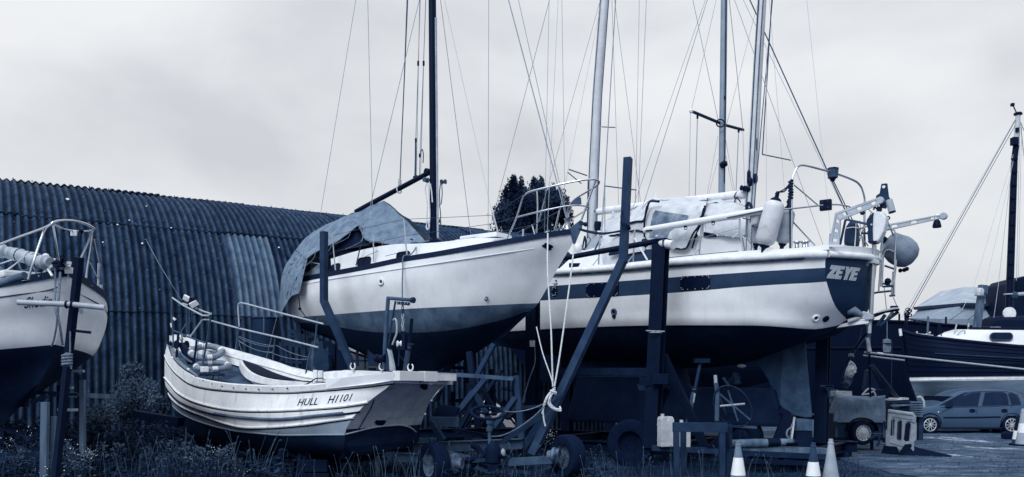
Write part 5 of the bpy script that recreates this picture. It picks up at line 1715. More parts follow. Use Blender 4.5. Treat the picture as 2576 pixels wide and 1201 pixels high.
# ================================================================== big ketch on the right
F2=Frame(6.72,17.06,-.817,.576)
F2_=F2
ketch=thing('ketch', 'large white ketch with a dark stripe and ZEYE lettered on its dark transom', 'boat',gnd(1750,18.8))
kl_=[
 [(2086,618,1.22),(2040,622,1.34),(1996,626,1.44),(1920,630,1.54),(1858,634,1.60),(1770,642,1.66),(1681,651,1.68),(1559,664,1.62),(1404,677,1.34),(1300,686,.96),(1215,692,.45),(1160,694,0)],
 [(2077,651,1.24),(2040,653,1.34),(1982,656,1.45),(1920,660,1.55),(1858,663,1.61),(1770,668,1.67),(1681,674,1.69),(1559,686,1.63),(1400,697,1.34),(1300,706,.94),(1215,712,.42),(1163,714,0)],
 [(2076,674,1.23),(2040,676,1.33),(1982,679,1.45),(1916,683,1.55),(1858,687,1.61),(1770,693,1.67),(1681,699,1.69),(1559,708,1.63),(1397,719,1.32),(1300,727,.92),(1215,732,.40),(1166,735,0)],
 [(2079,709,1.16),(2040,712,1.30),(1982,715,1.43),(1916,719,1.54),(1858,723,1.61),(1770,731,1.67),(1681,738,1.69),(1559,746,1.62),(1390,755,1.28),(1300,760,.88),(1220,764,.36),(1172,766,0)],
 [(2101,770,.84),(2050,772,1.10),(1982,773,1.30),(1916,775,1.46),(1858,776,1.56),(1770,778,1.64),(1681,780,1.66),(1559,783,1.57),(1380,790,1.18),(1300,795,.78),(1230,800,.28),(1184,802,0)],
 [(2131,805,.28),(2100,822,.42),(2050,830,.80),(1990,826,1.14),(1916,821,1.36),(1800,820,1.54),(1681,820,1.58),(1559,822,1.46),(1400,828,1.06),(1310,833,.68),(1240,838,.20),(1198,840,0)],
 [(2128,812,.18),(2095,830,.24),(2040,850,.38),(1980,865,.58),(1900,872,.80),(1800,880,.94),(1681,884,.98),(1559,882,.90),(1410,872,.62),(1320,865,.36),(1255,858,.08),(1215,856,0)],
 [(2133,814,0),(2090,832,0),(2024,858,0),(1960,886,0),(1880,912,0),(1790,925,0),(1681,925,0),(1559,918,0),(1420,900,0),(1330,884,0),(1270,874,0),(1230,866,0)],
]
rows,nr,fr_=hull_rows(F2,kl_,56,4)
mb=hull_mesh(nr,fr_,[0,0,1,0,0,2,2],4)
k_hull=mb.build('hull',[M['white'],M['stripe'],M['antifoul']],ketch,sharp=50)
BV2=bvh_of(k_hull)
ne=[nr[i][0] for i in range(len(nr))]
fe=[fr_[i][0] for i in range(len(nr))]
mb=MB()
rowsT=[]
n_t=len(ne)
for i,(a,b) in enumerate(zip(ne,fe)):
 bul=.50*F2.inv(a).y
 rowsT.append([a.lerp(b,q/14)-F2.a*(bul*math.sin(math.pi*q/14)) for q in range(15)])
mb.grid(rowsT)
k_tr=mb.build('transom',M['transom_blue'],ketch)
BVT=bvh_of(k_tr)
def eye_hit(bv,u,v,lift=0.0,nrm=None):
 d=(at(u,v,1)-V(0,0,EYE)).normalized()
 h=bv.ray_cast(V(0,0,EYE),d,80)
 if h[0] is None:
  return None
 n_=h[1] if h[1].dot(d) < 0 else -h[1]
 return h[0]+n_*lift
# keel,skeg,rudder,propeller
mb=MB()
mb.prism([F2.P(u,v,0) for u,v in ((1470,905),(1720,915),(1735,974),(1955,978),(1975,1074),(1690,1068),(1430,1060))],F2.n*.34)
mb.build('keel',M['keel'],ketch,bevel=.07)
mb=MB()
mb.prism([F2.P(*b7(*p),0) for p in ((100,280),(330,150),(322,600),(300,590),(278,535),(225,415),(170,330))],F2.n*.12)
mb.build('skeg',M['steel'],ketch,bevel=.03)
moulding('boot_line',kl_[5][1:-1],.011,M['black'],ketch,F2,0,off=.004)
mb=MB()
mb.prism([F2.P(*b7(*p),0) for p in ((332,158),(420,135),(520,108),(540,330),(560,540),(576,720),(520,722),(440,705),(350,655),(312,612),(322,400))],F2.n*.085)
mb.build('rudder',M['rudder'],ketch,bevel=.03)
MB().tube([F2.P(*b7(330,150),0),F2.P(*b7(314,615),0)],.03,8).build('rudder_stock',M['steel_dark'],ketch)
MB().box(F2.P(*b7(350,680),0),(.25,.2,.12),Matrix.Rotation(.5,3, 'Y')).build('rudder_shoe',M['steel_dark'],ketch)
mb=MB()
pc=F2.P(*b3(1090,440),.05)
mb.lathe([(.03,-.10),(.055,-.06),(.055,.08),(.03,.13),(.001,.15)],pc,-F2.a,14)
for kk in range(3):
 a=kk*2.094+.2
 d_=F2.n*math.cos(a)+V(0,0,math.sin(a))
 t_=d_.cross(F2.a)
 bl2=[pc+d_*r+t_*w+F2.a*(w*.6) for r,w in ((.05,-.03),(.15,-.09),(.24,-.09),(.29,0),(.24,.09),(.15,.09),(.05,.03))]
 mb.prism(bl2,F2.a*.012)
mb.build('propeller',M['steel'],ketch)
MB().tube([pc,F2.P(*b3(1000,380),.05)],.03,8).build('shaft',M['steel_dark'],ketch)
MB().ball(F2.P(*b3(1150,305),.1),.07,10,0,(1.4,1,.7)).build('anode',M['alloy'],ketch)
# rubbing strake,capping,deck
rub=[(2079,641,1.26)] + [(u,v-12.5,b+.05) for u,v,b in kl_[1][1:-1]]
rubp=crom([F2.P(*p) for p in rub],70)
MB().tube(rubp,.068,12).build('rubbing_strake',M['white_dirty'],ketch)
MB().tube([mir(F2,p) for p in rubp],.068,12).build('rubbing_strake',M['white_dirty'],ketch)
mouldy=mat('mouldy_sealant',.30,var=.5,scale=8,rough=.95,spots=.9,spot_g=.12,sscale=6,thresh=.45)
mb=MB().tube([p-V(0,0,.075)+F2.n*.003 for p in rubp[3:60]],.020,6)
mb.build('strake_seal',mouldy,ketch)
mb=MB()
q=[rubp[i] for i in (0,1,2,3)]
mb.tube(q,[.074,.082,.082,.074],14)
mb.build('strake_joint_wrap',M['white_dirty'],ketch)
# transom cap and strake across the stern
cap_t=[p for p in rowsT[0]]
MB().tube([p.lerp(q_,.68)-F2.a*.03 for p,q_ in zip(rowsT[0],rowsT[4])],.060,10).build('rubbing_strake',M['white_dirty'],ketch)
mb=MB()
mb.grid([[p.lerp(q_,.55)-F2.a*.012 for p,q_ in zip(rowsT[0],rowsT[4])],[p-F2.a*.012+V(0,0,.012) for p in rowsT[0]],[p+F2.a*.14+V(0,0,.012) for p in rowsT[0]],[p+F2.a*.15-V(0,0,.2) for p in rowsT[0]]])
mb.build('stern_bulwark',M['white_clean'],ketch)
for s_ in (0,1):
 t_=crom([F2.P(u,v-1,b+.03) for u,v,b in kl_[0]],60)
 m_=crom([F2.P(u,v+10,b+.045) for u,v,b in kl_[0]],60)
 i_=crom([F2.P(u,v-1,max(0,b-.09)) for u,v,b in kl_[0]],60)
 if s_:
  t_,m_,i_=[[mir(F2,p) for p in r] for r in (t_,m_,i_)]
 mb=MB()
 mb.grid([[p-V(0,0,.004)+F2.n*(-.03 if s_ == 0 else .03) for p in m_],m_,t_,i_,[p-V(0,0,.22) for p in i_]])
 mb.build('bulwark_cap',M['white_clean'],ketch,sharp=30)
dkn=crom([F2.P(u,v+9,max(0,b-.05)) for u,v,b in kl_[0]],40)
mb=MB()
mb.grid([dkn,[p.lerp(mir(F2,p),.5)+V(0,0,.06) for p in dkn],[mir(F2,p) for p in dkn]])
mb.build('deck',M['white_clean'],ketch)
# hull windows,fittings
nk=(F2.n+V(0,0,-.05)).normalized()
for (x0,y0,x1,y1,pat) in ((1475,713,1557,749,0),(1712,696,1787,732,0),(1388,722,1402,748,1)):
 poly=[F2.P(u,v,1.6) for u,v in rrect(x0,y0,x1,y1,6,-4)]
 poly=[eye_hit(BV2,u,v) or F2.P(u,v,1.6) for u,v in rrect(x0,y0,x1,y1,6,-4)]
 w_=press(MB(),poly,BV2,nk,.018).build('window',M['glass'],ketch)
 mb=MB()
 for (u,v) in rrect(x0+2.5,y0+2.5,x1-2.5,y1-2.5,5,-4,2)[::1] + [((x0*(1-t)+x1*t),y+(-4*t)) for t in (.25,.5,.75) for y in (y0+2.5,y1-2.5)]:
  p=eye_hit(BV2,u,v,.018)
  if p is not None:
   mb.lathe([(.010,0),(.010,.006),(.001,.010)],p,nk,6)
 tag(mb.build('window_bolts',M['alloy'],w_),kind='stuff')
for (u,v,R_,m_) in ((2052,800,.055, 'white_clean'),(2077,802,.05, 'black'),(1545,785,.055, 'steel_grey'),(1545,796,.035, 'steel_dark')):
 p=eye_hit(BV2,u,v,.012)
 q_=[eye_hit(BV2,u+e_[0],v+e_[1],.012) for e_ in ((-3,0),(3,0),(0,-3),(0,3))]
 nk_=(q_[1]-q_[0]).cross(q_[3]-q_[2]).normalized()
 nk_=nk_ if nk_.y < 0 else -nk_
 MB().torus(p,R_,R_*.42,nk_,18,8).build('skin_fitting',M[m_],ketch)
 MB().lathe([(R_*.8,0),(R_*.8,.004),(.001,.004)],p,nk_,12).build('skin_fitting',M['black'],ketch)
p=eye_hit(BV2,1400,707,.02)
MB().box(p,(.16,.05,.12)).build('hawse_fitting',M['white_dirty'],ketch,bevel=.01)
MB().lathe([(.02,0),(.02,.02),(.001,.02)],p+V(0,-.03,0),V(0,-1,0),8).build('hawse_pin',M['steel_dark'],ketch)
# ZEYE cut-out letters on the transom
LET={
 'Z': [(.10,0),(1,0),(.97,.26),(.55,.66),(.88,.66),(.80,1),(-.08,1),(-.04,.74),(.42,.32),(.04,.32)],
 'E': [(.08,0),(.98,0),(.93,.26),(.45,.26),(.43,.38),(.82,.38),(.78,.60),(.39,.60),(.37,.72),(.86,.72),(.80,1),(-.06,1)],
 'Y': [(0,0),(.40,0),(.48,.30),(.66,0),(1.04,0),(.62,.56),(.54,1),(.12,1),(.20,.56)],
}
tl,trr,bl_,brr=[V(*c,0) for c in (b6(785,178),b6(1128,214),b6(748,330),b6(1086,362))]
xw=0
for ch,x0,x1 in (('Z',0,.255),('E',.245,.49),('Y',.52,.76),('E',.745,.995)):
 poly=[]
 for (x,y) in LET[ch]:
  s=x0+(x1-x0)*x
  q=tl.lerp(trr,s).lerp(bl_.lerp(brr,s),y)
  poly.append((eye_hit(BVT,q.x,q.y,.006)))
 if any(p is None for p in poly):
  continue
 mb=MB()
 mb.prism(poly,-F2.a*.008)
 mb.build('name_letter',M['letter_grey'],ketch)
# coach roof,wheelhouse side,canvas
def loftbox(name,m,lower,upper,parent,F,inset=.06,crown=.06,n=30,sharp=35):
 B_n,E_n=crom([F.P(*p) for p in lower],n),crom([F.P(*p) for p in upper],n)
 E_2=[p-F.n*inset+V(0,0,.03) for p in E_n]
 mi=[p.lerp(mir(F,p),.5)+V(0,0,crown) for p in E_2]
 g=[B_n,E_n,E_2,mi,[mir(F,p) for p in E_2],[mir(F,p) for p in E_n],[mir(F,p) for p in B_n]]
 mb=MB()
 mb.grid(g)
 for e in (0,-1):
  mb.add([r[e] for r in g],[tuple(range(7))])
 return mb.build(name,m,parent,sharp=sharp)
cr=loftbox('coach_roof',M['white_clean'],[(1405,678,1.0),(1460,674,1.1),(1560,668,1.15),(1690,655,1.2)],[(1440,646,.85),(1475,632,.95),(1560,606,1.05),(1690,592,1.1)],ketch,F2)
BVc2=bvh_of(cr)
dk=loftbox('deckhouse',M['white_clean'],[(1684,658,1.22),(1760,652,1.22),(1868,642,1.18)],[(1684,600,1.12),(1760,597,1.12),(1862,597,1.06)],ketch,F2,crown=.04)
mb=MB()
poly=[eye_hit(BVc2,u,v) or F2.P(u,v,1.15) for u,v in (a2(900,872),a2(1050,862),a2(1210,850),a2(1215,985),a2(1050,998),a2(895,1015))]
press(mb,poly,BVc2,F2.n,.012)
mb.build('window',M['stripe'],ketch)
mb=MB().bar(F2.P(*b4(440,1000),1.25),F2.P(*b4(1232,925),1.24),.02,.03)
mb.build('cabin_trim',M['stripe'],ketch)
# grey wedge hatch and details forward
mb=MB().prism([F2.P(*a2(*p),.75) for p in ((405,870),(540,690),(600,690),(650,830))],F2.n*.05)
mb.build('dodger_panel',M['alloy'],ketch)
for a,b in (((430,1045),(600,690)),((680,1025),(720,925))):
 MB().bar(F2.P(*a2(*a),1.02),F2.P(*a2(*b),1.0),.03,.02).build('cabin_batten',M['stripe'],ketch)
for x,y in ((720,695),(785,685)):
 MB().bar(F2.P(*a2(x-28,y-5),.9),F2.P(*a2(x+28,y+4),.9),.03,.03).build('handhold',M['canvas_edge'],ketch)
MB().ball(F2.P(*a2(315,835),.3),.12,12).build('fender_end',M['white_clean'],ketch)
MB().box(F2.P(*a2(275,1045),1.1),(.25,.08,.09)).build('cleat',M['steel_dark'],ketch)
MB().tube(crom([F2.P(*a2(*p),1.25) for p in ((700,910),(750,880),(840,885),(760,905),(690,915),(760,900))],24),.03,6).build('rope_coil',M['rope_dark'],ketch)
# masts and booms
mm=MB().tube([F2.P(1488,640,0),F2.P(1493,470,0),F2.P(1503,240,0),F2.P(1521,0,0),F2.P(1531,-160,0)],[.118,.116,.112,.108,.1],16).build('main_mast',M['mast_white'],ketch)
for du,r_,m_ in ((-11.8,.018, 'wire_dark'),(11.6,.012, 'steel_grey')):
 MB().tube([F2.P(1488+du,630,.05),F2.P(1493+du*.97,470,.05),F2.P(1503+du*.93,240,.05),F2.P(1521+du*.9,0,.05),F2.P(1531+du*.9,-160,.05)],r_,6).build('mast_track',M[m_],mm)
MB().tube(crom([F2.P(1478,600,.1),F2.P(1482,430,.1),F2.P(1496,200,.1),F2.P(1512,0,.1)],10),.010,5).build('halyard',M['wire_dark'],mm)
zm=MB().tube([F2.P(1884,600,0),F2.P(1888,500,0),F2.P(1897,350,0),F2.P(1907,160,0),F2.P(1917,0,0),F2.P(1925,-150,0)],[.105,.104,.102,.098,.092,.085],14).build('mizzen_mast',M['mast_white'],ketch)
for du,r_,m_ in ((-9.5,.014, 'wire_dark'),(3,.010, 'wire_dark')):
 MB().tube([F2.P(1884+du,560,.1),F2.P(1893+du*.9,430,.1),F2.P(1907+du*.9,160,.1),F2.P(1917+du*.9,0,.1),F2.P(1925+du*.9,-150,.1)],r_,6).build('mast_track',M[m_],zm)
mb=MB()
for s_,x,y in ((1,1362,60),(1,1430,95)):
 pass
for (x,y) in ((1358,50),(1358,110),(1372,130),(1430,90)):
 MB().lathe([(.03,-.10),(.05,-.05),(.05,.05),(.03,.1)],F2.P(*b4(x,y),.08),V(0,0,1),8).build('block',M['black'],zm)
for x,y in ((1318,205),(1350,212)):
 MB().lathe([(.06,0),(.06,.02),(.04,.04),(.04,.10),(.06,.12),(.001,.13)],F2.P(*b4(x,y),.1),F2.n+F2.a*.5,12).build('winch',M['black'],zm)
MB().tube(crom([F2.P(*b4(*p),.12) for p in ((1345,360),(1320,430),(1365,455),(1385,410),(1345,370),(1330,450),(1370,440))],30),.03,7).build('halyard_coil',M['rope_dark'],zm)
bm_=MB().tube([F2.P(1503,533,0),F2.P(1590,521,0),F2.P(1858,490,0)],.085,14).build('main_boom',M['white_dirty'],ketch)
MB().lathe([(.09,-.05),(.11,-.03),(.11,.1),(.05,.16)],F2.P(1862,489,0),F2.P(1858,490,0)-F2.P(1800,497,0),14).build('boom_end',M['white_dirty'],bm_)
MB().lathe([(.06,-.08),(.08,0),(.06,.08)],F2.P(1499,533,0),F2.a,12).build('gooseneck',M['black'],bm_)
MB().tube(crom([F2.P(*b4(*p),.08) for p in ((1240,225),(1205,260),(1190,310),(1215,320),(1250,345),(1258,365))],16),.014,6).build('reef_line',M['rope_dark'],bm_)
MB().tube(crom([F2.P(*b4(*p),.08) for p in ((1245,240),(1235,290),(1200,330),(1185,365))],12),.012,6).build('reef_line',M['rope_dark'],bm_)
MB().bar(F2.P(*a2(755,400),0),F2.P(*a2(745,465),0),.12,.10).build('vang_fitting',M['white_dirty'],bm_)
MB().tube([F2.P(*b4(1265,282),0),F2.P(*b4(1330,270),0)],.016,6).build('boom_strop',M['wire_dark'],bm_)
for x,y0,y1 in ((278,238,318),(602,310,340)):
 MB().bar(F2.P(*b4(x,y0),.3),F2.P(*b4(x,y1),.3),.05,.04).build('canopy_post',M['white_clean'],ketch)
# canvas panels
def canvas(name,rows_,nu=40,nv=18,amp=.02,freq=3.0,sag=0.0,seed=0.0,m='canvas',label=None,parent=None):
 R_=[[F2.P(*p) for p in r] for r in rows_]
 mb=MB()
 g=cloth(R_,nu,nv,amp,freq,sag,seed)
 mb.grid(g)
 o=mb.build(name,M[m],parent)
 return o,g
c_a=thing('boom_cover', 'white canvas cover draped from the main boom down over the ketch coach roof', 'canvas cover',F2.P(1560,600,0))
canvas('near_side',[[(1515,560,.1),(1560,540,.1),(1600,523,.1),(1634,508,.1)],[(1508,590,.7),(1550,572,.7),(1590,552,.75),(1628,534,.8)],[(1512,622,1.08),(1548,600,1.1),(1580,562,1.15),(1622,553,1.18)]],parent=c_a,seed=3,amp=.055)
canvas('far_side',[[(1515,560,.1),(1560,540,.1),(1634,508,.1)],[(1512,600,-1.0),(1548,590,-1.05),(1622,560,-1.1)]],parent=c_a,seed=5,amp=.055)
canvas('lower_flap',[[(1512,622,1.09),(1548,600,1.11),(1580,566,1.16),(1622,556,1.19)],[(1518,672,1.17),(1552,662,1.18),(1580,640,1.19),(1622,632,1.2)]],parent=c_a,seed=8,amp=.015)
MB().tube(crom([F2.P(*a2(*p),1.2) for p in ((930,540),(1010,520),(1105,505),(1140,370),(1150,330))],24),.022,6).build('edging',M['canvas_edge'],c_a)
MB().tube(crom([F2.P(*a2(*p),1.22) for p in ((940,640),(1000,625),(1100,640))],14),.02,6).build('edging',M['canvas_edge'],c_a)
for (x,y) in ((800,680),(740,690)):
 MB().bar(F2.P(*a2(x-30,y),1.14),F2.P(*a2(x+30,y-3),1.14),.02,.05).build('strap',M['canvas_edge'],c_a)
c_b=thing('spray_hood', 'white canvas spray hood with a cloudy clear window amidships on the ketch', 'spray hood',F2.P(1690,600,0))
_,gb=canvas('front_panel',[[(1629,506,.75),(1680,505,.75),(1730,503,.75),(1777,506,.75)],[(1626,524,1.15),(1680,522,1.16),(1735,530,1.16),(1770,545,1.16)],[(1624,570,1.24),(1670,578,1.25),(1710,588,1.25),(1748,592,1.25)],[(1628,612,1.28),(1665,620,1.29),(1700,622,1.29),(1727,618,1.29)]],parent=c_b,seed=11,amp=.036,nv=26)
canvas('top_panel',[[(1629,506,.75),(1680,505,.75),(1777,506,.75)],[(1629,502,-.1),(1680,498,-.1),(1777,500,-.1)],[(1629,512,-.9),(1680,510,-.9),(1777,512,-.9)]],parent=c_b,seed=13,amp=.055)
canvas('far_panel',[[(1629,512,-.9),(1680,510,-.9),(1777,512,-.9)],[(1640,612,-1.25),(1680,612,-1.25),(1740,612,-1.25)]],parent=c_b,seed=17,amp=.03)
mbv=MB()
mbv.add([p for r in gb for p in r],[(i*40+j,i*40+j+1,(i+1)*40+j+1,(i+1)*40+j) for i in range(25) for j in range(39)])
BVb=BVHTree.FromPolygons(mbv.v,mbv.f)
win=[b4(*p) for p in ((290,455),(420,478),(560,500),(660,512),(668,525),(622,590),(540,640),(450,690),(420,770),(330,790),(222,765),(220,720),(236,600),(260,500))]
wp=[eye_hit(BVb,u,v,.02) or F2.P(u,v,1.26) for u,v in win]
mb=MB()
press(mb,wp,BVb,F2.n,.010)
cw=sum(wp,Vector())/len(wp)
mb2=MB()
ctr=V(sum(u for u,v in win)/len(win),sum(v for u,v in win)/len(win),0)
ring=[[eye_hit(BVb,ctr.x+(u-ctr.x)*s,ctr.y+(v-ctr.y)*s,.014) or F2.P(u,v,1.3) for u,v in win+win[:1]] for s in (.02,.35,.7,1.0)]
mb2.grid(ring)
mb2.build('clear_window',M['clear'],c_b)
MB().tube(crom([F2.P(*b4(*p),1.29) for p in ((160,760),(160,620),(165,540),(195,420),(215,360),(250,348),(330,356))],26),.024,6).build('edging',M['canvas_edge'],c_b)
MB().tube(crom([F2.P(*b4(*p),1.31) for p in ((440,880),(560,895),(630,890),(655,860),(720,720),(790,620),(850,440),(850,400))],34),.022,6).build('edging',M['canvas_edge'],c_b)
MB().tube([F2.P(*p) for p in ((1618,520,.9),(1630,505,.75),(1642,500,.5),(1685,506,.5))],.02,8).build('hoop',M['white_clean'],c_b)
canvas('hanging_flap',[[(1690,580,1.28),(1720,560,1.28),(1765,530,1.24)],[(1690,610,1.31),(1720,600,1.31),(1752,578,1.29)],[(1690,622,1.30),(1722,626,1.32),(1745,596,1.30)]],nu=24,nv=14,parent=c_b,seed=21,amp=.040)
c_c=thing('cockpit_cover', 'white canvas cockpit cover between the spray hood and the mizzen mast', 'canvas cover',F2.P(1820,590,0))
canvas('near_side',[[(1772,514,.6),(1815,511,.6),(1850,510,.6),(1874,526,.55)],[(1771,550,1.12),(1812,548,1.14),(1850,548,1.14),(1876,556,1.10)],[(1772,585,1.16),(1810,590,1.2),(1846,596,1.22),(1874,592,1.18)]],parent=c_c,seed=25,amp=.040)
canvas('top',[[(1772,514,.6),(1815,511,.6),(1874,526,.55)],[(1772,506,-.1),(1815,503,-.1),(1874,520,-.1)],[(1772,516,-.8),(1815,514,-.8),(1874,530,-.8)]],parent=c_c,seed=27,amp=.040)
canvas('far_side',[[(1772,516,-.8),(1815,514,-.8),(1874,530,-.8)],[(1772,590,-1.2),(1815,590,-1.2),(1874,595,-1.2)]],parent=c_c,seed=29,amp=.040)
MB().tube([F2.P(*b4(*p),1.18) for p in ((845,430),(820,520),(790,560))],.03,6).build('edging',M['canvas_edge'],c_c)
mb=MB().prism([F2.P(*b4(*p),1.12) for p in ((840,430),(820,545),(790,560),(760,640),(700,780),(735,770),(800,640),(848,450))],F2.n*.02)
mb.build('gap_shade_panel',M['black_matt'],c_c)  # flat dark panel standing in for shade in the gap between covers
wch=MB().lathe([(.09,0),(.09,.05),(.06,.08),(.058,.2),(.085,.23),(.001,.24)],F2.P(*b4(915,750),1.05),V(0,0,1),14).build('deck_winch',M['steel_dark'],ketch)
MB().bar(F2.P(*b4(840,728),1.1),F2.P(*b4(975,675),1.1),.07,.06).build('winch_handle',M['black'],ketch)
MB().tube(crom([F2.P(*b4(*p),1.15) for p in ((840,745),(880,750),(980,745),(970,735),(900,755))],20),.02,6).build('sheet',M['rope_dark'],ketch)
MB().tube([F2.P(*b4(770,730),1.24),F2.P(*b4(735,780),1.26),F2.P(*b4(705,890),1.3)],.02,6).build('cover_strap',M['canvas_edge'],ketch)
# guard rail,stanchions,stowed pole
sp=thing('spinnaker_pole', 'long white pole stowed along the guard rail of the ketch', 'pole',F2.P(1770,556,1.62))
MB().tube([F2.P(1619,581,1.66),F2.P(1626,579,1.66),F2.P(1828,546,1.62),F2.P(1925,529,1.58)],[.045,.068,.070,.066],12).build('tube',M['white_clean'],sp)
MB().bar(F2.P(*b4(175,690),1.735),F2.P(*b4(245,684),1.735),.02,.03).build('end_slot',M['black'],sp)
for x,y in ((630,645),(945,592)):
 MB().bar(F2.P(*b4(x-15,y-2),1.66),F2.P(*b4(x+15,y-6),1.66),.05,.03).build('bridle_eye',M['black'],sp)
 MB().torus(F2.P(*b4(x+2,y+14),1.66),.03,.008,F2.n,12,6).build('ring',M['steel'],sp)
MB().bar(F2.P(*b4(1105,540),1.70),F2.P(*b4(1530,455),1.66),.02,.02).build('pole_track',M['steel_grey'],sp)
prev=None
for (a,b,bb) in ((a2(578,650),a2(565,1035),1.48),(b4(50,670),b4(30,1045),1.60),(b4(818,572),b4(785,975),1.64),(b4(1250,550),b4(1245,760),1.58)):
 p,q=F2.P(*a,bb),F2.P(*b,bb)
 MB().tube([p,q],.017,8).build('stanchion',M['stainless'],ketch)
 MB().tube([q+F2.a*.12+V(0,0,-.02)+F2.n*.05,q.lerp(p,.22)],.011,6).build('stanchion_brace',M['stainless'],ketch)
 if prev:
  for t in (.02,.5):
   wire('guard_wire',M['wire'],ketch,prev[0].lerp(prev[1],t),p.lerp(q,t),.005)
 prev=(p,q)
 MB().tube([mir(F2,p),mir(F2,q)],.017,8).build('stanchion',M['stainless'],ketch)
MB().tube([F2.P(*b4(830,610),1.60),F2.P(*b4(828,760),1.60)],.017,8).build('stanchion',M['stainless'],ketch)
MB().tube([F2.P(*a2(1000,720),1.6),F2.P(*a2(1150,980),1.66)],.02,8).build('boat_hook',M['white_clean'],ketch)
MB().tube(crom([F2.P(*b4(*p),1.62) for p in ((130,800),(150,785),(200,800),(205,850),(160,870),(135,830),(150,790),(190,840),(170,880))],30),.014,6).build('rope_coil',M['rope_dark'],ketch)
for pts in (((1280,770),(1300,880),(1305,920)),((1335,560),(1325,870),(1320,920)),((1390,560),(1385,760),(1380,915)),((1340,780),(1390,860),(1420,910)),((1285,545),(1390,570))):
 MB().tube([F2.P(*b4(*p),1.5) for p in pts],.011,6).build('lashing',M['rope_mid'],ketch)
mb=MB().prism([F2.P(*b4(*p),1.45) for p in ((1390,525),(1510,500),(1470,620),(1395,640))],F2.n*.25)
mb.build('stowed_bag',M['canvas'],ketch,bevel=.05)
MB().tube(crom([F2.P(*b4(*p),1.48) for p in ((1370,520),(1420,540),(1415,600),(1400,640),(1395,600))],14),.02,6).build('lashing',M['rope_dark'],ketch)
# stern arch and rails
A_=[(b5(308,1000),1.28),(b5(312,480),1.28),(b5(315,290),1.28),(b5(330,230),1.26),(b5(375,150),1.2),(b5(425,135),1.12),(b5(640,185),.7),(b5(740,212),.45),(b5(970,300),-.05),(b5(1030,360),-.25),(b5(1062,450),-.34),(b5(1070,505),-.36),(b5(1068,700),-.36),(b5(1055,990),-.36)]
arch2=thing('stern_arch', 'stainless arch and rails standing over the stern deck of the ketch', 'arch',F2.P(1993,625,1.28))
MB().tube(crom([F2.P(*p,b) for p,b in A_],80),.021,8).build('tube',M['stainless'],arch2)
MB().tube(crom([F2.P(*b5(*p),b) for p,b in (((10,600),1.45),((250,592),1.36),((600,555),.95),((700,546),.8),((800,545),.7),((880,558),.6),((920,570),.55))],30),.018,8).build('rail',M['stainless'],arch2)
for a,b in (((335,340),(580,550)),((310,710),(552,970))):
 MB().tube([F2.P(*b5(*a),1.26),F2.P(*b5(*b),.9)],.014,6).build('brace',M['stainless'],arch2)
MB().tube([F2.P(*b5(295,1000),1.30),F2.P(*b5(292,480),1.30)],.015,6).build('brace',M['steel'],arch2)
MB().tube([F2.P(*b5(308,980),1.28),F2.P(*b5(340,1018),1.28)],.018,6).build('foot',M['stainless'],arch2)
ju=thing('junction_box', 'square black box clipped on the stern rail of the ketch', 'box',F2.P(*b5(665,590),.85))
cbx=F2.P(*b5(664,550),.86)
rz=Matrix.Rotation(math.atan2(F2.a.y,F2.a.x),3, 'Z')
MB().box(cbx,(.22,.10,.21),rz).build('case',M['black'],ju,bevel=.02)
for dx in (-.055,.055):
 for dz in (-.055,.055):
  MB().ball(cbx+F2.a*dx+F2.n*.055+V(0,0,dz),.014,6).build('lens',M['steel_grey'],ju)
ln=thing('stern_lantern', 'small dark lantern hung on the top bar of the stern arch', 'lantern',F2.P(*b5(738,285),.45))
lc=F2.P(*b5(738,225),.45)
MB().lathe([(.105,.115),(.115,.10),(.105,.085)],lc,V(0,0,1),6,smooth=False).build('lid',M['black'],ln)
MB().lathe([(.095,-.07),(.11,.085)],lc,V(0,0,1),6,smooth=False).build('body',M['steel_grey'],ln)
MB().lathe([(.001,-.16),(.03,-.15),(.06,-.10),(.10,-.08),(.095,-.07)],lc,V(0,0,1),6,smooth=False).build('finial',M['black'],ln)
# lashing bundle on the arch post
MB().tube(crom([F2.P(*b5(300+22*math.sin(i*1.9),290+i*9),1.30+.03*math.cos(i*1.9)) for i in range(22)],120),.022,6).build('lashing',M['rope_dark'],arch2)
def fender(label,top,bot,rad,b,m='fender',tip='steel_dark',rope_to=None):
 p,q=F2.P(*top,b),F2.P(*bot,b)
 ax=(p-q)
 L=ax.length
 t=thing('fender',label, 'fender',q, 'fenders hung round the stern of the ketch')
 prof=[(.001,0),(rad*.55,.02*L),(rad*.85,.07*L),(rad,.16*L),(rad,.84*L),(rad*.86,.92*L),(rad*.55,.975*L),(.001,L)]
 MB().lathe(prof,q,ax,20).build('body',M[m],t)
 x,y=perp(ax)
 for e,d in ((q,-ax.normalized()),(p,ax.normalized())):
  MB().lathe([(rad*.62,-.05),(rad*.50,.01),(.04,.05),(.035,.15),(.02,.16),(.001,.16)],e,d,14).build('end_cap',M[tip],t)
 if rope_to:
  r=F2.P(*rope_to,b-.1)
  MB().tube(crom([p+ax.normalized()*.15,p.lerp(r,.6)+V(0,0,-.02),r],10),.016,6).build('lanyard',M['rope_dark'],t)
  MB().tube(crom([p+ax.normalized()*.12+F2.a*.05,p.lerp(r,.6)+V(0,0,.02),r],10),.012,6).build('lanyard',M['rope_dark'],t)
 return t
fender('big white fender hanging in front by the stern arch post',(1952,503),(1922,619),.195,1.55,rope_to=b5(290,330))
fender('greyer fender hanging behind the big white one just left of the arch post',(1983,525),(1968,615),.145,1.15, 'fender_grey',rope_to=b5(300,380))
fender('grey fender tucked low at the left of the big white fender',(1911,545),(1902,615),.13,1.25, 'fender_grey')
MB().tube(crom([F2.P(*b5(*p),1.2) for p in ((175,835),(230,825),(300,800))],8),.010,5).build('lanyard',M['rope_dark'],arch2)
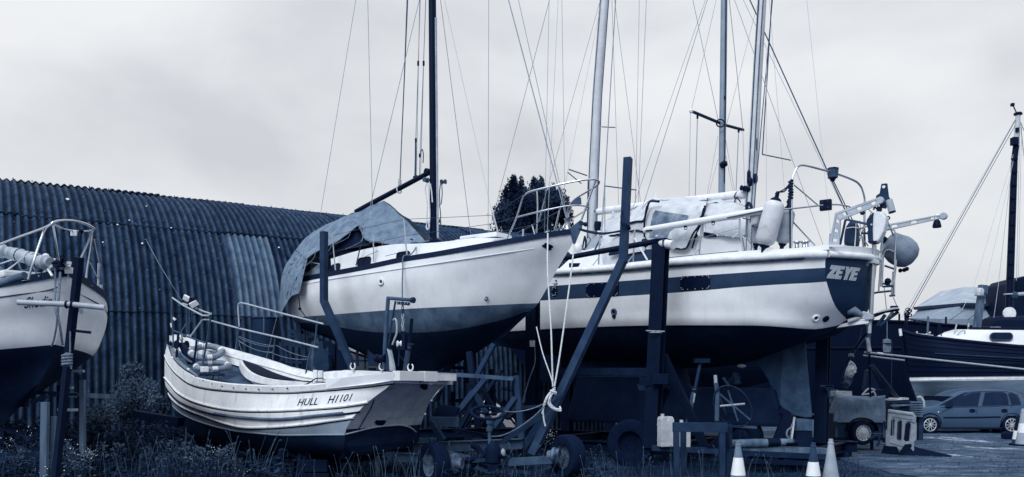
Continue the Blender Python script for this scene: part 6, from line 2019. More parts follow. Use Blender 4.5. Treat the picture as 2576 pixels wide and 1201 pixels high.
# mooring bollards and coaming on the stern deck
for x,y in ((365,1000),(440,1000),(465,995)):
 c=F2.P(*b5(x,y+6),1.18)
 MB().lathe([(.07,0),(.04,.03),(.035,.09),(.075,.13),(.07,.145),(.001,.15)],c,V(0,0,1),12).build('bollard',M['stainless'],ketch)
mb=MB().prism([F2.P(*b5(*p),1.22) for p in ((520,985),(710,962),(860,965),(860,985),(700,985),(520,1000))],F2.n*.05)
mb.build('stern_coaming',M['white_clean'],ketch)
# davits with lightening holes
def davit(label,foot,foot2,elbow,elbow2,tip,tip2,b,b2_):
 t=thing('davit',label, 'davit',F2.P(*foot,b), 'boat davits on the stern of the ketch')
 th=F2.n*.05
 f1_,f2_,e1_,e2_,t1_,t2_=F2.P(*foot,b),F2.P(*foot2,b),F2.P(*elbow,b),F2.P(*elbow2,b),F2.P(*tip,b2_),F2.P(*tip2,b2_)
 # legs: two side bars and webs
 for A,Bp in (((f1_,f2_),(e1_,e2_)),((e1_,e2_),(t1_,t2_))):
  w=(A[0]-A[1]).length
  for s0,s1 in ((0,.26),(.74,1)):
   MB().prism([A[0].lerp(A[1],s0),A[0].lerp(A[1],s1),Bp[0].lerp(Bp[1],s1),Bp[0].lerp(Bp[1],s0)],th).build('flange',M['alloy'],t)
  nweb=3
  for k in range(nweb+1):
   t0,t1__=max(0,(k-.36)/nweb),min(1,(k+.36)/nweb)
   a0,a1_=A[0].lerp(Bp[0],t0),A[1].lerp(Bp[1],t0)
   b0_,b1_=A[0].lerp(Bp[0],t1__),A[1].lerp(Bp[1],t1__)
   MB().prism([a0.lerp(a1_,.26),a0.lerp(a1_,.74),b0_.lerp(b1_,.74),b0_.lerp(b1_,.26)],th*.55).build('web',M['alloy'],t)
 MB().lathe([(.06,-.05),(.07,-.04),(.07,.04),(.06,.05)],t1_.lerp(t2_,.5),F2.n,14).build('sheave_head',M['alloy'],t)
 return t
dv1=davit('near pale davit with square holes reaching up from the ketch stern',b5(700,962),b5(805,966),b5(765,632),b5(822,702),b5(1225,468),b5(1240,540),.95,.45)
dv2=davit('far pale davit reaching out to the right with a block hanging from its tip',a4(500,620),a4(520,620),a4(530,436),a4(545,480),a4(985,352),a4(985,382),-.9,-1.0)
blk=thing('block', 'small dark pulley block hanging from the tip of the far davit', 'pulley',F2.P(*a4(934,445),-1.0))
cbk=F2.P(*a4(934,428),-1.0)
MB().lathe([(.03,.09),(.06,.06),(.085,-.04),(.08,-.07),(.001,-.08)],cbk,V(0,0,1),10).build('shell',M['black'],blk)
MB().torus(cbk+V(0,0,.14),.045,.010,F2.n,14,6).build('shackle',M['stainless'],blk)
# outboard motor stowed upright on the pushpit
ob=thing('outboard_motor', 'outboard motor with a pale cowl and dark side stowed upright on the ketch stern', 'outboard motor',F2.P(*a4(455,570),.35))
O=lambda x,y,b=.35: F2.P(*a4(x,y),b)
MB().prism([O(*p) for p in ((462,345),(500,328),(535,345),(560,385),(555,430),(540,490),(500,565),(478,572),(455,570),(452,400))],F2.n*.26).build('cowl',M['white_clean'],ob,bevel=.04)
MB().prism([O(*p,.37) for p in ((440,362),(462,345),(455,470),(458,570),(420,572),(412,490),(420,480),(408,440),(410,398))],F2.n*.24).build('side_cover',M['steel'],ob,bevel=.02)
MB().prism([O(*p,.35) for p in ((418,566),(490,562),(478,574),(425,578))],F2.n*.27).build('cowl_seal',M['black'],ob)
MB().lathe([(.02,0),(.02,.01),(.001,.012)],O(436,432,.5),F2.n,8).build('cover_bolt',M['alloy'],ob)
MB().prism([O(*p) for p in ((512,122),(556,118),(568,215),(575,250),(545,270),(520,250),(470,230),(472,212),(498,195))],F2.n*.05).build('leg_fin',M['steel'],ob,bevel=.01)
MB().lathe([(.03,-.04),(.03,.04)],O(532,147),F2.n,10).build('fin_hole',M['white_clean'],ob)
MB().prism([O(*p) for p in ((500,210),(575,225),(560,275),(540,310),(500,300),(512,250))],F2.n*.12).build('leg',M['steel'],ob,bevel=.01)
MB().tube([O(568,245,.42),O(592,333,.42)],.065,12).build('tiller_grip',M['alloy'],ob)
MB().lathe([(.066,0),(.068,.02),(.001,.025)],O(592,333,.42),O(592,333,.42)-O(568,245,.42),12).build('grip_end',M['black'],ob)
MB().prism([O(*p,.45) for p in ((482,292),(515,300),(512,328),(488,330),(478,315))],F2.n*.10).build('clamp',M['black'],ob,bevel=.01)
MB().tube(crom([O(*p,.45) for p in ((450,320),(462,300),(480,320),(475,345))],10),.016,6).build('clamp_handle',M['black'],ob)
# self steering gear: pole,clamps,paddle
ss=thing('self_steering_gear', 'self steering gear with a long stainless pole and folded paddle on the ketch transom', 'steering gear',F2.P(*a4(425,1200),.1))
S=lambda x,y,b=.25: F2.P(*a4(x,y),b)
MB().tube([S(458,572),S(432,1110)],.042,12).build('pole',M['stainless'],ss)
MB().tube([S(428,1110),S(420,1260)],.034,10).build('lower_pole',M['alloy'],ss)
MB().prism([S(*p,.30) for p in ((388,708),(420,692),(478,698),(500,712),(498,738),(460,730),(390,728))],F2.n*.12).build('clamp',M['alloy'],ss,bevel=.015)
MB().prism([S(*p,.30) for p in ((352,1105),(380,1092),(440,1115),(455,1130),(452,1155),(400,1160),(355,1140))],F2.n*.14).build('clamp',M['alloy'],ss,bevel=.015)
MB().lathe([(.02,-.09),(.02,.09)],S(435,1137),F2.n,8).build('clamp_bolt',M['black'],ss)
MB().lathe([(.02,-.08),(.02,.08)],S(452,710),F2.n,8).build('clamp_bolt',M['black'],ss)
MB().tube([S(250,1090,.45),S(300,1085,.42),S(365,1125,.33)],[.075,.085,.05],12).build('pad',M['rope_mid'],ss)
MB().tube([S(360,735,.35),S(385,735,.33),S(410,745,.3)],[.07,.09,.05],12).build('pad',M['rope_mid'],ss)
MB().tube([S(255,1170,.40),S(380,1128,.30)],.042,10).build('strut',M['alloy'],ss)
MB().prism([S(*p,.25) for p in ((165,1212),(220,1190),(350,1160),(420,1165),(420,1185),(300,1200),(160,1222))],F2.n*.16).build('ledge',M['white_clean'],ss)
MB().prism([S(*p,.2) for p in ((430,1125),(520,1090),(600,1070),(640,1068),(650,1078),(640,1090),(540,1105),(450,1142))],F2.n*.09).build('paddle',M['black'],ss,bevel=.015)
MB().prism([S(*p,.26) for p in ((430,1118),(520,1084),(600,1064),(642,1062),(648,1072),(600,1078),(520,1096))],F2.n*.03).build('paddle_edge',M['alloy'],ss)
for a,b in (((640,1095),(500,1200)),((600,1100),(560,1150)),((540,1120),(480,1200))):
 MB().bar(S(*a,.15),S(*b,.1),.05,.05).build('vane_arm',M['steel'] if a[0] != 600 else M['alloy'],ss)
for a,b in (((532,910),(550,1080)),((600,985),(632,1060))):
 MB().tube([S(*a,.2),S(*b,.2)],.008,5).build('control_line',M['rope_mid'],ss)
MB().ball(S(560,865,-.1),.07,8).build('float_ball',M['steel_dark'],ss)
MB().box(S(608,1065,.2),(.12,.08,.07)).build('paddle_cleat',M['black'],ss)
# boarding ladder
ld=thing('boarding_ladder', 'folded stainless boarding ladder on the ketch transom beside the hanging buoy', 'ladder',F2.P(*a4(520,950),-.25))
Ld=lambda x,y,b=-.25: F2.P(*a4(x,y),b)
for pts,bb in ((((490,945),(500,800),(524,460)),-.15),(((535,500),(545,475),(570,460),(600,468),(620,495),(615,650),(608,970)),-.3),(((516,905),(520,780),(528,665),(545,630),(575,625),(605,640)),-.3),(((588,975),(600,790)),-.35),(((600,975),(625,700)),-.4),(((508,905),(520,660)),-.2)):
 MB().tube(crom([Ld(*p,bb) for p in pts],20),.017,8).build('stile',M['stainless'],ld)
for a,b in (((490,948),(582,938)),((520,905),(612,900)),((522,880),(612,905)),((535,745),(622,775)),((450,955),(500,945)),((575,975),(612,972))):
 MB().tube([Ld(*a),Ld(*b,-.35)],.020,8).build('rung',M['steel_grey'],ld)
# big buoy and other bits hanging astern
by=thing('mooring_buoy', 'big grey pear shaped buoy hanging off the ketch stern by the ladder', 'buoy',F2.P(*a4(640,785),-.55))
b0_,b1_=F2.P(*a4(548,560),-.50),F2.P(*a4(765,700),-.75)
axb=(b1_-b0_)
Lb=axb.length
Rb=118*.33012/FOC*b1_.y
MB().lathe([(.001,-.02),(.16,.0),(.24,.05*Lb),(Rb*.86,.22*Lb),(Rb*.99,.42*Lb),(Rb,.55*Lb),(Rb*.93,.74*Lb),(Rb*.72,.90*Lb),(Rb*.4,.98*Lb),(.001,Lb)],b0_,axb,26).build('ball',M['buoy'],by)
MB().lathe([(.07,-.1),(.07,.03),(.12,.06)],b0_,axb,12).build('neck',M['steel_dark'],by)
MB().tube(crom([b0_-axb*.08,F2.P(*a4(600,530),-.4),F2.P(*a4(570,440),-.4),F2.P(*a4(545,380),-.4)],14),.016,6).build('lanyard',M['rope_mid'],by)
MB().tube(crom([F2.P(*a4(*p),-.4) for p in ((540,375),(560,395),(575,380),(560,370),(545,390))],16),.014,6).build('lanyard',M['rope_dark'],by)
for x,y in ((655,782),(685,778),(705,770)):
 MB().ball(F2.P(*a4(x,y),-.7),.045,8).build('weed_tuft',M['black'],by)
# liferaft bag in a frame and radar-like bits behind the davit
lf=thing('liferaft_bag', 'dark bullet shaped bag with pale piping strapped behind the near davit', 'bag',F2.P(*a4(290,600),.3))
Lf=lambda x,y,b=.3: F2.P(*a4(x,y),b)
MB().prism([Lf(*p) for p in ((232,595),(238,500),(248,455),(272,420),(300,408),(325,425),(340,460),(336,602))],F2.n*.3).build('body',M['stripe'],lf,bevel=.07)
MB().tube([Lf(242,460,.46),Lf(290,452,.47),Lf(338,458,.46)],.010,6).build('piping',M['white_clean'],lf)
MB().tube([Lf(318,425,.46),Lf(314,520,.465),Lf(308,598,.46)],.010,6).build('piping',M['white_clean'],lf)
pp=thing('pushpit', 'tubular rails and braces of the stern pushpit around the liferaft bag', 'rail',F2.P(*a4(380,600),0))
Pp=lambda x,y,b=.0: F2.P(*a4(x,y),b)
for pts,r_,m_ in ((((382,255),(380,420),(372,600)),.018, 'stainless'),(((195,590),(238,392)),.024, 'steel'),(((240,392),(420,432)),.026, 'steel_grey'),(((345,465),(415,440)),.018, 'stainless'),(((360,498),(420,498)),.022, 'steel'),(((340,500),(410,595)),.016, 'stainless'),(((400,300),(470,370)),.018, 'stainless'),(((388,600),(384,460)),.012, 'steel'),(((230,590),(262,470),(330,420)),.012, 'stainless'),(((410,410),(350,470)),.010, 'stainless'),(((345,560),(372,460),(440,330)),.008, 'wire'),(((370,600),(345,400)),.008, 'wire'),(((120,500),(115,580)),.014, 'stainless')):
 MB().tube([Pp(*p) for p in pts],r_,6).build('tube',M[m_],pp)
MB().ball(Pp(368,343),.055,10,0,(1,1,.8)).build('navigation_light',M['steel'],pp)
# rigging of the ketch
stay(F2,mm,a2(565,1030),a2(640,0),1.45,.8,.007)
wire('shroud',M['wire'],mm,F2.P(*a2(640,0),.8),F2.P(*k2(592,-60),.3),.007)
stay(F2,mm,a2(640,90),a2(640,90)[:1]+(460,),.8,.8,.01)
stay(F2,mm,(1421,517),k2(238,0),-1.2,0,.005, 'wire')
stay(F2,mm,(1372,470),k2(155,0),-1.2,0,.005, 'wire')
stay(F2,mm,k2(150,1210),k2(490,0),1.2,.1,.005, 'wire')
stay(F2,mm,k2(262,1190),k2(500,0),.4,.1,.004, 'wire_pale')
stay(F2,mm,k2(520,1190),k2(590,0),.9,.2,.009, 'wire')
stay(F2,mm,k2(604,1190),k2(565,0),-.6,-.1,.005, 'wire')
stay(F2,mm,k2(735,1190),k2(582,0),-1.0,-.1,.005, 'wire')
stay(F2,mm,k2(722,1200),k2(744,0),-.3,-.1,.005, 'wire')
stay(F2,mm,k2(742,1200),k2(790,0),-.3,-.1,.006, 'wire')
stay(F2,mm,k2(758,1195),k2(1176,0),.5,0,.005, 'wire')
stay(F2,mm,k2(815,1195),k2(1188,0),.5,0,.007, 'wire')
MB().tube([F2.P(*k2(500,830),.1),F2.P(*k2(585,834),.9)],.012,6).build('spreader',M['steel'],mm)
MB().tube([F2.P(*k2(285,1108),1.1),F2.P(*k2(402,1148),.1)],.014,6).build('spreader',M['steel_grey'],mm)
MB().tube([F2.P(*k2(278,1128),1.1),F2.P(*k2(365,1200),.1)],.012,6).build('spreader',M['steel_grey'],mm)
MB().tube([F2.P(*a2(650,92),.8),F2.P(*a2(1020,140),-.8)],.014,6).build('spreader',M['steel_grey'],mm)
wire('shroud',M['wire'],mm,F2.P(*a2(1010,140),-.8),F2.P(*a2(1005,320),-.9),.007)
wire('shroud',M['wire_pale'],mm,F2.P(*a2(1040,0),-.8),F2.P(*a2(1070,310),-.9),.006)
wire('shroud',M['wire'],mm,F2.P(*a2(540,100),.05),F2.P(*a2(525,560),.1),.016)
wire('halyard',M['wire_dark'],mm,F2.P(*a2(440,30),.1),F2.P(*a2(430,560),.2),.016)
MB().tube(crom([F2.P(*a2(*p),.25) for p in ((400,690),(385,760),(375,850),(400,850),(410,760),(400,700))],20),.022,6).build('halyard_coil',M['rope_dark'],mm)
MB().tube(crom([F2.P(*a2(*p),.2) for p in ((430,600),(440,700),(470,730),(440,790),(420,820))],20),.014,6).build('halyard_tail',M['rope_mid'],mm)
MB().lathe([(.08,-.1),(.09,0),(.08,.1)],F2.P(*a2(555,572),.1),V(0,0,1),12).build('winch',M['steel_dark'],mm)
# mizzen
stay(F2,zm,k3(650,1195),k3(756,0),.6,.2,.010, 'wire_dark')
stay(F2,zm,k3(690,1010),k3(752,0),.6,.2,.012, 'wire_dark')
stay(F2,zm,k3(1150,1195),k3(608,0),-.3,0,.014, 'wire_dark',name='backstay')
stay(F2,zm,b5(870,625),k3(565,0),.2,0,.006, 'wire',name='backstay')
stay(F2,zm,b5(635,960),k3(508,0),-.9,0,.006, 'wire',name='shroud')
stay(F2,zm,k3(716,1190),k3(716,340),.8,.4,.005, 'wire_pale')
wire('spreader',M['wire_dark'],zm,F2.P(*k3(690,1010),.6),F2.P(*k3(876,1048),-.6),.013)
stay(F2,zm,b5(238,430),k3(735,0),-.7,-.2,.004, 'wire_pale')
wire('backstay',M['wire_dark'],zm,F2.P(*b5(740,290),.4),F2.P(*b5(940,700),-.2),.012)
stay(F2,zm,b5(715,830),k3(980,0),-.3,-.3,.004, 'wire_pale',name='aerial')
MB().tube([F2.P(*k3(655,905),.12),F2.P(*k3(653,985),.12)],.012,6).build('mast_step',M['steel'],zm)
# separate grey mast standing behind (another yacht hidden by the ketch)
ny=thing('yacht_beyond', 'tall grey alloy mast with a slanting spreader of a yacht hidden behind the ketch', 'boat',gnd(1812,25))
g_=lambda x,y,d=25: at(*k3(x,y),d)
DM=25
mg=MB().tube([V(at(1812,600,DM).x,DM,.9),g_(425,1195),g_(435,500),g_(440,0),g_(442,-200)],[.10,.10,.10,.096,.09],16).build('mast',M['mast_grey'],ny)
MB().bar(g_(443,1195,24.88),g_(453,0,24.88),.03,.03).build('mast_track',M['steel'],mg)
MB().tube([g_(228,728,24.2),g_(415,806,25)],.045,8).build('spreader',M['steel'],mg)
MB().tube([g_(445,818,25),g_(565,850,25.8)],.045,8).build('spreader',M['steel'],mg)
MB().torus(g_(416,806,24.8),.12,.02,V(0,-1,.2),14,6).build('spreader_collar',M['steel_dark'],mg)
MB().ball(g_(226,726,24.2),.07,8).build('spreader_tip',M['white_clean'],mg)
rl=MB().lathe([(.001,-.12),(.07,-.10),(.095,-.04),(.095,.06),(.06,.1),(.001,.11)],g_(437,1074,24.85),V(.6,-.5,.25),10)
rl.build('steaming_light',M['black'],mg)
for a,b,m_,r_ in (((220,740),(212,1200), 'wire_pale',.008),((266,760),(254,1200), 'wire',.010),((535,850),(520,1200), 'wire',.010),((562,850),(573,1200), 'wire_pale',.008),((228,712),(388,0), 'wire_pale',.007),((562,840),(474,0), 'wire',.008),((400,780),(236,0), 'wire',.007),((455,820),(665,0), 'wire_pale',.006),((400,890),(342,1200), 'wire_pale',.006),((400,1040),(358,1200), 'wire_pale',.006),((450,910),(500,1200), 'wire_pale',.006),((452,1020),(488,1200), 'wire_pale',.006)):
 wire('shroud',M[m_],mg,g_(*a),(g_(*b) if b[1] < 1190 else g_(*a).lerp(g_(*b),(1580-a[1])/(b[1]-a[1]))) if b[1] else g_(*a).lerp(g_(*b),1.15),r_*1.2)
for (x,y) in ((266,765),(535,855),(445,640)):
 MB().box(g_(x,y,24.6),(.05,.05,.10)).build('block',M['black'],mg)
FY=Frame(at(1812,600,DM).x+1.0,DM+.0,-1,.12)
hl_=[[(-1,.9,3.1),(1,1.2,3.0),(3,1.3,3.0),(5,1.0,3.1),(7,.3,3.25),(7.6,0,3.3)],[(-.8,.7,2.2),(1,1.1,2.1),(3,1.2,2.1),(5,.85,2.15),(6.6,.15,2.2),(6.9,0,2.25)],[(-.6,.2,1.7),(1,.5,1.4),(3,.5,1.2),(5,.3,1.3),(6,.05,1.6),(6.3,0,1.7)],[(-.5,0,1.7),(1,0,1.2),(2,0,.6),(4,0,.6),(5.6,0,1.4),(6.1,0,1.65)]]
rows_y,ny_n,ny_f=hull_rows(FY,hl_,24,3,px=False)
mb=hull_mesh(ny_n,ny_f,[0,1,1],3)
mb.grid([[r[0] for r in ny_n],[r[0] for r in ny_f]])
mb.build('hull',[M['steel_dark'],M['antifoul']],ny)
mb=MB()
mb.grid([ny_n[0],ny_f[0]])
mb.build('deck',M['white_clean'],ny)
for dx in (1.8,4.2):
 p=FY.loc(dx,0,.3)
 MB().box(p,(.3,.3,.62)).build('keel_block',M['wood_dark'],ny)
# ------------------------------------------------------------------ cradle carrying the ketch
kc=thing('hoist_cradle', 'dark steel cradle with tall I beam posts and a long base under the ketch', 'cradle',gnd(1800,17.5))
KZ=.36
pA=at(1655,955,16.75)
mb=MB()
p_top,p_bot=at(1663,606,16.75),V(at(1640,955,16.75).x,16.75,KZ)
ibeam(mb,p_bot,p_top,.27,.24,.028,up=F2.n * -1)
mb.build('post',M['steel_dark'],kc)
MB().bar(p_top+V(0,0,.012)-F2.a*.16,p_top+V(0,0,.012)+F2.a*.14,.30,.025).build('post_cap',M['steel_dark'],kc)
MB().bar(at(1625,832,16.55),at(1672,834,16.55),.02,.02).build('post_band',M['alloy'],kc)
MB().prism([at(*b3(*p),16.55) for p in ((400,36),(455,22),(515,38))],V(0,.02,0)).build('band_cloth',M['foil'],kc)
# rollers at the top
MB().tube([at(1664,612,16.7),at(1694,617,16.4)],.085,14).build('roller',M['white_dirty'],kc)
MB().torus(at(1671,613,16.62),.095,.022,V(1,-.4,0),16,8).build('roller_collar',M['steel'],kc)
sB=2.94
pB=V(.45,18.5,4.2)
pA_top=at(1653,607,16.7)
MB().tube([pA_top,pA_top+(pB-pA_top)*1.08],.056,12).build('head_pipe',M['steel_dark'],kc)
mb=MB()
ibeam(mb,V(.45,18.5,KZ),V(.45,18.5,4.1),.24,.22,.026,up=F2.n * -1)
mb.build('post',M['steel_dark'],kc)
mb=MB()
p3b=V(at(2065,955,18.0).x,18.0,KZ)
ibeam(mb,p3b,p3b+V(.06,0,2.5),.25,.22,.026,up=F2.n * -1)
mb.build('post',M['steel_dark'],kc)
p4b=p3b+F2.a*6.2+V(0,.6,0)
mb=MB()
ibeam(mb,p4b,p4b+V(0,0,3.6),.25,.22,.026,up=F2.n * -1)
mb.build('post',M['steel_dark'],kc)
# base beams
nb_,fb_=1.55,-1.55
for b_ in (nb_,fb_):
 mb=MB()
 ibeam(mb,F2.loc(.2,b_,KZ-.11),F2.loc(9.4,b_,KZ-.11),.2,.22,.02)
 mb.build('base_beam',M['steel_dark'],kc)
for x in (.5,3.4,6.6,9.2):
 mb=MB()
 ibeam(mb,F2.loc(x,fb_+.1,KZ-.12),F2.loc(x,nb_-.1,KZ-.12),.18,.2,.02)
 mb.build('cross_beam',M['steel_dark'],kc)
for x in (.6,3.0,5.6,9.0):
 for b_ in (nb_,fb_):
  MB().box(F2.loc(x,b_,.07),(.5,.34,.14),rz).build('sleeper',M['wood_dark'],kc)
# long bunk beam against the bilge
MB().bar(at(1410,935,18.3),at(1640,936,17.0),.13,.16).build('bunk',M['wood_dark'],kc)
MB().bar(at(1410,945,18.28),at(1640,946,16.98),.05,.05).build('bunk_rail',M['steel'],kc)
# diagonals
for a,b,da,db,w in (((1668,895),(1746,1064),16.9,16.9,.15),((1746,1062),(1774,1130),16.9,16.9,.15),((1682,975),(1662,1020),17.2,17.4,.12),((1650,960),(1610,960),16.7,16.8,.16)):
 MB().bar(at(*a,da),at(*b,db),w,w,up=V(1,-.5,0)).build('brace',M['steel_dark'],kc)
MB().box(at(*b3(490,410),16.5),(.32,.12,.20)).build('post_bracket',M['steel_dark'],kc,bevel=.01)
MB().prism([at(*b3(*p),17.2) for p in ((305,452),(520,458),(530,470),(500,510),(320,500))],V(0,.1,0)).build('gusset',M['steel'],kc)
ac=thing('adjustable_prop', 'slanting adjustable steel prop with a square pad under the ketch bilge', 'prop',gnd(1735,17.3))
MB().bar(at(1746,908,17.6),at(1784,908,17.6),.20,.09).build('pad',M['wood_dark'],ac)
MB().tube([at(1762,912,17.6),at(1747,985,17.4)],.036,10).build('inner_tube',M['steel'],ac)
MB().tube([at(1747,980,17.4),at(1726,1080,17.2),V(at(1722,1100,17.1).x,17.1,.0)],.050,10).build('outer_tube',M['steel_grey'],ac)
MB().lathe([(.07,-.03),(.07,.03)],at(1747,985,17.4),V(.1,0,1),12).build('nut',M['steel_dark'],ac)
MB().tube([at(1748,990,17.3),at(1744,1014,17.3)],.018,6).build('handle',M['alloy'],ac)
# lorry wheels of the cradle
wheel(kc,at(1588,1115,17.0) ,F2.n * -1+F2.a*.25,.475,.30,M['tyre'],M['black_matt'],rim=.52)
wheel(kc,F2.loc(2.2,.0,.47),F2.n,.46,.30,M['tyre'],M['steel_dark'],rim=.52)
# pallet-like timbers at the right of the base
for i,(u0,v0,u1,v1,d,w,h,m_) in enumerate(((1640,1127,1910,1140,16.2,.14,.10, 'steel'),(1864,1128,2082,1135,15.8,.22,.10, 'wood'),(1864,1140,2085,1150,15.6,.18,.09, 'wood_dark'),(1870,1160,2100,1168,15.5,.15,.08, 'steel_dark'))):
 MB().bar(at(u0,v0,d),at(u1,v1,d),w,h).build('timber',M[m_],kc)
for u in (1900,1930,1975,2060):
 MB().box(at(u,1158,15.7),(.14,.3,.16)).build('timber_block',M['wood_dark'],kc)
# rudder chocks
MB().prism([at(*b7(*p),17.3) for p in ((340,690),(420,705),(380,890),(265,890))],V(0,.12,0)).build('chock',M['steel_dark'],kc)
MB().prism([at(*b7(*p),17.3) for p in ((432,725),(556,735),(556,822),(428,822))],V(0,.3,0)).build('chock',M['steel_grey'],kc)
MB().prism([at(*b7(*p),17.32) for p in ((428,826),(556,826),(556,960),(418,960))],V(0,.3,0)).build('chock',M['keel'],kc)
MB().bar(at(*b7(432,715),17.0),at(*b7(408,898),17.0),.035,.03).build('batten',M['foil'],kc)
MB().tube(crom([at(*b7(*p),17.0) for p in ((415,770),(408,800),(380,820),(370,860),(395,900))],12),.02,6).build('lashing',M['rope_mid'],kc)
for pts in (((680,470),(740,472)),((690,490),(770,500)),((712,480),(712,560)),((640,465),(745,468))):
 MB().bar(at(*b7(*pts[0]),17.7),at(*b7(*pts[1]),17.7),.04,.04).build('bracket',M['steel'],kc)
# small things on and by the cradle
def jerry(label,u0,v0,u1,v1,d,tilt=0):
 t=thing('jerry_can',label, 'jerry can',V(at((u0+u1)/2,v1,d).x,d,at(0,v1,d).z), 'white jerry cans standing on the cradle base')
 w=(u1-u0)/FOC*d
 h=(v1-v0)/FOC*d
 c=V(at((u0+u1)/2,v1,d).x,d,at(0,v1,d).z)
 ry=Matrix.Rotation(.35,3, 'Z')
 pr=[(-.5,0),(.5,0),(.5,.86),(.38,.95),(.1,.95),(.08,.86),(-.05,.86),(-.08,.95),(-.42,.95),(-.5,.86)]
 mb=MB().prism([c+ry @ V(x*w,0,z*h) for x,z in pr],ry @ V(0,w*.62,0))
 mb.build('body',M['plastic_white'],t,bevel=.02)
 for z in (.2,.7):
  MB().bar(c+ry @ V(-w*.51,0,z*h),c+ry @ V(w*.51,0,z*h),w*.64,.012).build('rib',M['plastic_white'],t)
 MB().lathe([(.035,0),(.035,.05),(.001,.05)],c+ry @ V(-w*.25,0,h*.95),V(0,0,1),12).build('cap',M['foil'],t)
 return t
jerry('taller white jerry can standing at the left on the cradle base',1656,1044,1693,1124,16.1)
jerry('shorter white jerry can at the right behind the trestle leg',1706,1060,1735,1126,16.2)
ts=thing('trestle', 'low dark steel trestle standing in the grass in front of the cradle', 'trestle',gnd(1760,14.9))
T3=lambda x,y,d=14.9: at(*b3(x,y),d)
MB().bar(T3(596,798),T3(1033,800),.10,.165).build('top_beam',M['steel'],ts,bevel=.008)
for x,y,d in ((624,835,14.9),(992,835,14.9),(1048,770,15.4),(680,790,15.4)):
 p=T3(x,y,d)
 MB().bar(p,V(p.x,d,0),.095,.09).build('leg',M['steel'],ts)
MB().bar(T3(940,758,15.2),T3(1065,762,15.2),.10,.05).build('end_bar',M['steel_dark'],ts)
MB().prism([T3(*p,15.3) for p in ((860,970),(985,835),(1040,835),(1050,970))],V(0,.03,0)).build('web_plate',M['steel_dark'],ts)
hr_=thing('hose_reel', 'bent hoop and rods of an old hose reel standing against the ketch keel', 'reel',gnd(1810,16.9))
H3=lambda x,y,d=16.8: at(*b3(x,y),d)
MB().tube([H3(942,440),H3(955,520),H3(950,760)],.045,10).build('post',M['steel_grey'],hr_)
MB().tube([H3(938,378),H3(944,460)],.035,10).build('post_top',M['alloy'],hr_)
c=H3(1075,630)
el=[H3(1078+178*math.cos(a)*.86-60*math.sin(a)*.2,630+150*math.sin(a)+100*math.cos(a)*.75)+V(0,.15*math.sin(a),0) for a in np.linspace(0,6.28,33)[:-1]]
MB().tube(el,.014,6,closed=True).build('hoop',M['steel'],hr_)
for a,b,r_,m_ in (((975,628),(1175,610),.022, 'alloy'),((1040,500),(1120,750),.018, 'steel_grey'),((960,520),(1220,740),.020, 'steel_grey'),((975,560),(1020,680),.014, 'steel'),((1000,400),(1050,470),.03, 'steel')):
 MB().tube([H3(*a),H3(*b)],r_,6).build('rod',M[m_],hr_)
MB().bar(H3(1060,790,17.2),H3(1271,800,17.2),.06,.05).build('foot_rail',M['steel_grey'],hr_)
MB().prism([H3(*p,17.0) for p in ((980,760),(1050,680),(1100,690),(1110,770))],V(0,.12,0)).build('base_plate',M['steel_dark'],hr_)
lp=thing('tapered_spar', 'short tapered spar with dark bands lying on the timbers under the rudder', 'spar',at(1930,1120,15.7))
MB().tube([at(1838,1117,15.7),at(1900,1116,15.7),at(1962,1113,15.7),at(1995,1113,15.7),at(2006,1116,15.7)],[.075,.085,.07,.06,.01],12).build('body',M['wood'],lp)
for u0,u1,r_ in ((1930,1962,.083),(1975,2005,.066)):
 MB().tube([at(u0,1114.5,15.7),at(u1,1113.5,15.7)],[r_,r_*.9],12).build('band',M['black'],lp)
